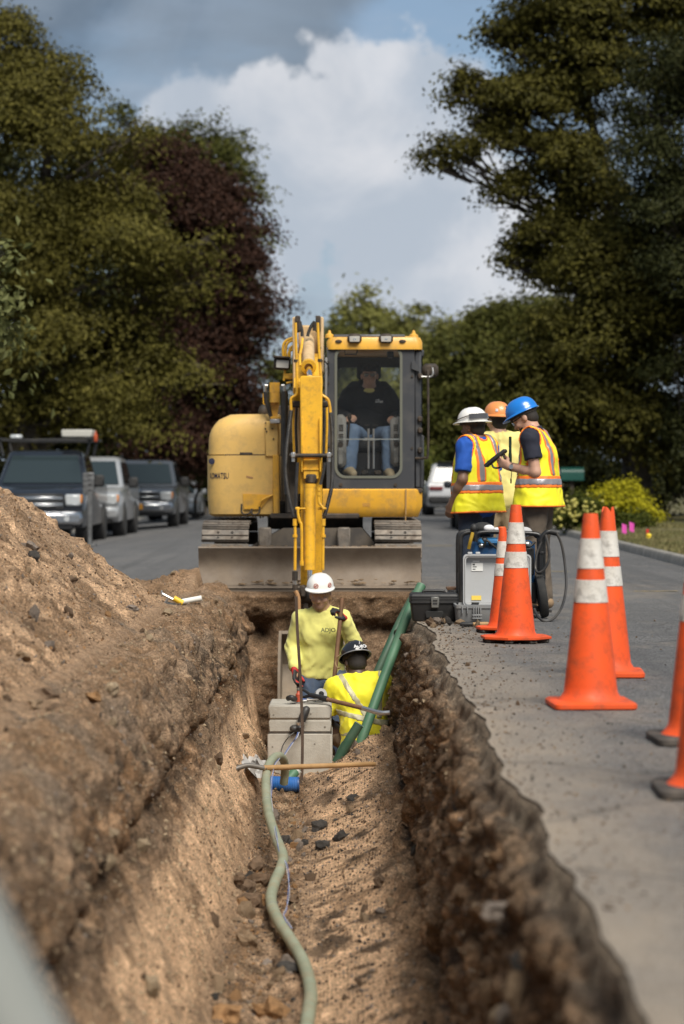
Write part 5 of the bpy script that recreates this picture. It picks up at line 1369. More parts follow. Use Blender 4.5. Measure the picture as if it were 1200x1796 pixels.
    q = MB(); q.cyl((sx - .20, d1 - .06, stz(799)), (sx + .20, d1 - .06, stz(799)), .020, n=10); q.box((sx, d1 - .05, stz(799)), (.27, .05, .028), bev=.008); cb = P(q, 'pipe_clamp', DBLK, arm)
    for s in (-1, 1):
        q = MB(); q.box((sx + s * .165, d1 - .06, stz(798)), (.045, .06, .05), bev=.008); q.cyl((sx + s * .165, d1 - .06, stz(802)), (sx + s * .165, d1 - .06, stz(810)), .016, n=8); P(q, 'swivel_fitting', GALV, arm)
    q = MB(); q.box((sx, d1 + .02, stz(840)), (.11, .07, .10), bev=.02); q.cyl((sx, d1 - .04, stz(847)), (sx, d1 - .03, stz(836)), .032); P(q, 'cylinder_eye', DBLK, arm)
    q = MB(); c0 = W(543.5, 849, d1 - .04); c1 = W(543.5, 1000, d1 - .10); q.cyl(c0, c1, .054, n=24); q.cyl(c0 + Vector((0, 0, .0)), c0 + Vector((0, 0, -.03)), .058, n=24); bc = P(q, 'bucket_cylinder', YELA, arm)
    q = MB(); q.cyl(c1, W(544, 1032, d1 - .11), .024, n=14); P(q, 'piston_rod', ROD, arm)
    def pipe(pts, r, d, m=YELA, name='oil_pipe'):
        q = MB(); q.tube(smooth_path([W(x, y, d) for x, y in pts], 5), r, 8); return P(q, name, m, arm)
    def joint(px, py, d, r=.02, l=10, m=YELA):
        q = MB(); q.cyl(W(px, py - l / 2, d), W(px, py + l / 2, d), r, n=8); return P(q, 'coupling', m, arm)
    # tall side pipes beside boom and arm
    pipe([(518.5, 566), (519.5, 610), (521, 660), (521, 685), (519, 693), (511, 699), (510.5, 712), (511, 722)], .0135, 22.6)
    pipe([(557.5, 566), (559, 600), (561.5, 640), (564, 672), (563, 690), (575, 700), (578.5, 712), (580, 726)], .0135, 22.6)
    pipe([(516, 590), (516, 640), (515.5, 690)], .011, 22.9, FADE)
    for (px, py) in ((519, 633), (561, 632)): joint(px, py, 22.6, .02, 5, DBLK)
    for (x0_, x1_) in ((522, 527), (556, 551)): joint((x0_ + x1_) / 2, 572, 23.5, .028, 16, DBLK)
    pipe([(524.5, 563), (528, 572), (530, 582), (530, 590)], .016, 23.5, HOSE, 'hose'); pipe([(552, 564), (546, 572), (541, 584), (540, 590)], .016, 23.5, HOSE, 'hose')
    for (px, sd) in ((520, 1), (568, -1)):
        q = MB(); q.box(W(px, 709, 22.7), (.09, .08, .06), bev=.012); P(q, 'hose_clamp', DBLK, arm)
        for k in range(3):
            xx = px + (k - 1) * 5; m_ = [YELA, HOSE, FADE][k] if sd > 0 else [FADE, HOSE, YELA][k]
            pipe([(xx, 700), (xx + .5, 715), (xx - .5 * sd, 750), (xx + sd * 1, 795)], .0125, 22.78 + .04 * k, m_, 'hose' if m_ == HOSE else 'oil_pipe')
    # ribbed hoses
    def ribbed(pts, r, d0_, d1_):
        pp = smooth_path([W(x, y, d0_ + (d1_ - d0_) * i / (len(pts) - 1)) for i, (x, y) in enumerate(pts)], 12); fine = []
        for i in range(len(pp) - 1):
            for k in range(3): fine.append(pp[i].lerp(pp[i + 1], k / 3))
        fine.append(pp[-1]); q = MB(); q.tube(fine, [r * (1 + .14 * (i % 2)) for i in range(len(fine))], 9); return P(q, 'ribbed_hose', HOSE, arm)
    ribbed([(511, 720), (506, 760), (502, 800), (502, 840), (508, 875), (516, 908)], .018, 22.6, 22.35)
    ribbed([(580, 724), (583, 760), (583, 800), (582, 850), (576, 880), (569, 906)], .017, 22.6, 22.35)
    pipe([(522, 811), (520, 850), (519, 900)], .016, 22.4, HOSE, 'hose'); pipe([(570, 811), (567, 830), (562, 850)], .014, 22.4, HOSE, 'hose')
    # lower pipes by the bucket cylinder
    pipe([(523, 893), (523, 902), (526, 915), (529, 925), (529.5, 985)], .0135, 22.3); joint(529.5, 988, 22.3, .02, 8)
    pipe([(517.5, 912), (518, 950), (517.5, 1000)], .0145, 22.33); joint(517.5, 916, 22.33, .022, 12); joint(517.5, 940, 22.33, .024, 5); joint(517.5, 1010, 22.33, .026, 16, DBLK); joint(517.5, 1022, 22.33, .022, 8, GALV); joint(518, 1030, 22.33, .026, 10, DBLK)
    pipe([(567, 914), (567, 950), (566.5, 1000)], .0135, 22.33); joint(567, 916, 22.33, .022, 12); joint(567, 940, 22.33, .024, 5)
    pipe([(559, 855), (559.5, 880), (563, 886), (568, 893)], .013, 22.3); joint(559.5, 858, 22.3, .019, 6); joint(559.5, 866, 22.3, .019, 6)
    q = MB(); q.box(W(565, 892, 22.33), (.08, .03, .025), bev=.008); q.box(W(522, 892, 22.33), (.045, .03, .03), bev=.008); q.box(W(531, 892, 22.33), (.06, .02, .016), bev=.005); P(q, 'pipe_bracket', YELA, arm)
    pipe([(518, 1036), (522, 1044), (524, 1060), (524, 1120)], .020, 22.32, RUSTM, 'oil_pipe')
    q = MB(); q.cyl(W(527, 1045, d1 + .05), W(548, 1045, d1 + .05), .07, n=16); q.box(W(532, 1037, d1 - .04), (.07, .10, .12), bev=.02); q.box(W(536, 1075, d1 + .05), (.05, .06, .4), bev=.01); P(q, 'bucket_link', DBLK, arm)
    # bucket, hanging in the pit
    bk0, bk1 = W(487, 0, 21.75).x, W(487, 0, 21.75).x + .62
    prof = [(22.25, -.30), (22.45, -.42), (22.50, -.62), (22.40, -.86), (22.16, -1.00), (21.88, -1.02), (21.72, -.96), (21.76, -.62), (21.95, -.40)]
    inner = [(p[0] * .93 + 22.1 * .07, p[1] * .93 - .7 * .07) for p in prof]
    q = MB(); q.prism(prof, 'x', bk0, bk0 + .025); q.prism(prof, 'x', bk1 - .025, bk1)
    for i in range(0, 6):
        a, b2, c, d = prof[i], prof[i + 1], inner[i + 1], inner[i]
        q.prism([a, b2, c, d], 'x', bk0 + .026, bk1 - .026)
    bku = P(q, 'bucket', mat('bucket_steel', (.23, .185, .14), .7, .2, col2=(.15, .12, .09), nscale=4, namt=.7, dirt=(.33, .25, .16), dirt_amt=.5), root)
    for k in range(5):
        q = MB(); xk = bk0 + .06 + k * .125; q.prism([(21.74, -.98), (21.66, -1.12), (21.70, -1.13), (21.82, -1.01)], 'x', xk - .03, xk + .03); P(q, 'tooth', STEEL, bku)
    # --- work lamp left of the boom
    ld = 24.0; q = MB(); q.box(W(495, 638, ld), (.165, .10, .125), rot=Matrix.Rotation(R(4), 4, 'Y'), bev=.02); wl = P(q, 'work_lamp', DBLK)
    q = MB(); q.box(W(496, 639, ld) + Vector((0, -.053, 0)), (.125, .012, .08), rot=Matrix.Rotation(R(4), 4, 'Y'), bev=.004); P(q, 'lens', LAMP, wl)
    q = MB(); q.box(W(494, 627, ld) + Vector((0, -.03, 0)), (.17, .14, .02), rot=Matrix.Rotation(R(4), 4, 'Y'), bev=.006); P(q, 'lamp_hood', DBLK, wl)
    q = MB(); q.cyl(W(500, 648, ld), W(498, 668, ld), .012); q.cyl(W(502, 672, ld), W(520, 668, ld), .01); q.box(W(508, 660, ld), (.12, .03, .06), bev=.01); P(q, 'lamp_bracket', YELA, wl)
    # --- cab
    cd = 24.72; X = lambda px: (px - 600) / FPX * cd; Z = lambda py: CAMZ - (py - HZ) / FPX * cd
    xl, xr = X(573), X(727); zt, zb_ = Z(615), Z(857)
    cab = None
    q = MB(); outer = rrect(xl, xr, zb_, zt + .03, .004, 5); inner_ = rrect(X(588), X(705), Z(838), Z(606), (.11, .12, .12, .11), 5)
    q.ring(outer, inner_, 'y', cd, cd + .07); cab = P(q, 'cab_frame', DGREY)
    q = MB(); sealo = rrect(X(587.0), X(706), Z(839), Z(605), (.11, .12, .12, .11), 6); seali = rrect(X(591.5), X(701.5), Z(834.5), Z(609.5), (.095, .105, .105, .095), 6); q.ring(sealo, seali, 'y', cd - .008, cd + .02); P(q, 'window_seal', mat('weathered_seal', (.13, .135, .11), .8), cab)
    q = MB(); q.prism(rrect(X(590), X(703), Z(770), Z(607.5), (.01, .10, .10, .01), 5), 'y', cd + .012, cd + .02); P(q, 'upper_window', CGLASS, cab)
    q = MB(); q.prism(rrect(X(590), X(703), Z(836.5), Z(770.6), (.10, .01, .01, .10), 5), 'y', cd + .012, cd + .02); P(q, 'lower_window', CGLASS, cab)
    q = MB(); q.box(((X(590) + X(703)) / 2, cd + .014, Z(770.3)), (X(703) - X(590), .014, .010)); P(q, 'window_bar', mat('bar_aluminium', (.3, .32, .31), .4, .6), cab)
    # side structure right, with door hardware
    q = MB(); q.box((X(733), cd + .06, (Z(614) + zb_) / 2), (.075, .09, Z(614) - zb_), bev=.02); P(q, 'corner_pillar', DGREY, cab)
    xs = X(741); yr_ = 26.25
    sz = lambda y0, y1, z0, z1, n, m=DGREY, t=.04, xx=None: P(MB().box(((xs if xx is None else xx), (y0 + y1) / 2, (z0 + z1) / 2), (t, y1 - y0, z1 - z0), bev=.012), n, m, cab)
    sz(cd + .1, yr_, zb_, zb_ + .55, 'door_panel'); sz(cd + .1, yr_, Z(625), Z(612), 'door_header'); sz(25.4, 25.48, zb_ + .5, Z(620), 'door_pillar'); sz(26.16, yr_, zb_ + .5, Z(620), 'rear_pillar')
    sz(cd + .06, 25.40, zb_ + .56, Z(626), 'side_glass', CGLASS, .008); sz(25.48, 26.16, zb_ + .56, Z(626), 'side_glass', CGLASS, .008)
    sz(cd + .06, yr_, zb_, zb_ + .40, 'side_panel', DGREY, .04, X(580)); sz(26.16, yr_, zb_, zt, 'rear_pillar', DGREY, .07, X(582)); sz(cd + .07, yr_, zb_ + .41, Z(622), 'side_glass', CGLASS, .008, X(578))
    sz(cd + .05, yr_, Z(625), Z(612), 'side_header', DGREY, .05, X(580))
    q = MB(); q.ring(rrect(X(575), X(742), zb_, Z(612), .01, 4), rrect(X(592), X(718), zb_ + .62, Z(632), .06, 4), 'y', 26.22, 26.28); P(q, 'rear_frame', DGREY, cab)
    q = MB(); q.box(((X(592) + X(718)) / 2, 26.25, (zb_ + .62 + Z(632)) / 2), (X(718) - X(592), .006, Z(632) - zb_ - .62)); P(q, 'rear_window', CGLASS, cab)
    q = MB(); q.box(((xl + xs) / 2, 25.5, zb_ - .02), (xs - xl, 1.6, .05), bev=.01); P(q, 'cab_floor', DBLK, cab)
    q = MB(); q.tube(smooth_path([(xs + .05, cd - .02, Z(650)), (xs + .055, cd - .06, Z(665)), (xs + .055, cd - .06, Z(790)), (xs + .02, cd - .04, Z(803)), (xs - .07, cd - .0, Z(804))], 5), .013, 8); P(q, 'grab_rail', DBLK, cab)
    for py in (660, 735, 755, 790): q = MB(); q.box((X(737), cd - .0, Z(py)), (.05, .05, .06), bev=.012); P(q, 'hinge', DBLK, cab)
    q = MB(); q.prism([(X(722), Z(634)), (X(727), Z(632)), (X(736), Z(648)), (X(735), Z(652)), (X(722), Z(647))], 'y', cd - .03, cd + .01); P(q, 'mirror_bracket', DGREY, cab)
    # roof
    q = MB(); secs = []
    for (z, i) in ((Z(613), .0), (Z(600), .0), (Z(592), .02), (Z(589), .07)): secs.append([(p[0], p[1], z) for p in rrect(xl - .002 + i, X(741) - i, cd - .03 + i, 26.3 - i, .07, 4)])
    # underside opening shape is dark: keep the roof shell thin
    loft(q, secs); rf = P(q, 'cab_roof', YEL)
    q = MB(); q.box(((X(590) + X(705)) / 2, cd + .05, Z(609)), (X(706) - X(588), .06, .055), bev=.02); P(q, 'roof_lining', DBLK, cab)
    for px in (578, 726): q = MB(); q.lathe([(.05, 0), (.045, .03), (.02, .045), (.012, .075), (.0, .08)], 12, Matrix.Translation((X(px), cd + .06, Z(592)))); P(q, 'roof_knob', YEL, rf)
    for px in (594, 706): q = MB(); q.lathe([(.036, 0), (.030, .012), (.0, .014)], 16, frame((X(px), cd - .031, Z(599)), (1, 0, 0), (0, 0, 1)), sy=.5); P(q, 'marker_recess', DBLK, rf)
    q = MB(); q.box((X(648), cd + .03, Z(589.5)), (X(710) - X(584), .05, .035), bev=.01); P(q, 'lamp_bar', mat('bar_grey', (.16, .16, .165), .4, .5), rf)
    for px in (622, 677):
        q = MB(); q.box((X(px), cd - .03, Z(594)), (.145, .09, .098), bev=.03); l = P(q, 'work_lamp', DBLK, rf)
        q = MB(); q.box((X(px), cd - .077, Z(595.5)), (.105, .012, .058), bev=.004); P(q, 'lens', LAMP, l) if False else q.build('lens', LAMP, l)
        q = MB(); q.box((X(px), cd - .085, Z(595.5)), (.03, .006, .012), bev=.002); q.build('bulb', ROD, l)
    # mirror right
    q = MB(); q.box((X(755), cd + .02, Z(650)), (.165, .07, .145), bev=.03); mr = P(q, 'wing_mirror', DBLK, cab)
    q = MB(); q.tube(smooth_path([(X(739), cd - .05, Z(661)), (X(755), cd - .06, Z(661)), (X(759), cd - .06, Z(655)), (X(758), cd - .05, Z(645))], 4), .010, 8); q.build('mirror_arm', GALV, mr)
    # visor strip, wiper motor and bar inside
    q = MB(); q.box((X(685), cd + .10, Z(622)), (.07, .05, .075), bev=.01); P(q, 'wiper_motor', DBLK, cab)
    q = MB(); q.tube([(X(605), cd + .06, Z(614)), (X(605), cd + .06, Z(621)), (X(625), cd + .06, Z(621)), (X(627), cd + .06, Z(614))], .008, 6); P(q, 'window_handle', DBLK, cab)
    # interior: seat, consoles, levers
    cx = .285
    q = MB(); q.box((cx, 25.40, 1.44), (.50, .48, .12), bev=.05); q.box((cx, 25.66, 1.80), (.48, .13, .68), bev=.06); q.box((cx, 25.68, 2.24), (.26, .09, .20), bev=.04); q.box((cx, 25.4, 1.26), (.34, .36, .26), bev=.02); P(q, 'operator_seat', SEAT, cab)
    for px, s in ((597.5, -1), (696, 1)):
        q = MB(); q.box((X(px), 25.15, Z(773)), (.12, .55, .52 if s > 0 else .55), bev=.04); co = P(q, 'side_console', INT, cab)
        for k in range(9): q = MB(); q.box((X(px - s * 1), 24.872, Z(745 + k * 3.1 + (4 if k > 3 else 0))), (.045, .008, .008)); q.build('vent_slot', DBLK, co)
        q = MB(); q.lathe([(.028, 0), (.028, .006), (0, .007)], 14, frame((X(px), 24.873, Z(779)), (1, 0, 0), (0, 0, 1))); q.build('knob', DBLK, co)
    q = MB(); q.box((cx, 25.3, Z(790)), (.46, .08, .28), bev=.02); P(q, 'seat_base', INT, cab)
    for k in range(4): q = MB(); q.box((cx - .02, 25.25, Z(780 + 8 * k)), (.3, .012, .012)); P(q, 'cover_rib', mat('rib_grey', (.30, .29, .27), .6), cab)
    for px, t in ((646.5, -5), (655.5, 5)):
        q = MB(); q.tube([W(px, 822, 24.86), W(px, 752, 24.92)], .0105, 8); lv = P(q, 'travel_lever', GALV, cab)
        q = MB(); q.box(W(px + t * .6, 746, 24.92), (.058, .022, .014), bev=.005); q.build('lever_grip', DBLK, lv)
        q = MB(); q.box(W(px + t * 1.4, 829, 24.84), (.075, .13, .05), bev=.012); P(q, 'pedal', DBLK, cab)
    for (px, py) in ((613, 733), (694, 735)):
        q = MB(); q.tube([W(px + (2 if px > 650 else -4), 790, 25.0), W(px, py, 24.92)], .012, 8); q.ball(W(px, py - 2, 24.92), (.024, .024, .035), 10, 6); js = P(q, 'joystick', DBLK, cab)
    for k in range(7): q = MB(); q.lathe([(.05, 0), (.055, .008), (.05, .016)], 14, Matrix.Translation(W(699, 757 + k * 4, 25.02))); P(q, 'lever_boot', FADE if False else mat('boot_tan', (.20, .15, .11), .8), cab)
    # yellow skirt below the cab
    sd = 24.68; q = MB(); zA2, zB2 = CAMZ - (907 - HZ) / FPX * sd, CAMZ - (857.5 - HZ) / FPX * sd; xa, xb = (566 - 600) / FPX * sd, (741 - 600) / FPX * sd; zM = CAMZ - (888 - HZ) / FPX * sd
    secs = []
    for (z, i) in ((zA2, .045), (zA2 + .004, .04), (zM, 0), (zB2 - .012, 0), (zB2, .012)): secs.append([(p[0], p[1], z) for p in [(xa, sd + i), (xb - .06 - i, sd + i), (xb - i, sd + .06 + i), (xb - i, 26.6), (xa, 26.6)]])
    loft(q, secs); sk = P(q, 'cab_skirt', YEL)
    q = MB(); q.box(((712 - 600) / FPX * sd, sd - .006, (zA2 + zB2) / 2 + .01), (.014, .012, zB2 - zA2 - .03)); q.box(((711.5 - 600) / FPX * sd, sd + .0, zA2 - .015), (.012, .02, .06)); P(q, 'skirt_strap', mat('strap_brown', (.30, .18, .07), .7), sk)
    for k in range(3):
        for j in range(6): q = MB(); q.box(((637 + j * 2.3 - 600) / FPX * sd, sd - .001, CAMZ - (883 + k * 2.2 - HZ) / FPX * sd), (.008, .004, .007)); P(q, 'vent_slot', RUSTM, sk)
    for px in (598, 694): q = MB(); q.cyl(((px - 600) / FPX * cd, cd - .012, Z(850)), ((px - 600) / FPX * cd, cd + .0, Z(850)), .018, n=10); P(q, 'bolt', DBLK, cab)
    for (px, py) in ((576, 635), (576, 655), (576, 672), (577, 782), (723, 660), (723, 786)): q = MB(); q.cyl((X(px), cd - .01, Z(py)), (X(px), cd, Z(py)), .013, n=8); P(q, 'bolt', DBLK, cab)
    q = MB(); q.box((X(572), 24.6, (Z(628) + Z(700)) / 2), (.025, .03, Z(628) - Z(700)), bev=.006); P(q, 'conduit', mat('conduit_grey', (.25, .25, .25), .5), cab)
    q = MB(); q.tube(smooth_path([W(562, 632, 23.4), W(570, 634, 24.2), W(576, 643, 24.6), W(577, 655, 24.66)], 5), .007, 6); q.tube(smooth_path([W(560, 612, 23.5), W(568, 607, 24.2), W(571, 615, 24.6), W(567, 630, 24.6)], 5), .007, 6); P(q, 'cable', HOSE)
    return root
EXC = build_excavator()
# ------------------------------------------------------------------ people: distance-field bodies, one continuous surface each
class Sdf:
    def __init__(s, lo, hi, h):
        s.h = h; s.lo = np.array(lo, np.float32); s.n = np.ceil((np.array(hi) - s.lo) / h).astype(int) + 1
        s.D = np.full(s.n, .5, np.float32); s.ax = [s.lo[i] + h * np.arange(s.n[i], dtype=np.float32) for i in range(3)]
    def region(s, lo, hi):
        sl = []
        for i in range(3):
            a = int(max(0, math.floor((lo[i] - s.lo[i]) / s.h))); b = int(min(s.n[i], math.ceil((hi[i] - s.lo[i]) / s.h) + 1))
            if b <= a: return None
            sl.append(slice(a, b))
        X, Y, Z = np.meshgrid(s.ax[0][sl[0]], s.ax[1][sl[1]], s.ax[2][sl[2]], indexing='ij', sparse=True)
        return tuple(sl), X, Y, Z
    def put(s, lo, hi, fn, k=.02, op='u'):
        r = s.region(lo, hi)
        if r is None: return
        sl, X, Y, Z = r; d = fn(X, Y, Z).astype(np.float32); a = s.D[sl]
        if op == 'u':
            hh = np.maximum(k - np.abs(a - d), 0) / k; s.D[sl] = np.minimum(a, d) - hh * hh * k * .25
        elif op == 's':
            d = -d; hh = np.maximum(k - np.abs(a - d), 0) / k; s.D[sl] = np.maximum(a, d) + hh * hh * k * .25
    def cone(s, a, b, ra, rb, k=.03, flat=None, op='u', grow=0.0):
        """round cone a-b; flat=(direction, scale) squashes it along a direction"""
        a = np.array(a, np.float32); b = np.array(b, np.float32); ra += grow; rb += grow; m = max(ra, rb) + .07
        if flat is not None and flat[1] > 1: m = max(ra, rb) * flat[1] + .07
        ab = b - a; L2 = float(ab @ ab) + 1e-9
        def fn(X, Y, Z):
            px, py, pz = X - a[0], Y - a[1], Z - a[2]; qx, qy, qz = ab
            if flat is not None:
                n = np.array(flat[0], np.float32); n /= np.linalg.norm(n); sc = 1 / flat[1] - 1
                dn = px * n[0] + py * n[1] + pz * n[2]; px, py, pz = px + dn * n[0] * sc, py + dn * n[1] * sc, pz + dn * n[2] * sc
                q = ab + (ab @ n) * n * sc
            else: q = ab
            l2 = float(q @ q) + 1e-9
            t = np.clip((px * q[0] + py * q[1] + pz * q[2]) / l2, 0, 1)
            d = np.sqrt((px - q[0] * t) ** 2 + (py - q[1] * t) ** 2 + (pz - q[2] * t) ** 2) - (ra + (rb - ra) * t)
            return d * (min(1, flat[1]) if flat is not None else 1)
        s.put(np.minimum(a, b) - m, np.maximum(a, b) + m, fn, k, op)
    def ball(s, c, r, k=.02, op='u', M=None):
        c = np.array(c, np.float32); r = np.array(r if hasattr(r, '__len__') else (r, r, r), np.float32); m = float(r.max()) + .07
        A = np.array(M.to_3x3().transposed()) if M is not None else np.eye(3)
        def fn(X, Y, Z):
            x, y, z = X - c[0], Y - c[1], Z - c[2]
            u = (A[0, 0] * x + A[0, 1] * y + A[0, 2] * z) / r[0]; v = (A[1, 0] * x + A[1, 1] * y + A[1, 2] * z) / r[1]; w = (A[2, 0] * x + A[2, 1] * y + A[2, 2] * z) / r[2]
            k0 = np.sqrt(u * u + v * v + w * w); k1 = np.sqrt((u / r[0]) ** 2 + (v / r[1]) ** 2 + (w / r[2]) ** 2) + 1e-6
            return k0 * (k0 - 1) / k1
        s.put(c - m, c + m, fn, k, op)
    def cut(s, p, n):
        """keep the side the normal points away from"""
        n = np.array(n, np.float32); n /= np.linalg.norm(n)
        d = (s.ax[0][:, None, None] - p[0]) * n[0] + (s.ax[1][None, :, None] - p[1]) * n[1] + (s.ax[2][None, None, :] - p[2]) * n[2]
        s.D = np.maximum(s.D, d)
    def folds(s, amp, f=(14, 14, 9), seed=0):
        act = np.abs(s.D) < .03; i, j, k = np.where(act)
        x, y, z = s.ax[0][i], s.ax[1][j], s.ax[2][k]
        w = perlin(x * 4 + seed, y * 4, z * 4)
        r1 = np.abs(perlin(x * f[0] * .55 + w * 1.8 + seed, y * f[1] * .55 + seed + z * 3, z * f[2] * .6 + w * 2 + x * 3)); r2 = np.abs(perlin(x * f[0] + seed + 7, y * f[1] - z * 4, z * f[2] + w * 2 - x * 5))
        s.D[act] += amp * (2.4 * np.minimum(r1, .45) - .55 + 1.2 * np.minimum(r2, .4) - .22 + .5 * perlin(x * f[0] * 2.1, y * f[1] * 2.1 + seed, z * f[2] * 2.1))
    def mesh(s):
        D = s.D; ins = D < 0
        c = ins[:-1, :-1, :-1].astype(np.int8)
        for dx in (0, 1):
            for dy in (0, 1):
                for dz in (0, 1):
                    if dx + dy + dz: c = c + ins[dx:D.shape[0] - 1 + dx, dy:D.shape[1] - 1 + dy, dz:D.shape[2] - 1 + dz]
        act = (c > 0) & (c < 8); I, J, K = np.where(act); idx = np.full(act.shape, -1, np.int32); idx[I, J, K] = np.arange(len(I))
        acc = np.zeros((len(I), 3), np.float32); cnt = np.zeros(len(I), np.float32)
        cor = [(a, b, d) for a in (0, 1) for b in (0, 1) for d in (0, 1)]
        val = {q: D[I + q[0], J + q[1], K + q[2]] for q in cor}
        for a in cor:
            for ax in range(3):
                if a[ax]: continue
                b = list(a); b[ax] = 1; b = tuple(b); va, vb = val[a], val[b]; m = (va < 0) != (vb < 0)
                t = np.where(m, va / np.where(m, va - vb, 1), 0); p = np.array(a, np.float32)[None] + t[:, None] * (np.array(b, np.float32) - np.array(a, np.float32))[None]
                acc += p * m[:, None]; cnt += m
        V = s.lo + (np.stack([I, J, K], 1) + acc / cnt[:, None]) * s.h
        F = []
        for ax in range(3):
            sl0 = [slice(1, -1)] * 3; sl0[ax] = slice(0, -1); sl1 = list(sl0); sl1[ax] = slice(1, None)
            A, B = ins[tuple(sl0)], ins[tuple(sl1)]; x = np.where(A != B); p = [x[0] + 1, x[1] + 1, x[2] + 1]; p[ax] = x[ax]
            u, v = (ax + 1) % 3, (ax + 2) % 3
            def g(du, dv):
                q = [p[0].copy(), p[1].copy(), p[2].copy()]; q[u] -= du; q[v] -= dv; return idx[q[0], q[1], q[2]]
            q = np.stack([g(1, 1), g(0, 1), g(0, 0), g(1, 0)], 1); fl = B[x]
            q[fl] = q[fl][:, ::-1]; F.append(q)
        F = np.concatenate(F); F = F[(F >= 0).all(1)]
        return V, F
    def build(s, name, m, parent, smooth_it=1):
        V, F = s.mesh()
        for _ in range(smooth_it):
            a = np.zeros_like(V); n = np.zeros(len(V), np.float32)
            for i in range(4):
                for j in (1, 3):
                    np.add.at(a, F[:, i], V[F[:, (i + j) % 4]]); np.add.at(n, F[:, i], 1)
            V = V * .5 + .5 * a / np.maximum(n, 1)[:, None]
        return np_mesh(name, V, F, m, parent=parent, local=True)

def split_islands(VF, name, m, parent, least=60):
    V, F = VF; par = np.arange(len(V))
    while True:
        q = par[F].min(1); new = par.copy(); np.minimum.at(new, F.ravel(), np.repeat(q, 4)); new = new[new]
        if (new == par).all(): break
        par = new
    lab = par[F[:, 0]]
    for l in np.unique(lab):
        f = F[lab == l]
        if len(f) < least: continue
        u, inv = np.unique(f, return_inverse=True); np_mesh(name, V[u], inv.reshape(f.shape), m, parent=parent, local=True)

def ik(a, b, l1, l2, pole):
    a, b, pole = Vector(a), Vector(b), Vector(pole); d = b - a; L = min(d.length, (l1 + l2) * .999); u = d.normalized()
    x = (l1 * l1 - l2 * l2 + L * L) / (2 * L); h = math.sqrt(max(0, l1 * l1 - x * x)); p = pole - u * pole.dot(u); p = p.normalized()
    return a + u * x + p * h, a + u * L

SKIN = [mat('skin_light', (.46, .27, .19), .5, col2=(.52, .30, .21), nscale=14, namt=.4), mat('skin_tan', (.43, .255, .175), .5, col2=(.48, .28, .19), nscale=14, namt=.4), mat('skin_brown', (.17, .095, .062), .5, col2=(.20, .11, .07), nscale=14, namt=.4), mat('skin_deep', (.085, .048, .033), .5)]
HAIR = mat('dark_hair', (.018, .013, .010), .7, bump=.6, bscale=160)
BEARD = mat('short_beard', (.055, .034, .024), .85, bump=.5, bscale=200)
DENIM = mat('blue_denim', (.085, .125, .20), .9, col2=(.13, .175, .26), nscale=5, namt=.8, dirt=(.20, .17, .13), dirt_amt=.25, bump=.3, bscale=220)
DENIMD = mat('dark_denim', (.022, .032, .055), .9, col2=(.035, .05, .08), nscale=5, namt=.7, bump=.3, bscale=220)
KHAKI = mat('khaki_cloth', (.33, .25, .15), .9, col2=(.27, .20, .12), nscale=5, namt=.6, bump=.3, bscale=180)
CARGO = mat('cargo_cloth', (.135, .105, .078), .9, col2=(.10, .078, .058), nscale=5, namt=.7, bump=.3, bscale=180)
BROWNC = mat('brown_work_cloth', (.17, .12, .075), .9, col2=(.12, .085, .052), nscale=5, namt=.7, dirt=(.30, .22, .13), dirt_amt=.4)
LIME = mat('pale_lime_cotton', (.70, .67, .20), .9, col2=(.63, .60, .18), nscale=4, namt=.5, dirt=(.34, .30, .12), dirt_amt=.3, dscale=4, sheen=.2)
HIVIS = mat('hi_vis_yellow', (.84, .76, .02), .7, col2=(.78, .70, .02), nscale=4, namt=.4, sheen=.2, dirt=(.50, .42, .06), dirt_amt=.2)
PALEY = mat('pale_yellow_cotton', (.78, .68, .24), .9, col2=(.72, .62, .21), nscale=4, namt=.5, sheen=.2)
VEST = mat('vest_yellow', (.86, .80, .02), .65, col2=(.80, .73, .02), nscale=3, namt=.4)
VORANGE = mat('vest_orange_trim', (.90, .20, .02), .6)
REFL = mat('reflective_tape', (.27, .26, .28), .35, .25)
REFLW = mat('reflective_tape_dusty', (.42, .39, .25), .5, .1)
ROYAL = mat('royal_blue_polo', (.010, .085, .42), .85, col2=(.008, .07, .35), nscale=5, namt=.5)
NAVYP = mat('navy_polo', (.012, .014, .028), .85)
HOODIE = mat('black_sweatshirt', (.012, .012, .014), .9, col2=(.018, .018, .02), nscale=5)
BOOTM = mat('work_boot', (.30, .20, .11), .8, col2=(.22, .15, .09), nscale=9, namt=.7)
SOLE = mat('boot_sole', (.03, .027, .025), .9)
GLOVER = mat('red_glove', (.45, .025, .022), .75); GLOVEB = mat('black_glove_palm', (.02, .02, .022), .7)
HATW = mat('white_hard_hat', (.78, .77, .74), .32, coat=.4, dirt=(.5, .46, .40), dirt_amt=.25)
HATB = mat('blue_hard_hat', (.01, .17, .58), .28, coat=.5); HATO = mat('orange_hard_hat', (.74, .27, .08), .4, coat=.3); HATK = mat('black_hard_hat', (.014, .014, .016), .22, coat=.6)
HATRIM = mat('grey_hat_rim', (.20, .20, .21), .4)
DARKL = mat('dark_lens', (.01, .01, .012), .08, spec=.9)
EYE = mat('eye_white', (.55, .52, .50), .3); PRINT = mat('grey_print', (.20, .21, .16), .8); PRINTW = mat('white_print', (.62, .62, .62), .8); STICKR = mat('red_ring_sticker', (.45, .10, .06), .5); BLUES = mat('navy_sticker', (.06, .06, .16), .5)

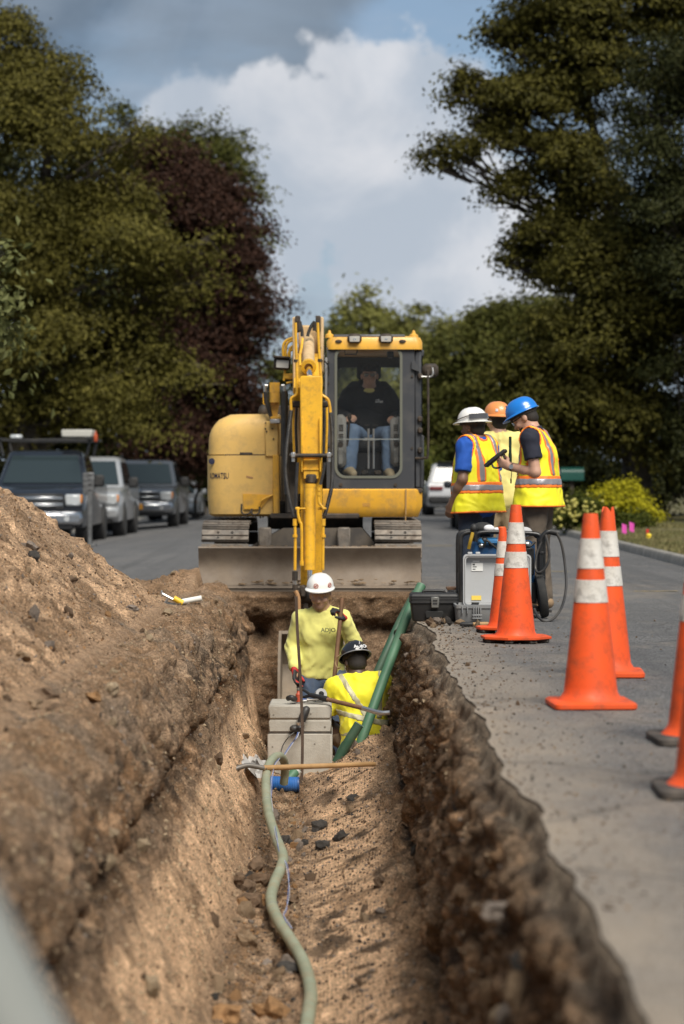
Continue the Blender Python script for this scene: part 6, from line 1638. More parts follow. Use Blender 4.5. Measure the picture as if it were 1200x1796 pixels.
def hard_hat(parent, Mh, m, style='cap', rimm=None, flip=False):
    """dome with a front ridge and a brim, in the head frame (x right, y forward, z up, origin at head centre)"""
    mb = MB(); n = 40; prof = []
    rows = [(t, None) for t in np.linspace(0, 1, 10)]
    vs = []; fs = []
    for t in np.linspace(0, 1, 11):               # crown to rim
        a = t * math.pi / 2
        for k in range(n):
            ph = 2 * math.pi * k / n; r = math.sin(a) ** .86
            ridge = 1 + .030 * math.exp(-(math.sin(ph - math.pi / 2) < 0) * 9) * 0
            x, y = .113 * r * math.cos(ph), .137 * r * math.sin(ph); z = .055 + .118 * math.cos(a) ** .95
            z += .007 * math.exp(-(x / .022) ** 2) * math.sin(a * 1.0) ** .5 * (math.cos(a) ** .5 if math.cos(a) > 0 else 0)
            z += .004 * math.exp(-((abs(x) - .045) / .008) ** 2) * math.cos(a)
            vs.append((x, y, z))
    def brim(w_front, w_side, dz, thick):
        for (f, zz) in ((.35, -dz * .3), (1.0, -dz), (1.0, -dz - thick), (.2, -dz * .3 - thick)):
            for k in range(n):
                ph = 2 * math.pi * k / n; fr = max(0, math.sin(ph)) ** 1.5
                w = w_side + (w_front - w_side) * fr
                vs.append(((.113 + w * f * (1 - .25 * fr)) * math.cos(ph), (.137 + w * f) * math.sin(ph), .055 + zz * (1 + .6 * fr)))
    if style == 'full': brim(.044, .036, .010, .004)
    else: brim(.046, .009, .010, .005)
    rows = 15
    for i in range(rows - 1):
        for k in range(n):
            k2 = (k + 1) % n; fs.append((i * n + k, i * n + k2, (i + 1) * n + k2, (i + 1) * n + k))
    if flip: vs = [(-x, -y, z) for x, y, z in vs]
    mb.add(vs, fs, 0, Mh)
    for i, f in enumerate(mb.f):
        if rimm and i >= 10 * n: mb.m[i] = 1
    o = mb.build('hard_hat', [m, rimm] if rimm else m, parent, local=True, smooth=50)
    mb = MB(); mb.ring([(p[0] * .095, p[1] * .118 ) for p in [(math.cos(R(a)), math.sin(R(a))) for a in range(0, 360, 15)]], [(p[0] * .088, p[1] * .11) for p in [(math.cos(R(a)), math.sin(R(a))) for a in range(0, 360, 15)]], 'z', .02, .052)
    mb.v = [tuple(Mh @ Vector(v)) for v in mb.v]; mb.build('hat_band', DBLK, o, local=True)
    return o

def hand(S, wr, f, n, side, curl=.5, s=1.0, spread=1.0, thumb=.5):
    """wrist, finger direction, palm normal; side=+1: thumb towards f x n"""
    wr = Vector(wr); f = Vector(f).normalized(); n = Vector(n); n = (n - f * n.dot(f)).normalized(); u = f.cross(n) * side
    S.cone(wr - f * .02, wr + f * .03, .026 * s, .030 * s, .02, (n, .75))
    for q in (-.026, -.009, .009, .026): S.cone(wr + f * .02 + u * q * .7, wr + f * .082 * s + u * q * s, .017 * s, .0135 * s, .012, (n, .9))
    for i, (q, L) in enumerate(((.030, .068), (.0105, .076), (-.0095, .070), (-.029, .056))):
        p = wr + f * .085 * s + u * q * s; a = curl * .55; d = f
        for j, l in enumerate((.46, .31, .23)):
            d = (f * math.cos(a) + n * math.sin(a) + u * (q * 1.2 * spread * (1 - curl))).normalized(); e = p + d * L * l * s
            S.cone(p, e, (.0100 - .0008 * j) * s, (.0094 - .001 * j) * s, .004); p = e; a += curl * (.95 if j == 0 else .8)
    b = wr + f * .030 + u * .026 * s; t1 = b + (f * .55 + u * .62 + n * (.25 + .5 * thumb)).normalized() * .040 * s; t2 = t1 + (f * .85 + u * (.35 - .6 * thumb) + n * (.25 + .6 * thumb)).normalized() * .032 * s
    S.cone(b, t1, .0145 * s, .0115 * s, .012); S.cone(t1, t2, .0112 * s, .0092 * s, .005); S.cone(t2, t2 + (t2 - t1) * .5, .0095 * s, .008 * s, .004)

def head_frame(c, fwd, up=(0, 0, 1), roll=0):
    f = Vector(fwd).normalized(); u = Vector(up); u = (u - f * u.dot(f)).normalized(); r = f.cross(u)
    M = Matrix((r, f, u)).transposed().to_4x4(); M.translation = Vector(c)
    return M @ Matrix.Rotation(roll, 4, 'Y')

class Person:
    """joints in local metres: x right, y forward, z up"""
    def __init__(s, label, loc, rotz, J, skin, group=None, W=1.0, h=.0088, head_fwd=(0, 1, 0), head_roll=0, chin=0.0, hands=None, belly=0.0, head_s=1.0):
        s.J = J = {k: Vector(v) for k, v in J.items()}; s.W = W; s.belly = belly
        s.fwd = Vector((0, 1, 0)); pts = list(J.values()); lo = np.min([p[:] for p in pts], 0) - .24; hi = np.max([p[:] for p in pts], 0) + .24; s.lo, s.hi = lo, hi
        s.Mh = head_frame(J['head'], head_fwd, roll=head_roll)
        B = Sdf(lo, hi, h); s.torso(B, 0); s.limbs(B, 0)
        # head
        H = s.Mh; P = lambda x, y, z: H @ Vector((x * head_s, y * head_s, z * head_s))
        B.cone(J['neck'], P(0, -.02, -.06), .061, .056, .04);
        B.ball(P(0, -.012, .028), (.077, .098, .092), .03, M=H); B.ball(P(0, .022, -.045), (.060, .072, .062), .035, M=H); B.ball(P(0, .062, -.088), (.026, .024, .022), .03, M=H)
        B.cone(P(0, .088, .008), P(0, .105, -.028), .010, .016, .014); B.ball(P(0, .084, -.058), (.025, .012, .007), .008, M=H); B.ball(P(0, .083, -.070), (.021, .012, .007), .008, M=H)
        for q in (-1, 1):
            B.ball(P(q * .032, .098, .012), (.017, .014, .011), .012, 's', H); B.cone(P(q * .012, .090, .027), P(q * .05, .080, .026), .010, .009, .012)
            B.ball(P(q * .080, -.012, -.008), (.012, .022, .034), .008, M=H); B.ball(P(q * .044, .070, -.025), (.022, .02, .02), .02, M=H)
        s.hands = hands or {}
        for side in ('l', 'r'):
            hd = s.hands.get(side, {}); f = Vector(hd.get('f', tuple(J['wr_' + side] - J['el_' + side]))); n = Vector(hd.get('n', (0, 0, -1)))
            if hd.get('glove'): B.cone(J['wr_' + side], J['wr_' + side] + f.normalized() * .07, .027, .024, .02)
            else: hand(B, J['wr_' + side], f, n, hd.get('side', 1), hd.get('curl', .5), 1.02, thumb=hd.get('thumb', .5))
        s.o = B.build('person', skin, None); s.o.location = loc; s.o.rotation_euler = (0, 0, rotz); tag(s.o, label, 'person', group)
        for side in ('l', 'r'):
            hd = s.hands.get(side, {})
            if hd.get('glove'):
                f = Vector(hd.get('f', tuple(J['wr_' + side] - J['el_' + side]))).normalized(); n = Vector(hd['n'])
                G = Sdf(np.array(J['wr_' + side]) - .16, np.array(J['wr_' + side]) + .24, .0045); hand(G, J['wr_' + side], f, n, hd.get('side', 1), hd.get('curl', .5), 1.16, thumb=hd.get('thumb', .5)); G.cone(J['wr_' + side] - f * .02, J['wr_' + side], .037, .034, .02)
                go = G.build('glove', GLOVER, s.o)
                q = Sdf(np.array(J['wr_' + side]) - .16, np.array(J['wr_' + side]) + .24, .0045); hand(q, J['wr_' + side], f, n, hd.get('side', 1), hd.get('curl', .5), 1.19, thumb=hd.get('thumb', .5)); q.cut(J['wr_' + side] - n.normalized() * hd.get('pad', -.004), -n.normalized()); q.cut(J['wr_' + side] + f * .02, -f); q.build('grip_pad', GLOVEB, go)
    def torso(s, B, g, flare=0.0, low=0.0):
        J, W = s.J, s.W; up = (J['chest'] - J['pelvis'])
        fl = lambda q: (s.tdir, q)
        s.tdir = up.cross(Vector((1, 0, 0))).normalized() * -1 if up.length else s.fwd
        hx = (J['hip_r'] - J['hip_l']).normalized(); s.tdir = hx.cross(up.normalized()).normalized() * -1
        hx2 = (J['sh_r'] - J['sh_l']).normalized()
        wst = J['pelvis'] + up * .42
        for q in (-1, 1):
            B.cone(J['pelvis'] + hx * q * .062 * W, wst + hx * q * .050 * W, .112 * W, .098 * W, .05, fl(.92), grow=g)
            B.cone(wst + hx * q * .05 * W, J['chest'] + hx2 * q * .068 * W, .100 * W, .112 * W, .05, fl(.88), grow=g)
            B.cone(J['chest'] + hx2 * q * .06 * W + up * .12, J['sh_' + ('r' if q > 0 else 'l')] - hx2 * q * .02, .098 * W, .062, .05, fl(.9), grow=g)
            B.cone(J['neck'] - up.normalized() * .03, J['sh_' + ('r' if q > 0 else 'l')] - up.normalized() * .0, .052, .050, .05, grow=g * .8)
        B.cone(J['neck'] + Vector((0, -.005, -.03)), J['chest'] + (J['neck'] - J['chest']) * .55, .075, .115, .06, (s.tdir, .7), grow=g * .8)
        if s.belly: B.ball(wst + s.tdir * .035, (.145 * W + g, .10 + s.belly + g, .15 + g), .06)
    def limbs(s, B, g, arms=(1.0,), legs=True):
        J = s.J
        for q in ('l', 'r'):
            B.cone(J['sh_' + q], J['el_' + q], .056 + g, .043 + g, .03); B.cone(J['el_' + q], J['el_' + q].lerp(J['wr_' + q], .35), .043 + g, .044 + g, .02); B.cone(J['el_' + q].lerp(J['wr_' + q], .35), J['wr_' + q], .044 + g, .028 + g, .02)
            B.cone(J['hip_' + q], J['kn_' + q], .092 + g, .060 + g, .05); B.cone(J['kn_' + q], J['kn_' + q].lerp(J['an_' + q], .35), .060 + g, .060 + g, .03); B.cone(J['kn_' + q].lerp(J['an_' + q], .35), J['an_' + q], .060 + g, .042 + g, .03)
            B.cone(J['an_' + q] - Vector((0, 0, .03)), J['toe_' + q], .040, .030, .03)
    def grid(s, h=.0105, pad=0): return Sdf(s.lo - pad, s.hi + pad, h)
    def shirt(s, m, t=.014, sleeve=1.0, hem=-.06, amp=.006, name='shirt', neckr=.072, flare=0.0, seed=0, h=.0100, sleeve_pos=None):
        B = s.grid(h); J = s.J; s.torso(B, t)
        upv = (J['chest'] - J['pelvis']).normalized()
        for q in (-1, 1):
            hx = (J['hip_r'] - J['hip_l']).normalized()
            B.cone(J['pelvis'] + hx * q * .065 * s.W - upv * .06, J['pelvis'] + hx * q * .055 * s.W + upv * .12, (.112 + flare) * s.W, .104 * s.W, .05, (s.tdir, .92), grow=t)
        for q in ('l', 'r'):
            a, b, c = J['sh_' + q], J['el_' + q], J['wr_' + q]; sl = sleeve
            if sl <= 1.0 and sl > 0:
                e = a.lerp(b, sl); loose = .010 if sl < 1 else .004
                B.cone(a, e, .058 + t, .050 + t + loose, .03)
            if sl > 1.0:
                B.cone(a, b, .058 + t, .050 + t, .03); e = b.lerp(c, sl - 1); B.cone(b, e, .050 + t, .036 + t, .025)
        B.folds(amp, seed=seed)
        B.cut(J['pelvis'] + upv * hem, -upv)
        for q in ('l', 'r'):
            if 0 < sleeve <= 1.0:
                a, b = J['sh_' + q], J['el_' + q]; e = a.lerp(b, sleeve); d = (b - a).normalized()
                # trim the cuff flat, only near the arm
                r = B.region(np.array(e) - .16, np.array(e) + .16)
                if r:
                    sl_, X, Y, Z = r; pl = (X - e.x) * d.x + (Y - e.y) * d.y + (Z - e.z) * d.z; px, py, pz = X - e.x, Y - e.y, Z - e.z
                    rad = np.sqrt(np.maximum(px * px + py * py + pz * pz - pl * pl, 0)); B.D[sl_] = np.where(rad < .085, np.maximum(B.D[sl_], pl), B.D[sl_])
        nd = (J['head'] - J['neck']).normalized(); B.cone(J['neck'] + nd * .030, J['neck'] + nd * .16, neckr * .88, neckr + .05, .010, op='s')
        return B.build(name, m, s.o)
    def trousers(s, m, t=.016, waist=.10, amp=.007, seed=3, h=.0112, low=.03, cuff=.012):
        B = s.grid(h); J = s.J; upv = (J['chest'] - J['pelvis']).normalized(); hx = (J['hip_r'] - J['hip_l']).normalized()
        for q in (-1, 1): B.cone(J['pelvis'] + hx * q * .062 * s.W - upv * .02, J['pelvis'] + hx * q * .055 * s.W + upv * .16, .112 * s.W, .104 * s.W, .05, (s.tdir, .92), grow=t * .6)
        for q in ('l', 'r'):
            B.cone(J['hip_' + q], J['kn_' + q], .092 + t, .064 + t, .05); B.cone(J['kn_' + q], J['an_' + q] + (J['kn_' + q] - J['an_' + q]).normalized() * low, .064 + t, .055 + t + cuff * .5, .03)
        B.folds(amp, (16, 16, 7), seed); B.cut(J['pelvis'] + upv * waist, upv)
        return B.build('trousers', m, s.o)
    def boots(s, m=BOOTM):
        J = s.J
        for q in ('l', 'r'):
            a, t = J['an_' + q], J['toe_' + q]; lo = np.minimum(a, t) - .14; hi = np.maximum(a, t) + .16; B = Sdf(lo, hi, .0095); d = Vector((t.x - a.x, t.y - a.y, 0)); d = d.normalized() if d.length > .01 else (t - a).normalized()
            sh = (J['kn_' + q] - a).normalized(); dn = -sh; fd = (t - a).normalized()
            B.cone(a + sh * .06, a - sh * .02, .056, .052, .02); B.cone(a - sh * .035 - fd * .04, t, .048, .042, .03); B.cone(a + sh * 0, a.lerp(t, .6), .05, .045, .03)
            zc = min(a.z, t.z) - .055; vert = abs(sh.z) > .5
            if vert: B.cut((0, 0, zc + .02), (0, 0, -1))
            b = B.build('boot', m, s.o)
            if vert:
                k = MB(); c = a.lerp(t, .5); dd = d; pr = rrect(-.052, .052, -.15, .15, .05, 5); Mx = Matrix.Translation((c.x, c.y, 0)) @ Matrix.Rotation(math.atan2(-dd.x, dd.y), 4, 'Z'); k.prism(pr, 'z', zc - .012, zc + .022, M=Mx); k.build('sole', SOLE, b, local=True)
    def vest(s, m=VEST, t=.030, hem=-.20, seed=5, open_r=.098, stripes=(.10,), flare=.05):
        J = s.J; upv = (J['chest'] - J['pelvis']).normalized(); hx = (J['hip_r'] - J['hip_l']).normalized()
        def shape(g, h=.0115):
            B = s.grid(h, .03); s.torso(B, t + g)
            for q in (-1, 1): B.cone(J['pelvis'] + hx * q * .07 * s.W + upv * (hem - .02), J['pelvis'] + upv * .26 + hx * q * .055 * s.W, .112 * s.W + flare, .115 * s.W, .05, (s.tdir, .95), grow=t + g)
            B.folds(.007, (11, 11, 5), seed)
            return B
        def holes(B, k=0.0, neck=True):
            for q, sg in (('l', -1), ('r', 1)):
                a = J['sh_' + q] + hx * sg * .055; e = J['sh_' + q] + (J['pelvis'] - J['chest']) * .62 + hx * sg * .07
                B.cone(a, e, open_r + k, .055 + k, .01, op='s')
            if neck:
                B.ball(J['neck'] + upv * .03, (.085 + k, .085 + k, .075 + k), .01, 's')
                B.cone(J['neck'] + s.tdir * .06, J['chest'] - upv * .02 + s.tdir * .13, .07 + k, .012 + k, .01, op='s')
        B = shape(0); B.cut(J['pelvis'] + upv * hem, -upv); holes(B); v = B.build('vest', m, s.o)
        # orange edging: a slightly larger shell cut back to a band round the openings and the hem
        E = shape(.0035); E.cut(J['pelvis'] + upv * (hem - .002), -upv); holes(E)
        K = shape(.5); K.D[:] = -1.0                       # band region
        # inside = within 2 cm of an opening
        Q = s.grid(.0115, .03)
        for q, sg in (('l', -1), ('r', 1)):
            a = J['sh_' + q] + hx * sg * .055; e = J['sh_' + q] + (J['pelvis'] - J['chest']) * .62 + hx * sg * .07; Q.cone(a, e, open_r + .017, .055 + .017, .005)
        Q.ball(J['neck'] + upv * .03, (.085 + .016,) * 2 + (.075 + .016,), .005); Q.cone(J['neck'] + s.tdir * .06, J['chest'] - upv * .02 + s.tdir * .13, .086, .028, .005)
        pl = (E.ax[0][:, None, None] - J['pelvis'].x) * upv.x + (E.ax[1][None, :, None] - J['pelvis'].y) * upv.y + (E.ax[2][None, None, :] - J['pelvis'].z) * upv.z
        reg = np.minimum(Q.D, pl - (hem + .016)); E.D = np.maximum(E.D, reg); split_islands(E.mesh(), 'vest_edging', VORANGE, v)
        # waist stripe: orange under, silver over; and two straps over the shoulders
        for z0 in stripes:
            for g, hw, mm, nm in ((.004, .052, VORANGE, 'orange_band'), (.007, .029, REFL, 'reflective_band')):
                b = shape(g); b.D = np.maximum(b.D, np.abs(pl - z0) - hw); holes(b, .0, False); b.build(nm, mm, v, 0)
        px = (E.ax[0][:, None, None] - J['chest'].x) * hx.x + (E.ax[1][None, :, None] - J['chest'].y) * hx.y + (E.ax[2][None, None, :] - J['chest'].z) * hx.z
        for sg in (-1, 1):
            for g, hw, mm, nm in ((.004, .042, VORANGE, 'orange_strap'), (.007, .023, REFL, 'reflective_strap')):
                b = shape(g); cx = .118 * s.W; b.D = np.maximum(np.maximum(b.D, np.abs(px * sg - cx) - hw), -(pl - stripes[-1] - .045)); holes(b, .019); b.build(nm, mm, v, 0)
        return v
    def hair(s, m=HAIR, long=0.0, top=False):
        H = s.Mh; B = Sdf(np.array(s.J['head']) - .16, np.array(s.J['head']) + .17, .009); P = lambda x, y, z: H @ Vector((x, y, z))
        B.ball(P(0, -.016, .030), (.083, .100, .095), .02, M=H); B.ball(P(0, -.045, -.03), (.068, .062, .06 + long), .02, M=H)
        n = H.to_3x3() @ Vector((0, 1, -.55 if not top else -.8)); B.cut(P(0, .018, .02), n)
        for q in (-1, 1): B.ball(P(q * .085, .0, -.014), (.018, .03, .04), .004, 's', H)
        return B.build('hair', m, s.o)
    def beard(s, m=BEARD):
        H = s.Mh; B = Sdf(np.array(s.J['head']) - .16, np.array(s.J['head']) + .17, .009); P = lambda x, y, z: H @ Vector((x, y, z))
        B.ball(P(0, .022, -.045), (.0635, .076, .066), .03, M=H); B.ball(P(0, .064, -.090), (.028, .026, .024), .03, M=H); B.cut(P(0, .0, -.052), H.to_3x3() @ Vector((0, -.2, 1))); B.ball(P(0, .1, -.052), (.03, .03, .014), .006, 's', H); B.cut(P(0, -.012, 0), H.to_3x3() @ Vector((0, -1, 0)))
        return B.build('beard', m, s.o)
    def glasses(s, lens, frame_m):
        H = s.Mh
        mb = MB()
        for q in (-1, 1):
            mb.prism(rrect(q * .032 - .024, q * .032 + .024, -.006, .028, .012, 4), 'y', .1035, .107, M=H)
        g = mb.build('sunglasses' if lens is DARKL else 'glasses', lens, s.o, local=True)
        mb = MB(); mb.tube([H @ Vector(p) for p in ((-.08, -.01, .016), (-.058, .098, .020), (-.03, .108, .026), (0, .112, .02), (.03, .108, .026), (.058, .098, .020), (.08, -.01, .016))], .0035, 6); mb.build('frame', frame_m, g, local=True)

def stand_joints(lean=0.0, tw=0.0, stance=.11, hgt=1.0, sh=.185):
    J = dict(pelvis=(0, 0, .98), chest=(0, .01 + lean * .6, 1.27), neck=(0, -.005 + lean * 1.1, 1.485), head=(0, .015 + lean * 1.35, 1.625), sh_l=(-sh, lean, 1.43), sh_r=(sh, lean, 1.43),
             hip_l=(-.095, 0, .93), hip_r=(.095, 0, .93), kn_l=(-stance, .02, .50), kn_r=(stance, .02, .50), an_l=(-stance, -.02, .10), an_r=(stance, -.02, .10), toe_l=(-stance - .03, .14, .05), toe_r=(stance + .03, .14, .05),
             el_l=(-sh - .05, lean - .03, 1.15), el_r=(sh + .05, lean - .03, 1.15), wr_l=(-sh - .05, lean + .06, .91), wr_r=(sh + .05, lean + .06, .91))
    return {k: Vector(v) * hgt for k, v in J.items()}

def decal(parent, M, kind):
    if kind == 'ring':
        mb = MB(); mb.ring([(math.cos(R(a)) * .021, math.sin(R(a)) * .021) for a in range(0, 360, 20)], [(math.cos(R(a)) * .015, math.sin(R(a)) * .015) for a in range(0, 360, 20)], 'z', 0, .0015); mb.box((0, 0, .0006), (.026, .006, .0016), rot=Matrix.Rotation(R(35), 4, 'Z')); mb.v = [tuple(M @ Vector(v)) for v in mb.v]; mb.build('round_sticker', STICKR, parent, local=True)

def build_people():
    g3 = 'workers standing behind the orange cones'
    # 1 --- standing in the pit, facing the camera, looking down, shovel in his left hand
    J = stand_joints(lean=.03, hgt=1.0); J['head'] = Vector((.01, .065, 1.612)); J['neck'] = Vector((0, .02, 1.485))
    J['sh_l'] = Vector((-.165, .03, 1.42)); J['el_l'] = Vector((-.258, .19, 1.245)); J['wr_l'] = Vector((-.185, .275, 1.42))
    J['sh_r'] = Vector((.165, .02, 1.415)); J['el_r'] = Vector((.232, -.02, 1.19)); J['wr_r'] = Vector((.215, .12, 1.03))
    p = Person('man in pale lime shirt and white hard hat standing in the trench with a shovel', (-.165, 19.55, -1.455), R(180), J, SKIN[1], head_fwd=(.12, .95, -.22), hands={'l': dict(f=(.45, .35, .70), n=(.7, .3, -.5), side=1, curl=1.15, glove=True, thumb=.7, pad=.002), 'r': dict(f=(-.05, .35, -.85), n=(-.9, .3, 0), side=-1, curl=.55, glove=True)}, W=.95)
    p.shirt(LIME, .013, 1.93, -.035, .0085, seed=1); p.trousers(DENIM); p.boots(); p.hair(); Mq = p.Mh @ Matrix.Translation((0, -.008, .016)) @ Matrix.Rotation(R(5), 4, 'X') @ Matrix.Diagonal((.97, .97, .92, 1)); hh = hard_hat(p.o, Mq, HATW)
    p.beard(mat('stubble', (.30, .175, .12), .7))
    for (ax, ay, ph) in ((0, 0, 82), (0, 0, 142)):
        a = R(ph); c = Vector((.1105 * math.cos(a), .134 * math.sin(a), .085)); nn = Vector((math.cos(a) / .113, math.sin(a) / .137, .15 / .118)).normalized(); nn = Vector((math.cos(a), math.sin(a) * .85, .25)).normalized()
        decal(hh, Mq @ frame(c + nn * .004, Vector((0, 0, 1)).cross(nn), (0, 0, 1)), 'ring')
    t = text('chest_print', 'ADJO', .048, Matrix.Identity(4), mat('faded_print', (.30, .31, .14), .9), None, .001, .001)
    t.data.transform(frame((-.055, .182, 1.335), (-1, .10, 0), (0, .12, 1))); t.parent = p.o
    # 2 --- seated on the slope, back to the camera
    J = dict(pelvis=(.03, 0, .12), chest=(-.02, .06, .42), neck=(-.04, .10, .60), head=(-.055, .15, .715), sh_l=(-.215, .07, .53), sh_r=(.155, .10, .565), hip_l=(-.07, .03, .10), hip_r=(.12, .03, .10), kn_l=(-.31, .36, .20), kn_r=(.08, .44, .22), an_l=(-.38, .62, -.12), an_r=(.06, .66, -.18), toe_l=(-.40, .78, -.15), toe_r=(.06, .83, -.2),
             el_l=(-.30, .12, .28), el_r=(.25, .22, .33), wr_l=(-.24, .36, .22), wr_r=(.10, .42, .30))
    p = Person('man in bright yellow shirt and black hard hat sitting with his back to the camera', (.165, 18.75, -1.06), R(2), J, SKIN[3], head_fwd=(-.25, .9, -.35), hands={'l': dict(f=(.3, .8, 0), n=(0, 0, -1), side=1, curl=.6), 'r': dict(f=(-.5, .7, 0), n=(0, 0, -1), side=-1, curl=.6)}, W=1.0)
    sh = p.shirt(HIVIS, .020, .80, -.12, .009, neckr=.082, seed=7); p.trousers(BROWNC); p.boots()
    # reflective bands of the shirt
    def band(fn, name='reflective_band', par=sh):
        B = p.grid(.0100); p.torso(B, .0235)
        for q in (-1, 1): B.cone(p.J['pelvis'] + Vector((q * .065, 0, -.06)), p.J['pelvis'] + Vector((q * .055, .02, .12)), .112, .104, .05, (p.tdir, .92), grow=.0235)
        B.folds(.009, seed=7); X, Y, Z = B.ax[0][:, None, None], B.ax[1][None, :, None], B.ax[2][None, None, :]
        B.D = np.maximum(B.D, fn(X, Y, Z)); nd = (p.J['head'] - p.J['neck']).normalized(); B.cone(p.J['neck'] + nd * .030, p.J['neck'] + nd * .16, .075, .125, .01, op='s'); B.build(name, REFLW, par, 0)
    band(lambda X, Y, Z: np.abs(Z + .22 * X - .30) - .024); band(lambda X, Y, Z: np.abs(Z + .10 * X - .165) - .024)
    band(lambda X, Y, Z: np.maximum(np.abs((Z - .52) * .55 + (X + .11) * .84) - .024, .31 - Z)); band(lambda X, Y, Z: np.maximum(np.abs(X - .13 - (Z - .5) * .05) - .022, .30 - Z))
    for q in ('l', 'r'):
        a, b = p.J['sh_' + q], p.J['el_' + q]; e = a.lerp(b, .52); e2 = a.lerp(b, .66); B = Sdf(np.array(e) - .15, np.array(e) + .15, .008); B.cone(e, e2, .083, .085, .01); d = (b - a).normalized(); B.cut(e2, d); B.cut(e, -d); B.build('sleeve_band', REFLW, sh, 0)
    Mh = p.Mh @ Matrix.Rotation(R(-6), 4, 'X'); hh = hard_hat(p.o, Mh, HATK, rimm=HATRIM, flip=True)
    t = text('hat_print', 'ADJO', .042, Matrix.Identity(4), PRINTW, None, .001, .0015); t.data.transform(p.Mh @ Matrix.Rotation(R(-6), 4, 'X') @ frame((.012, -.1335, .082), (1, 0, 0), (0, .35, 1))); t.parent = hh
    mb = MB(); mb.box(Mh @ Vector((.012, -.127, .108)), (.006, .006, .04)); mb.build('hat_mark', PRINTW, hh, local=True)
    mb = MB(); mb.tube(smooth_path([Mh @ Vector(q) for q in ((-.11, .0, .07), (-.135, .03, .06), (-.145, .06, .03), (-.135, .05, -.02), (-.118, .02, -.03))], 5), .006, 8); mb.build('headlamp_strap', mat('strap_tan', (.30, .20, .10), .7), hh, local=True)
    p.hair(HAIR)
    # 3 --- operator in the cab
    J = dict(pelvis=(0, -.06, .12), chest=(0, -.10, .40), neck=(0, -.085, .60), head=(-.005, -.045, .735), sh_l=(-.205, -.09, .535), sh_r=(.205, -.09, .535), hip_l=(-.10, -.03, .09), hip_r=(.10, -.03, .09), kn_l=(-.205, .40, .115), kn_r=(.175, .40, .135), an_l=(-.20, .44, -.27), an_r=(.215, .47, -.26), toe_l=(-.22, .60, -.32), toe_r=(.17, .62, -.30),
             el_l=(-.335, -.02, .30), el_r=(.345, -.02, .31), wr_l=(-.265, .22, .285), wr_r=(.225, .21, .295))
    p = Person('operator in black sweatshirt and sunglasses sitting in the excavator cab', (.285, 25.47, 1.455), R(180), J, SKIN[0], head_fwd=(.02, 1, -.06), hands={'l': dict(f=(.35, .9, -.15), n=(.35, -.2, -.9), side=1, curl=.95), 'r': dict(f=(-.5, .85, -.05), n=(-.3, -.2, -.9), side=-1, curl=.95)}, W=1.16, belly=.035, head_s=1.05)
    sw = p.shirt(HOODIE, .022, 1.95, -.03, .010, 'sweatshirt', .085, seed=3); p.trousers(mat('light_denim', (.13, .20, .33), .9, col2=(.19, .27, .40), nscale=5, namt=.7, bump=.3, bscale=220), waist=.06); p.boots(mat('tan_shoe', (.42, .34, .22), .8)); p.hair(mat('grey_dark_hair', (.03, .028, .026), .8)); p.glasses(DARKL, DBLK)
    B = Sdf(np.array(p.J['neck']) - .16, np.array(p.J['neck']) + .12, .008); B.ball(p.J['neck'] + Vector((0, .01, -.022)), (.092, .088, .042), .01); B.ball(p.J['neck'] + Vector((0, .01, .03)), (.074, .074, .05), .01, 's'); B.build('collar', PALEY, sw)
    B = Sdf(np.array(p.J['neck']) - .22, np.array(p.J['neck']) + .22, .009); B.cone(p.J['neck'] + Vector((-.07, -.06, -.02)), p.J['neck'] + Vector((.07, -.06, -.02)), .055, .055, .03); B.ball(p.J['neck'] + Vector((0, -.085, .05)), (.12, .05, .10), .03); B.build('hood', HOODIE, sw)
    H = p.Mh; B = Sdf(np.array(p.J['head']) - .18, np.array(p.J['head']) + .2, .007); B.ball(H @ Vector((0, -.01, .045)), (.088, .108, .088), .01, M=H); B.cut(H @ Vector((0, 0, .052)), H.to_3x3() @ Vector((0, .12, -1))); B.cone(H @ Vector((-.04, .07, .056)), H @ Vector((.04, .07, .056)), .055, .055, .01, (H.to_3x3() @ Vector((0, 0, 1)), .14)); B.build('cap', HOODIE, p.o)
    for k, (w, hgt, dx, dz) in enumerate(((.035, .022, -.022, -.006), (.010, .040, .004, .004), (.030, .012, .028, -.008), (.03, .008, .024, .012))):
        mb = MB(); mb.box((0, 0, 0), (w, .003, hgt), bev=.001); o = mb.build('chest_print', PRINTW, sw, local=True); o.location = (-.105 - dx * -1, .118, .462 + dz); o.rotation_euler = (R(-8), 0, R(4))
    mb = MB(); mb.ball((0, 0, 0), (.003, .003, .003))
    # 4 --- blue hat, profile to the left, reading a handheld
    J = stand_joints(lean=.02); J['chest'] = Vector((0, .0, 1.27)); J['neck'] = Vector((0, .045, 1.475)); J['head'] = Vector((0, .115, 1.59)); J['sh_l'] = Vector((-.19, .03, 1.42)); J['sh_r'] = Vector((.19, .04, 1.42))
    J['el_l'] = Vector((-.215, -.02, 1.145)); J['wr_l'] = Vector((-.105, .215, 1.19)); J['el_r'] = Vector((.21, .02, 1.14)); J['wr_r'] = Vector((.02, .235, 1.20))
    J = {k: v * 1.0 for k, v in J.items()}
    p = Person('man in blue hard hat and yellow vest reading a handheld device, in profile', (1.605, 19.75, 0.0), R(74), J, SKIN[0], g3, head_fwd=(0, .82, -.57), hands={'l': dict(f=(.25, .85, .38), n=(.85, -.25, .2), side=-1, curl=.75, thumb=.8), 'r': dict(f=(-.2, .9, .36), n=(-.5, .2, .8), side=1, curl=.7)})
    p.shirt(NAVYP, .014, .62, -.10, .005, 'polo_shirt', .066, seed=9); p.trousers(CARGO, .020, amp=.009); p.boots(BOOTM); p.vest(seed=4, hem=-.115, stripes=(.09,), flare=.075); p.hair(); p.beard(); hard_hat(p.o, p.Mh @ Matrix.Rotation(R(10), 4, 'X'), HATB); p.glasses(glass_mat('clear_lens'), DBLK)
    collar(p, NAVYP)
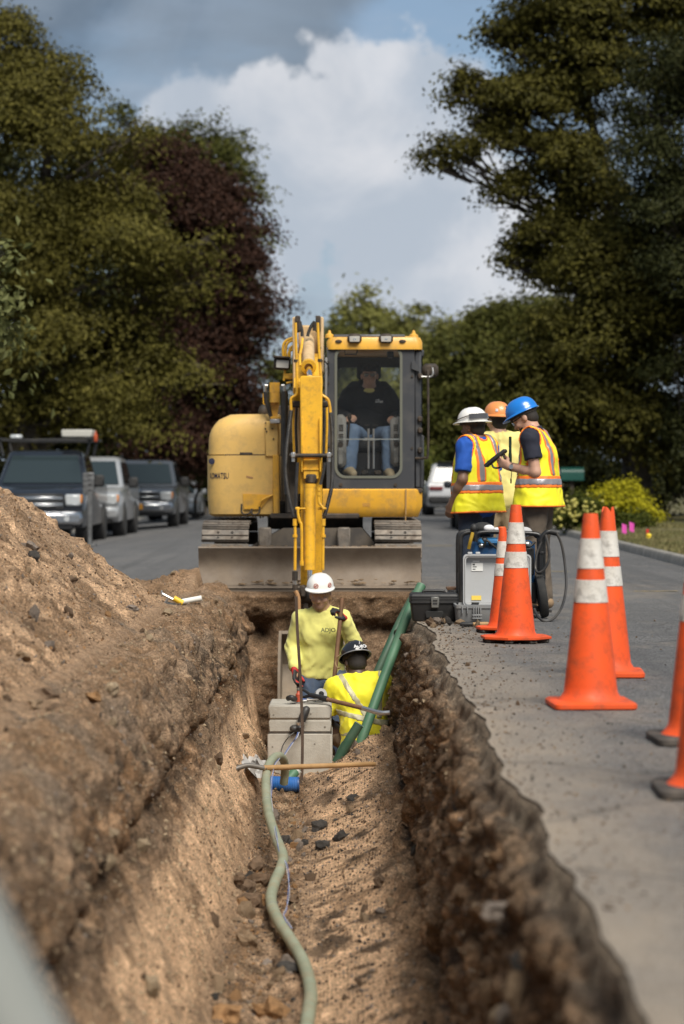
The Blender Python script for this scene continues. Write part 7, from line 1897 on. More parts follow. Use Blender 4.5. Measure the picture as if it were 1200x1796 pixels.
    mb = MB(); q = p.J['wr_l'].lerp(p.J['el_l'], .10); d = (p.J['wr_l'] - p.J['el_l']).normalized(); mb.cyl(q - d * .008, q + d * .008, .033, n=18); w = mb.build('wristwatch', DBLK, p.o, local=True)
    side = Vector((-1, .1, .15)).normalized(); mb = MB(); mb.cyl(q + side * .028, q + side * .040, .019, n=16); mb.build('watch_case', GALV, w, local=True)
    mb = MB(); mb.box((-.252, .035, 1.29), (.003, .026, .010), bev=.001); mb.build('sleeve_print', PRINTW, p.o, local=True)
    # handheld device with aerial
    Mw = wmat(p.o)
    dv = empty('handheld_device', Mw @ Vector((-.02, .36, 1.235)), 'black handheld device with loop grip and aerial held by the blue hatted man', 'handheld')
    Md = Mw @ Matrix.Translation((-.03, .335, 1.275)) @ Matrix.Rotation(R(-38), 4, 'X')
    mb = MB(); mb.box((0, .02, 0), (.085, .22, .03), bev=.008); mb.v = [tuple(Md @ Vector(v)) for v in mb.v]; mb.build('case', M_BLACKPL, dv)
    mb = MB(); mb.box((0, .03, .0165), (.066, .13, .004)); mb.v = [tuple(Md @ Vector(v)) for v in mb.v]; mb.build('screen', DARKL, dv)
    mb = MB(); mb.tube([Md @ Vector(v) for v in smooth_path([(-.02, .07, -.012), (-.02, .075, -.055), (-.02, .03, -.085), (-.02, -.03, -.07), (-.02, -.05, -.015)], 5)], .008, 8); mb.build('loop_grip', M_BLACKPL, dv)
    mb = MB(); a = Mw @ Vector((.02, .24, 1.30)); mb.cyl(a, a + Vector((0, 0, .14)), .012, n=10); mb.cyl(a - Vector((0, 0, .08)), a, .014, n=10); mb.build('aerial', mat('dark_green_plastic', (.015, .045, .03), .5), dv)
    mb = MB(); mb.tube(smooth_path([a + Vector((0, -.02, -.1)), a + Vector((.01, -.02, -.16)), a + Vector((0.005, -.02, -.21))], 4), .003, 6); mb.box(a + Vector((.005, -.02, -.225)), (.012, .01, .04), bev=.003); mb.build('lanyard', DBLK, dv)
    # 5 --- white full brim hat, back quarter view
    J = stand_joints(lean=.0); J['head'] = Vector((0, .05, 1.60)); J['neck'] = Vector((0, .01, 1.475)); J['el_l'] = Vector((-.255, -.02, 1.14)); J['wr_l'] = Vector((-.235, .11, .93)); J['wr_r'] = Vector((.18, .20, 1.10)); J['el_r'] = Vector((.25, -.02, 1.15))
    J = {k: v * .955 for k, v in J.items()}
    p = Person('man in white full brim hard hat and yellow vest over a blue polo', (1.145, 20.45, 0.0), R(52), J, SKIN[2], g3, head_fwd=(.05, 1, -.12), hands={'l': dict(f=(.05, .35, -.9), n=(1, .1, 0), side=-1, curl=.7), 'r': dict(f=(-.5, .8, .1), n=(-.3, 0, -1), side=-1, curl=.8)}, W=1.08, belly=.015)
    p.shirt(ROYAL, .016, .78, -.20, .006, 'polo_shirt', .066, seed=11); p.trousers(DENIMD); p.boots(BOOTM); p.vest(seed=8, hem=-.13, stripes=(.08,), flare=.055, open_r=.095); p.hair(); p.beard(HAIR); collar(p, ROYAL)
    hh = hard_hat(p.o, p.Mh @ Matrix.Rotation(R(4), 4, 'X'), HATW, 'full'); Mh = p.Mh
    mb = MB()
    pts = [(.132 * math.cos(R(a)), .152 * math.sin(R(a))) for a in range(205, 296, 9)]
    for i in range(len(pts) - 1):
        for (z0, z1) in ((.062, .105),):
            mb.add([(pts[i][0], pts[i][1], z0), (pts[i + 1][0], pts[i + 1][1], z0), (pts[i + 1][0] * .97, pts[i + 1][1] * .97, z1), (pts[i][0] * .97, pts[i][1] * .97, z1), (pts[i][0] * .95, pts[i][1] * .95, z0), (pts[i + 1][0] * .95, pts[i + 1][1] * .95, z0), (pts[i + 1][0] * .92, pts[i + 1][1] * .92, z1), (pts[i][0] * .92, pts[i][1] * .92, z1)], [(0, 1, 2, 3), (7, 6, 5, 4), (0, 4, 5, 1), (3, 2, 6, 7)], 0, Mh)
    mb.build('goggles', mat('smoked_goggles', (.07, .07, .075), .15, spec=.8), hh, local=True)
    mb = MB(); mb.tube([Mh @ Vector((.121 * math.cos(R(a)), .145 * math.sin(R(a)), .085 + .012 * math.sin(R(a * 2)))) for a in range(100, 300, 10)], .004, 6); mb.build('goggle_strap', DBLK, hh, local=True)
    # 6 --- orange hat, back to the camera
    J = stand_joints(); J['wr_l'] = Vector((-.12, .30, 1.08)); J['wr_r'] = Vector((.12, .30, 1.08)); J['el_l'] = Vector((-.25, .04, 1.15)); J['el_r'] = Vector((.25, .04, 1.15)); J['head'] = Vector((-.01, .02, 1.62))
    J = {k: v * .995 for k, v in J.items()}
    p = Person('man in orange hard hat and pale yellow shirt standing with his back turned', (1.395, 21.5, 0.0), R(6), J, SKIN[0], g3, head_fwd=(-.35, .9, -.05), hands={'l': dict(f=(.5, .8, 0), n=(0, 0, -1), side=1), 'r': dict(f=(-.5, .8, 0), n=(0, 0, -1), side=-1)}, W=1.02)
    p.shirt(PALEY, .020, .85, -.17, .009, seed=13); p.trousers(KHAKI); p.boots(BOOTM); p.hair(); hh = hard_hat(p.o, p.Mh @ Matrix.Rotation(R(3), 4, 'X'), HATO, flip=True)
    for (ph, w, z, mm, nm) in ((-72, .062, .082, PRINTW, 'hat_label'), (-128, .022, .092, PRINTW, 'hat_label'), (-78, .018, .118, BLUES, 'round_sticker')):
        mb = MB(); a0 = R(ph)
        for k in range(4):
            a1, a2 = a0 + (k - 2) * w * 2.3, a0 + (k - 1) * w * 2.3; rr = .985 if z < .1 else .88; hz_ = .012
            mb.add([(.1155 * rr * math.cos(a1), .1395 * rr * math.sin(a1), z - hz_), (.1155 * rr * math.cos(a2), .1395 * rr * math.sin(a2), z - hz_), (.1155 * rr * .965 * math.cos(a2), .1395 * rr * .965 * math.sin(a2), z + hz_), (.1155 * rr * .965 * math.cos(a1), .1395 * rr * .965 * math.sin(a1), z + hz_)], [(0, 1, 2, 3)], 0, p.Mh @ Matrix.Rotation(R(3), 4, 'X') @ Matrix.Scale(1.012, 4))
        mb.build(nm, mm, hh, local=True)
def collar(p, m):
    J = p.J; up = (J['neck'] - J['chest']).normalized(); c = J['neck'] + up * .005; B = Sdf(np.array(c) - .16, np.array(c) + .16, .0065)
    B.cone(c - up * .01, c + up * .035, .090, .078, .01); B.cone(c - up * .08, c + up * .10, .070, .070, .006, op='s'); B.cone(c + p.tdir * .05, c + p.tdir * .14 - up * .02, .028, .05, .01, op='s'); B.cut(c + up * .035, up); B.cut(c - up * .03, -up)
    B.build('collar', m, p.o)
build_people()
# ------------------------------------------------------------------ tools, pipes and equipment
CONC = mat('precast_concrete', (.42, .395, .345), .9, col2=(.34, .315, .27), nscale=6, namt=.6, bump=.35, bscale=70, dirt=(.25, .19, .13), dirt_amt=.45, dscale=4)
WOOD = mat('shovel_wood', (.42, .255, .115), .6, col2=(.34, .20, .085), nscale=9, namt=.6)
WOODD = mat('dark_wood', (.22, .115, .06), .6, col2=(.15, .08, .04), nscale=9, namt=.6)
BRSTEEL = mat('worn_shovel_steel', (.22, .20, .18), .5, .7, dirt=(.25, .18, .12), dirt_amt=.5)
GREENP = mat('green_conduit', (.066, .165, .094), .55, col2=(.055, .14, .08), nscale=3, dirt=(.20, .20, .13), dirt_amt=.3)
GREEND = mat('dark_green_conduit', (.032, .085, .05), .55, dirt=(.16, .14, .09), dirt_amt=.35)
HOSEG = mat('pale_green_duct', (.275, .30, .215), .65, col2=(.225, .25, .175), nscale=6, namt=.6, dirt=(.30, .225, .14), dirt_amt=.75, dscale=8, bump=.15, bscale=60)
BLUEP = mat('blue_pipe', (.02, .12, .38), .45, dirt=(.2, .17, .13), dirt_amt=.2)
GREYP = mat('grey_case_plastic', (.40, .41, .42), .5, dirt=(.30, .27, .23), dirt_amt=.25)
GREYPD = mat('grey_case_base', (.19, .195, .20), .55, dirt=(.30, .25, .19), dirt_amt=.35)
BLUEM = mat('blue_enamel', (.012, .075, .20), .4, dirt=(.12, .11, .10), dirt_amt=.35)
WHITEP = mat('white_plastic', (.72, .72, .68), .5, dirt=(.45, .38, .28), dirt_amt=.3)
W = at
def root_mesh(mb, name, mats, label, cat, group=None, smooth=40, base=None):
    """a one-mesh thing whose origin sits at its base"""
    v = np.array([tuple(q) for q in mb.v]); b = Vector(base) if base is not None else Vector((v[:, 0].mean(), v[:, 1].mean(), v[:, 2].min()))
    mb.v = [tuple(Vector(q) - b) for q in mb.v]
    o = mb.build(name, mats, None, smooth=smooth); o.location = b; return tag(o, label, cat, group)
def under(mb, name, m, par, smooth=40): return mb.build(name, m, par, smooth=smooth)

# concrete vault in two rings
def vault():
    d = 17.72; x0, x1 = W(469.5, 0, d).x, W(583, 0, d).x; cx, w = (x0 + x1) / 2, x1 - x0; z = lambda py: W(0, py, d).z
    root = empty('concrete_vault', (cx, d + .27, -1.25), 'pale precast concrete vault of two stacked rings in the trench bottom', 'concrete box')
    m = MB(); m.box((cx, d + .27, (z(1285) - 1.28) / 2), (w, .54, z(1285) + 1.28), bev=.014); lo = under(m, 'lower_ring', CONC, root)
    m = MB(); m.box((cx, d + .27, z(1286) + .0), (w - .01, .53, .014), bev=.004); under(m, 'joint', DBLK, lo)
    m = MB(); m.box((cx, d + .272, (z(1263.5) + z(1284.5)) / 2), (w - .018, .526, z(1263.5) - z(1284.5)), bev=.008); m.box((cx, d + .272, (z(1237) + z(1262)) / 2), (w - .012, .53, z(1237) - z(1262)), bev=.013); m.box((cx, d + .275, z(1262.5)), (w - .035, .51, .02)); up = under(m, 'upper_ring', CONC, root)
    for (px, py) in ((480, 1254), (478, 1310), (552, 1305), (545, 1252), (500, 1330), (570, 1275)):
        q = MB(); p = W(px, py, d); q.lathe([(.008, 0), (.006, .002), (.0, .002)], 8, frame((p.x, d + (.007 if py < 1285 else .0005), p.z), (1, 0, 0), (0, 0, 1))); under(q, 'air_hole', mat('pore', (.2, .18, .15), .9), up if py < 1285 else lo)
    # rubber cable entry and wires
    q = MB(); q.tube(smooth_path([W(540, 1241, d - .005), W(536, 1247, d - .02), W(530, 1262, d - .03), (W(527, 1274, d - .03))], 4), [.020, .024, .028, .030, .031, .031, .031, .031, .031, .030, .030, .028, .028], 12); q.cyl(W(527, 1274, d - .03), W(526, 1280, d - .05), .03, n=14); ce = root_mesh(q, 'cable_entry', HOSE, 'black rubber cable sleeve on the face of the concrete vault', 'cable sleeve')
    q = MB(); q.ball(W(516, 1278, d - .03), (.034, .03, .028), 12, 8); under(q, 'end_cap', HOSE, ce)
    q = MB(); q.lathe([(.034, -.012), (.036, 0), (.034, .012)], 14, frame(W(527.5, 1268, d - .03), (1, 0, 0), (0, 1, .2))); under(q, 'clamp', GALV, ce)
    q = MB(); q.tube(smooth_path([W(517, 1284, d - .04), W(507, 1292, d - .06), W(497, 1306, d - .10), W(492, 1322, d - .6)], 6), .0042, 6); root_mesh(q, 'cable', HOSE, 'thin black wire drooping from the sleeve to the green duct', 'wire')
    for k, (off, mm) in enumerate(((0, mat('blue_wire', (.10, .15, .36), .5)), (2, mat('pale_wire', (.42, .43, .48), .6)))):
        q = MB(); q.tube(smooth_path([W(523 + off, 1284, d - .05), W(519 + off, 1294, d - .08), W(508 + off, 1309, d - .15), W(497 + off, 1326, d - 1.0)], 6), .0035, 6); root_mesh(q, 'cable', mm, ('thin blue wire hanging in front of the vault', 'thin pale wire hanging beside the blue one')[k], 'wire')
    # things on top
    zt = z(1237) + .012
    def P(px, dy): return Vector((W(px, 0, d).x, d + dy, zt))
    q = MB(); q.lathe([(.022, 0), (.022, .055), (.012, .065), (.010, .085)], 16, Matrix.Translation(P(523, .16))); c = root_mesh(q, 'glue_can', mat('red_can', (.42, .07, .03), .5), 'small red can standing on the concrete vault', 'can')
    q = MB(); q.lathe([(.013, .084), (.013, .10), (0, .101)], 12, Matrix.Translation(P(523, .16))); under(q, 'cap', GALV, c)
    Mt = Matrix.Translation(P(562, .25) + Vector((0, 0, .045))) @ Matrix.Rotation(R(70), 4, 'X') @ Matrix.Rotation(R(20), 4, 'Y'); q = MB(); q.lathe([(.022, -.018), (.044, -.018), (.044, .018), (.022, .018), (.022, -.018)], 20, Mt); root_mesh(q, 'tape_roll', mat('grey_tape', (.34, .34, .34), .4), 'grey roll of tape propped on the concrete vault', 'tape roll')
    q = MB(); q.tube(smooth_path([P(505, .10) + Vector((0, 0, .03)), P(511, .06) + Vector((0, 0, .04)), P(517, .10) + Vector((0, 0, .025)), P(513, .16) + Vector((0, 0, .02))], 5), .020, 9); root_mesh(q, 'rubber_fitting', HOSE, 'black rubber fitting on the left of the vault top', 'fitting')
    for i, (px, dy, l, a, mm, lab) in enumerate(((540, .12, .11, 15, GALV, 'short chrome spanner on the vault top'), (553, .08, .12, -8, BRSTEEL, 'dull steel spanner at the front of the vault top'), (548, .2, .16, 5, mat('blue_handle', (.05, .09, .25), .5), 'blue handled pliers on the vault top'), (566, .12, .09, 30, GALV, 'chrome socket piece at the right of the vault top'))):
        c = P(px, dy) + Vector((0, 0, .012 + .01 * (i % 2))); u = Vector((math.cos(R(a)), math.sin(R(a)), .05)); q = MB(); q.tube([c - u * l / 2, c - u * l * .3, c + u * l * .3, c + u * l / 2], [.016, .008, .008, .017], 8); root_mesh(q, 'hand_tool', mm, lab, 'tool')
vault()

def shovels():
    # digging tool lying over the vault, its steel end in the trench wall
    a, b, c, e, f = W(533, 1216, 17.95), W(572, 1226, 17.75), W(640, 1243, 17.5), W(665, 1250, 17.42), W(684, 1250, 17.40)
    root = empty('digging_tool', b, 'wooden handled tool with black grip and steel end lying over the vault', 'tool')
    q = MB(); q.tube([a + (b - a) * .3, b, b + (c - b) * .04], [.018, .022, .021], 10)
    for s in (-1, 1): q.tube(smooth_path([a + (b - a) * .35, a + Vector((-.01, 0, .03 * s)), a + Vector((-.04, 0, .032 * s))], 4), .011, 8)
    q.cyl(a + Vector((-.04, 0, -.034)), a + Vector((-.04, 0, .034)), .012, n=10); under(q, 'grip', M_BLACKPL, root)
    q = MB(); q.tube([b, c], .0165, 12); under(q, 'shaft', WOODD, root)
    q = MB(); q.tube(smooth_path([c - (c - b) * .05, e, f], 5), .0175, 12); under(q, 'socket', mat('bright_steel', (.5, .5, .5), .3, .9), root)
    # long shovel lying across the trench
    bl, n0, s0, s1 = W(388, 1350, 15.75), W(412, 1349, 15.8), W(462, 1347, 15.9), W(657, 1340, 16.5)
    root = empty('shovel', s0, 'long wooden shovel lying across the trench in front of the vault', 'shovel')
    q = MB(); q.tube([s0, s0.lerp(s1, .5), s1], [.0185, .0175, .017], 12); under(q, 'shaft', WOOD, root)
    q = MB(); q.tube(smooth_path([s0 + (s1 - s0) * .02, s0, W(437, 1342.5, 15.86), W(420, 1346, 15.82), n0], 5), .017, 10); under(q, 'neck', BRSTEEL, root)
    u = Vector((-1, -.25, .10)).normalized(); v = Vector((.25, -1, -.35)).normalized(); nn = u.cross(v)
    q = MB(); vs = []; fs = []
    for i, t in enumerate(np.linspace(0, 1, 7)):
        w = .085 * (1 - .9 * max(0, t - .55) ** 1.6 / .27)
        for k in (-1, -.5, 0, .5, 1): vs.append(n0 + u * (.17 * t) + v * w * k + nn * (.018 * k * k) + Vector((0, 0, -.035 * t)))
    for i in range(6):
        for k in range(4): fs.append((i * 5 + k, i * 5 + k + 1, i * 5 + k + 6, i * 5 + k + 5))
    nb = len(vs); vs += [p - nn * .004 for p in vs]; fs += [tuple(nb + x for x in f[::-1]) for f in fs]
    q.add(vs, fs); under(q, 'blade', mat('dark_shovel_blade', (.06, .052, .045), .55, .5, dirt=(.2, .14, .09), dirt_amt=.5), root)
    # shovel held upright by the man in the pit
    t0, t1, t2 = W(600.5, 1049, 19.22), W(586, 1196, 19.14), W(575, 1296, 19.05)
    root = empty('shovel', t2, 'upright wooden shovel held by the man in the pit', 'shovel')
    q = MB(); q.tube([t0, t1, t2], [.017, .018, .018], 12); under(q, 'shaft', WOODD, root)
    q = MB(); bz = t2 + (t2 - t1).normalized() * .28; q.tube([t2, t2.lerp(bz, .2)], .02, 10); q.prism([(t2.x - .02, t2.z - .05), (t2.x - .09, t2.z - .09), (t2.x - .10, t2.z - .24), (t2.x - .03, t2.z - .34), (t2.x + .05, t2.z - .24), (t2.x + .06, t2.z - .09), (t2.x + .02, t2.z - .05)], 'y', t2.y - .01, t2.y + .004); under(q, 'blade', BRSTEEL, root)
    # flat steel bar upright in front of the vault
    q = MB(); pts = smooth_path([W(519.5, 1046, 17.35), W(522, 1110, 17.36), W(527, 1190, 17.38), W(530.5, 1280, 17.38), W(530, 1350, 17.38), W(529, 1372, 17.38)], 6)
    vs = []; fs = []
    for p in pts: vs += [p + Vector((sx * .0105, sy * .006, 0)) for sx, sy in ((-1, -1), (1, -1), (1, 1), (-1, 1))]
    for i in range(len(pts) - 1):
        for k in range(4): fs.append((i * 4 + k, i * 4 + (k + 1) % 4, i * 4 + 4 + (k + 1) % 4, i * 4 + 4 + k))
    fs += [(0, 1, 2, 3), tuple(len(vs) - 4 + k for k in (3, 2, 1, 0))]; q.add(vs, fs)
    root_mesh(q, 'steel_bar', mat('dark_rusty_bar', (.070, .050, .040), .6, .3, col2=(.12, .08, .055), nscale=8), 'thin dark bent bar standing upright in front of the vault', 'bar')
shovels()

def pipes():
    def pipe(pts, r, m, label, r_in=.8, n=18):
        pp = smooth_path(pts, 10); q = MB(); q.tube(pp, r, n); o = root_mesh(q, 'conduit_pipe', m, label, 'pipe', 'green conduit pipes in the trench', base=pp[-1])
        d = (pp[0] - pp[1]).normalized(); e = MB(); e.lathe([(r * .98, 0), (r * 1.0, .001), (r * r_in, .0012), (r * r_in, -.0)], n, frame(pp[0] + d * .001, d.orthogonal(), d.cross(d.orthogonal()))); under(e, 'rim', mat('pipe_rim', (.40, .50, .46), .5), o)
        e = MB(); e.lathe([(r * r_in, .0016), (0, .0017)], n, frame(pp[0] + d * .001, d.orthogonal(), d.cross(d.orthogonal()))); under(e, 'bore', mat('pipe_bore', (.03, .06, .09), .7), o)
        return o
    pipe([W(739, 1027, 19.0), W(716, 1075, 18.85), W(688, 1150, 18.6), W(664, 1215, 18.4), W(640, 1282, 18.25), W(628, 1318, 18.2)], .038, GREENP, 'lighter green conduit leaning from behind the toolbox into the trench')
    pipe([W(729, 1040, 19.9), W(700, 1095, 19.75), W(660, 1185, 19.5), W(632, 1250, 19.3)], .036, GREEND, 'darker green conduit leaning behind the lighter one')
    pipe([W(630, 1270, 17.95), W(611, 1301, 17.95), W(590, 1338, 17.95)], .037, GREEND, 'short dark green conduit with open blue grey end beside the vault')
    pipe([W(607, 1305, 18.15), W(598, 1322, 18.12), W(590, 1345, 18.1)], .036, GREENP, 'short light green conduit offcut right of the vault')
    # pale green duct snaking along the bottom
    path = [(533, 1830, 9.35), (541, 1780, 9.85), (545, 1738, 10.35), (533, 1690, 10.95), (512, 1652, 11.45), (489, 1616, 11.95), (475.5, 1580, 12.45), (482, 1548, 12.9), (493, 1522, 13.25), (496, 1500, 13.55), (483, 1466, 14.1), (471, 1425, 14.8), (466.5, 1385, 15.5), (468.5, 1352, 16.0), (477, 1333, 16.3), (489, 1326, 16.55), (498, 1334, 16.75), (500, 1352, 16.85), (498, 1374, 16.9)]
    pts = [W(*p) for p in path]
    pts[0:0] = [Vector((pts[0].x - .02, 8.6, soil_z(pts[0].x - .02, 8.6) + .03)), ]
    q = MB(); fine = smooth_path(pts, 9); q.tube(fine, .0295, 18)
    o = root_mesh(q, 'conduit_hose', HOSEG, 'pale green duct snaking along the trench bottom', 'duct', base=pts[0])
    for i in (60, 96, 112): # tape bands
        d = (fine[i + 1] - fine[i]).normalized(); e = MB(); e.lathe([(.0297, -.006), (.0310, -.005), (.0310, .005), (.0297, .006)], 18, frame(fine[i], d.orthogonal(), d.cross(d.orthogonal()))); under(e, 'tape_band', mat('grey_band', (.20, .21, .18), .6), o)
    s = [(492, 1328, 16.5), (481, 1345, 16.0), (476, 1388, 15.4), (478, 1425, 14.75), (484, 1462, 14.0), (490, 1490, 13.6), (503, 1518, 13.2), (507, 1558, 12.75), (503, 1592, 12.2), (498, 1606, 12.0), (512, 1628, 11.75)]
    for k, mm in enumerate((mat('pale_wire', (.42, .43, .48), .6), mat('blue_wire', (.10, .15, .36), .5))):
        q = MB(); sp = []
        for i, p in enumerate(smooth_path([W(*p) for p in s], 8)):
            z = soil_z(p.x, p.y) + .006; sp.append(Vector((p.x + .004 * math.sin(i * .35 + 3 * k), p.y, max(p.z, z) )))
        q.tube(sp, .0021, 5); root_mesh(q, 'pull_string', mm, ('pale pull string trailing down the right of the green duct', 'blue pull string twisted with the pale string by the duct')[k], 'string')
    # ribbed blue coupling, green elbow, plastic scrap
    d = 17.05; a, b = W(474, 1374, d), W(522, 1376, d); fine = [a.lerp(b, t) for t in np.linspace(0, 1, 33)]
    q = MB(); q.tube(fine, [.052 + .0028 * (i % 2) for i in range(33)], 20); o = root_mesh(q, 'ribbed_pipe', BLUEP, 'short ribbed blue pipe lying behind the green duct', 'pipe')
    e = MB(); e.lathe([(.051, 0), (.056, .002), (.055, .012), (.04, .013)], 20, frame(b, (0, 1, 0), (0, 0, 1))); under(e, 'end_ring', mat('dark_blue_ring', (.015, .06, .19), .5), o)
    q = MB(); q.tube(smooth_path([W(507, 1366, 17.2), W(514, 1358, 17.22), W(520, 1350, 17.25)], 5), .036, 14); o = root_mesh(q, 'pipe_elbow', GREENP, 'small green pipe end with white collar above the blue pipe', 'pipe')
    e = MB(); dd = Vector((.5, .1, .6)).normalized(); e.lathe([(.036, -.012), (.043, -.01), (.043, .010), (.03, .012)], 16, frame(W(520, 1350, 17.25), dd.orthogonal(), dd.cross(dd.orthogonal()))); under(e, 'collar', WHITEP, o)
    g = np.random.default_rng(9); q = MB(); vs = []; n = 9
    for i in range(n):
        for j in range(n):
            u, v = i / (n - 1), j / (n - 1); c = W(425 + 42 * u, 1352 - 16 * v - 5 * math.sin(5 * u), 16.7); vs.append(c + Vector((.012 * g.normal(), .35 * (v - .5) + .02 * g.normal(), .02 * g.normal() + .018 * math.sin(7 * u + 3 * v))))
    fs = [(i * n + j, (i + 1) * n + j, (i + 1) * n + j + 1, i * n + j + 1) for i in range(n - 1) for j in range(n - 1)]; q.add(vs, fs)
    root_mesh(q, 'plastic_sheet', mat('cloudy_plastic', (.42, .40, .38), .3), 'crumpled cloudy plastic scrap behind the shovel neck', 'plastic scrap', smooth=80)
pipes()

def caulk_gun():
    d = 18.95; z0 = soil_z(W(310, 0, d).x, d)
    a, b = W(284, 1041, d - .1), W(320, 1060, d - .1)
    root = empty('caulking_gun', (W(310, 0, d).x, d, z0), 'silver and yellow sealant gun lying on the left trench lip', 'sealant gun')
    q = MB(); q.tube([a, b], .012, 8); q.box(a, (.012, .05, .05), bev=.004); q.tube([W(290, 1058, d - .1), W(297, 1047, d - .1)], .010, 8); under(q, 'frame', GALV, root)
    q = MB(); q.tube([W(305, 1049, d - .12), W(321, 1058, d - .12)], .022, 12); under(q, 'cartridge', mat('yellow_cartridge', (.72, .47, .03), .5), root)
    q = MB(); q.tube([W(292, 1058, d - .12), W(314, 1063, d - .12)], .014, 8); q.tube([W(290, 1062, d - .12), W(298, 1057, d - .12)], .012, 8); under(q, 'handle', M_BLACKPL, root)
    q = MB(); q.tube([W(316, 1056, d), W(354, 1049, d)], .022, 14); root_mesh(q, 'plastic_tube', WHITEP, 'white plastic tube resting on the lip behind the sealant gun', 'tube')
caulk_gun()

def equipment():
    zr = .004
    # black tool box
    d = 18.45; x0, x1 = W(719, 0, d).x, W(805, 0, d).x; cx, w = (x0 + x1) / 2, x1 - x0
    root = empty('tool_box', (cx, d + .13, zr), 'black plastic toolbox with grey latch on the trench edge', 'toolbox')
    m = MB(); loft(m, [[(cx + p[0], d + .135 + p[1], z) for p in rrect(-w / 2 + i, w / 2 - i, -.13 + i, .13 - i, .02, 3)] for z, i in ((zr, .026), (zr + .01, .02), (zr + .135, .006))]); bo = under(m, 'box', M_BLACKPL, root)
    m = MB(); m.box((cx, d + .006, zr + .05), (.14, .02, .06), bev=.012); under(m, 'front_recess', mat('matte_black', (.01, .01, .01), .8), bo)
    m = MB(); loft(m, [[(cx + p[0], d + .135 + p[1], z) for p in rrect(-w / 2 + i, w / 2 - i, -.135 + i, .135 - i, .02, 3)] for z, i in ((zr + .138, .0), (zr + .155, .0), (zr + .157, .004), (zr + .163, .004), (zr + .165, .0), (zr + .178, .0), (zr + .18, .004), (zr + .186, .004), (zr + .188, .0), (zr + .20, .002), (zr + .212, .014))]); lid = under(m, 'lid', M_BLACKPL, root)
    m = MB(); m.tube(smooth_path([(cx - .08, d + .13, zr + .21), (cx - .07, d + .13, zr + .226), (cx + .07, d + .13, zr + .226), (cx + .08, d + .13, zr + .21)], 4), .010, 8); under(m, 'carry_handle', M_BLACKPL, lid)
    m = MB(); m.box((cx + .005, d - .012, zr + .145), (.062, .022, .085), bev=.006, ); la = under(m, 'latch', mat('grey_latch', (.20, .20, .185), .4, .5), root)
    for z in (.138, .160): m = MB(); m.box((cx + .005, d - .025, zr + z), (.034, .006, .010)); under(m, 'latch_rib', M_BLACKPL, la)
    # grey instrument case, lid standing open
    d = 18.1; x0, x1 = W(800, 0, d).x, W(924, 0, d).x; cx, w = (x0 + x1) / 2, x1 - x0
    root = empty('instrument_case', (cx, d + .2, zr), 'open grey case with upright lid, label and yellow tag', 'case')
    m = MB(); loft(m, [[(cx + p[0], d + .21 + p[1], z) for p in rrect(-w / 2 + i, w / 2 - i, -.2 + i, .2 - i, .03, 3)] for z, i in ((zr, .02), (zr + .012, .012), (zr + .115, .004), (zr + .117, -.004), (zr + .14, -.004), (zr + .142, .012), (zr + .10, .03))]); bo = under(m, 'case_base', GREYPD, root)
    for px in (811, 820): m = MB(); m.box((W(px, 0, d).x, d + .0, zr + .105), (.010, .02, .06), bev=.003); under(m, 'rib', GREYPD, bo)
    for px in (831, 835, 839, 843): m = MB(); m.box((W(px, 0, d).x, d - .002, zr + .085), (.009, .02, .09), bev=.003); under(m, 'rib', GREYPD, bo)
    m = MB(); m.box((W(837, 0, d).x, d - .006, zr + .065), (.075, .014, .016), bev=.004); m.box((W(837, 0, d).x, d - .006, zr + .042), (.075, .014, .012), bev=.004); under(m, 'catch', GREYPD, bo)
    dl = 18.5; X = lambda px: W(px, 0, dl).x; Z = lambda py: W(0, py, dl).z
    out, inn = rrect(X(812), X(931), Z(1063), Z(972), .03, 4), rrect(X(817), X(926), Z(1058.5), Z(977), .022, 4)
    m = MB(); m.ring(out, inn, 'y', dl - .05, dl + .02); m.prism(rrect(X(813), X(930), Z(1062), Z(973), .028, 4), 'y', dl + .0, dl + .03); li = under(m, 'case_lid', GREYP, root)
    m = MB(); m.ring(rrect(X(814), X(929), Z(1061), Z(974), .028, 4), rrect(X(815.2), X(927.8), Z(1059.8), Z(975.2), .025, 4), 'y', dl - .054, dl - .046); under(m, 'gasket', GREYPD, li)
    m = MB(); m.box(((X(827) + X(847)) / 2, dl - .003, (Z(987) + Z(1001.5)) / 2), (X(847) - X(827), .004, Z(987) - Z(1001.5))); lb = under(m, 'label', mat('paper', (.72, .72, .70), .7), li)
    for k, (a, b) in enumerate(((829, 833), (829, 836), (829, 834))): m = MB(); m.box(((X(a) + X(b)) / 2, dl - .0062, Z(990 + 4 * k)), (X(b) - X(a), .002, .006 if k else .012)); under(m, 'label_print', mat('ink', (.08, .08, .08), .7), lb)
    m = MB(); m.box(((X(829) + X(841)) / 2, dl - .003, Z(984.5)), (X(841) - X(829), .004, .012)); under(m, 'label', mat('paper', (.72, .72, .70), .7), li)
    m = MB(); m.box(((X(827) + X(844)) / 2, dl - .004, Z(1048.5)), (X(844) - X(827), .004, .034)); under(m, 'yellow_tag', mat('tag_yellow', (.78, .56, .09), .6), li)
    for px in (824, 838): m = MB(); m.box((X(px), dl - .02, Z(970)), (.035, .04, .018), bev=.004); under(m, 'lid_catch', GREYP, li)
    m = MB(); m.box((X(833), dl - .06, Z(1057)), (.06, .02, .012), bev=.004); under(m, 'tool_strap', M_BLACKPL, li)
    # wheeled machine in a black tube frame
    d = 19.0; X = lambda px: W(px, 0, d).x; Z = lambda py: W(0, py, d).z; cx = (X(808) + X(955)) / 2
    root = empty('fusion_cart', (cx, d + .2, zr), 'blue machine on a wheeled black tube frame cart behind the grey case', 'machine cart')
    FR = mat('black_tube_frame', (.014, .014, .015), .35, dirt=(.12, .10, .08), dirt_amt=.25)
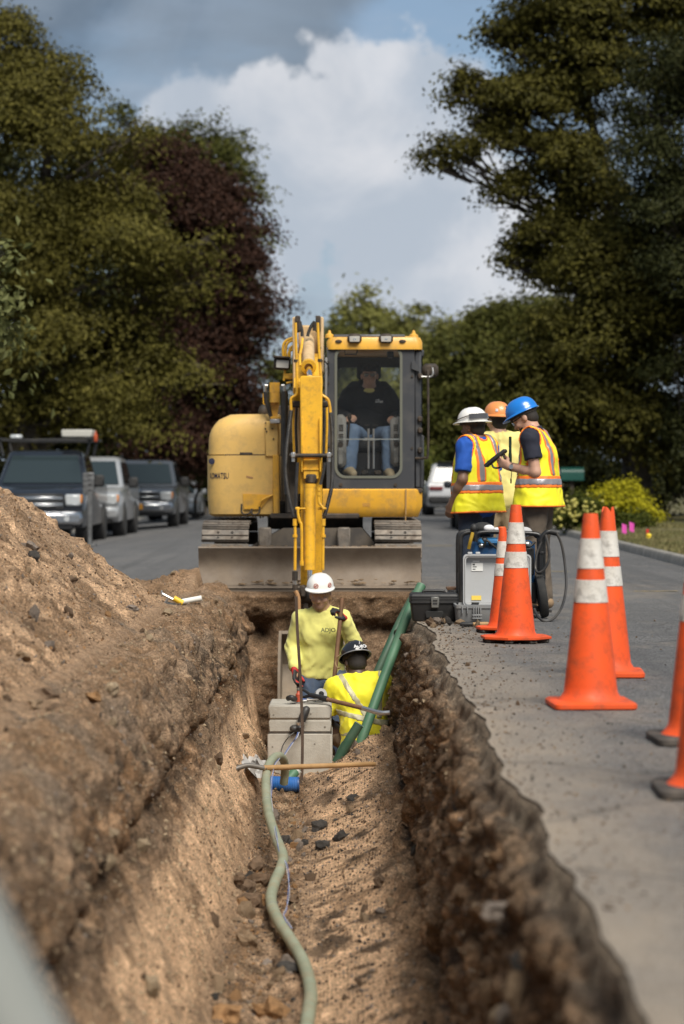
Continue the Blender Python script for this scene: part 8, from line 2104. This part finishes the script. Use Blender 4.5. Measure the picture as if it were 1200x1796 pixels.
    for dy in (0, .42):
        q = MB(); q.tube(smooth_path([(X(809), d + dy, .03), (X(808), d + dy, Z(1010)), (X(808), d + dy, Z(950)), (X(811), d + dy, Z(938)), (X(820), d + dy, Z(934)), (X(829), d + dy, Z(933))], 6), .019, 10); under(q, 'frame_tube', FR, root)
        q = MB(); q.tube(smooth_path([(X(834), d + dy, Z(950)), (X(835), d + dy, Z(940)), (X(842), d + dy, Z(934.5)), (X(870), d + dy, Z(933)), (X(935), d + dy, Z(936)), (X(948), d + dy, Z(942)), (X(953), d + dy, Z(952)), (X(952), d + dy, Z(1055))], 6), .019, 10); under(q, 'frame_tube', FR, root)
    for px in (809, 952): q = MB(); q.box((X(px), d + .21, Z(1060)), (.03, .45, .03), bev=.006); under(q, 'cross_member', FR, root)
    q = MB(); q.box((cx, d + .21, Z(1068)), (.60, .42, .025), bev=.006); under(q, 'platform', FR, root)
    q = MB(); q.tube(smooth_path([(X(947), d - .06, Z(1000)), (X(947), d - .06, Z(960)), (X(949), d - .06, Z(944)), (X(957), d - .06, Z(934)), (X(968), d - .06, Z(932))], 6), .021, 10); q.tube([(X(947), d - .06, Z(1000)), (X(950), d - .05, Z(1060))], .018, 10); hb = under(q, 'pull_handle', FR, root)
    q = MB(); q.tube([(X(963), d - .06, Z(931.5)), (X(979), d - .06, Z(935))], [.024, .026], 10); under(q, 'hand_grip', M_BLACKPL, hb)
    for py in (969, 1012): q = MB(); q.box((X(950), d - .07, Z(py)), (.05, .03, .022), bev=.005); under(q, 'bracket', FR, hb)
    q = MB(); q.box((cx + .01, d + .21, Z(1005)), (.50, .34, .50), bev=.03); bd = under(q, 'machine_body', BLUEM, root)
    q = MB(); q.box((cx + .19, d + .03, Z(985)), (.12, .04, .22), bev=.01); q.box((cx + .2, d + .04, Z(1040)), (.14, .06, .16), bev=.01); under(q, 'side_panel', M_BLACKPL, bd)
    q = MB(); q.box((cx - .02, d + .1, Z(950)), (.34, .20, .06), bev=.02); q.box((cx + .12, d + .08, Z(957)), (.16, .14, .09), bev=.02); under(q, 'blue_housing', mat('bright_blue_housing', (.03, .16, .36), .4, dirt=(.2, .2, .2), dirt_amt=.4), bd)
    for (px, py, r) in ((850, 948, .03), (862, 953, .026), (875, 950, .03), (925, 955, .03), (845, 957, .022)): q = MB(); q.ball((X(px), d + .02, Z(py)), (r, r * .8, r * .9), 10, 6); under(q, 'fitting', GALV if px % 2 else M_BLACKPL, bd)
    q = MB(); q.tube(smooth_path([(X(848), d - .02, Z(960)), (X(853), d - .04, Z(948)), (X(862), d - .04, Z(955)), (X(872), d - .02, Z(962))], 5), .010, 8); q.tube(smooth_path([(X(915), d - .02, Z(950)), (X(928), d - .04, Z(958)), (X(938), d - .03, Z(950))], 5), .010, 8); under(q, 'hydraulic_line', M_BLACKPL, bd)
    q = MB(); q.ball((X(831), d - .02, Z(926)), (.03, .03, .035), 10, 7); q.tube([(X(831), d - .02, Z(930)), (X(833), d, Z(948))], .022, 8); under(q, 'control_lever', M_BLACKPL, root)
    q = MB(); q.tube(smooth_path([(X(829), d - .03, Z(934)), (X(825), d - .04, Z(948)), (X(822), d - .02, Z(962))], 4), .014, 8); under(q, 'yellow_hose', mat('mustard', (.38, .24, .02), .5), root)
    # gear lying on the cart
    q = MB(); q.ball((X(848), d + .1, Z(927)), (.085, .09, .05), 14, 8); q.tube([(X(838), d + .1, Z(930)), (X(862), d + .1, Z(935))], [.04, .03], 8); root_mesh(q, 'work_glove', mat('black_bag', (.02, .02, .02), .8), 'black bundle lying on top of the cart frame', 'bundle')
    q = MB(); q.ball((X(858), d + .02, Z(927)), (.045, .03, .03), 12, 7); q.ball((X(873), d + .06, Z(929.5)), (.04, .03, .02), 12, 7); root_mesh(q, 'rag', mat('white_rag', (.68, .68, .70), .9), 'white crumpled rag on the cart beside the orange cap', 'rag')
    q = MB(); q.lathe([(.03, 0), (.032, .035), (.028, .045), (.0, .046)], 14, Matrix.Translation((X(881), d + .05, Z(934)))); q.lathe([(.022, -.04), (.022, .001)], 12, Matrix.Translation((X(881), d + .05, Z(934)))); root_mesh(q, 'spray_can', mat('orange_cap', (.75, .12, .02), .5), 'can with orange cap standing on the cart', 'can')
    q = MB(); q.ball((X(921), d + .05, Z(933)), (.06, .05, .04), 12, 7); root_mesh(q, 'rag', mat('grey_rag', (.42, .42, .43), .9), 'grey rag lying at the right of the cart top', 'rag')
    for s in (0,):
        m = MB(); r = .172; wx = X(950); Mx = Matrix.Translation((wx, d - .03, r + zr)) @ Matrix.Rotation(R(82), 4, 'Y') ; m.lathe([(r * .7, -.03), (r * .95, -.03), (r, -.018), (r, .018), (r * .95, .03), (r * .7, .03)], 28, Mx); wh = under(m, 'wheel', M_TYRE, root)
        m = MB(); m.lathe([(r * .69, -.02), (r * .69, .02), (r * .3, .03), (.02, .034)], 20, Mx); under(m, 'rim', M_RIM, wh)
        m = MB(); r2 = .172; Mx = Matrix.Translation((X(812), d + .3, r2 + zr)) @ Matrix.Rotation(R(90), 4, 'Y'); m.lathe([(r2 * .7, -.03), (r2 * .95, -.03), (r2, -.018), (r2, .018), (r2 * .95, .03), (r2 * .7, .03)], 28, Mx); under(m, 'wheel', M_TYRE, root)
    q = MB(); q.tube(smooth_path([W(976, 934, 18.9), W(985, 955, 18.9), W(991, 990, 18.88), W(993, 1030, 18.8), W(986, 1063, 18.65), W(972, 1084, 18.5), W(957, 1090, 18.45), W(945, 1083, 18.5), W(937, 1068, 18.6)], 8), .0105, 8)
    q.tube(smooth_path([W(957, 938, 18.9), W(962, 960, 18.88), W(963, 980, 18.86), W(955, 998, 18.85), W(944, 1004, 18.86), W(939, 995, 18.9), W(942, 970, 18.92), W(950, 950, 18.93)], 8), .0105, 8)
    root_mesh(q, 'power_cord', HOSE, 'black rubber cord looping from the cart handle to the asphalt', 'cord')
    # wood block with a dark brush, hammer
    q = MB(); p = W(795, 1044, 19.6); q.box((p.x, 19.6, .10), (.085, .2, .19), bev=.01, mi=1); q.box((p.x, 19.6, .205), (.11, .22, .022), bev=.004, mi=0); o = root_mesh(q, 'wood_block', [WOODD, mat('dark_block', (.05, .045, .04), .9)], 'brown topped dark block standing behind the black toolbox', 'block')
    q = MB(); p2 = W(794, 1037, 19.3); q.lathe([(.05, 0), (.06, .02), (.06, .06), (.05, .075)], 18, Matrix.Translation((p2.x + .02, 19.3, .13))); q.cyl((p2.x + .02, 19.3, .0), (p2.x + .02, 19.3, .14), .045, n=14); root_mesh(q, 'rubber_plug', HOSE, 'round black rubber plug between the toolbox and the grey case', 'plug')
    q = MB(); a, b, c = W(807, 1094, 17.75), W(829, 1094, 17.75), W(856, 1092.5, 17.8); z = .022
    for p in (a, b, c): p.z = z
    q.tube([a, a.lerp(b, .2), b], [.012, .020, .018], 10); root = root_mesh(q, 'hand_hammer', M_BLACKPL, 'short tool with black head and wooden handle on the asphalt', 'tool')
    e = MB(); e.tube([b, b.lerp(c, .5), c], [.014, .017, .016], 10); under(e, 'handle', WOOD, root)
equipment()

# grey pipe close to the lens, planted in the ground at the near end of the trench
q = MB(); a = W(-84 - 330 * .475, 1601 - 330 * .88, 2.25); b = W(611, 2890, 2.2); b.z = -.06
q.tube([a, a.lerp(b, .5), b], .052, 24); o = root_mesh(q, 'plastic_pipe', mat('grey_plastic_pipe', (.24, .25, .235), .5, col2=(.19, .20, .185), nscale=2, namt=.5), 'large blurred grey pipe slanting across the lower left corner', 'pipe', base=b)
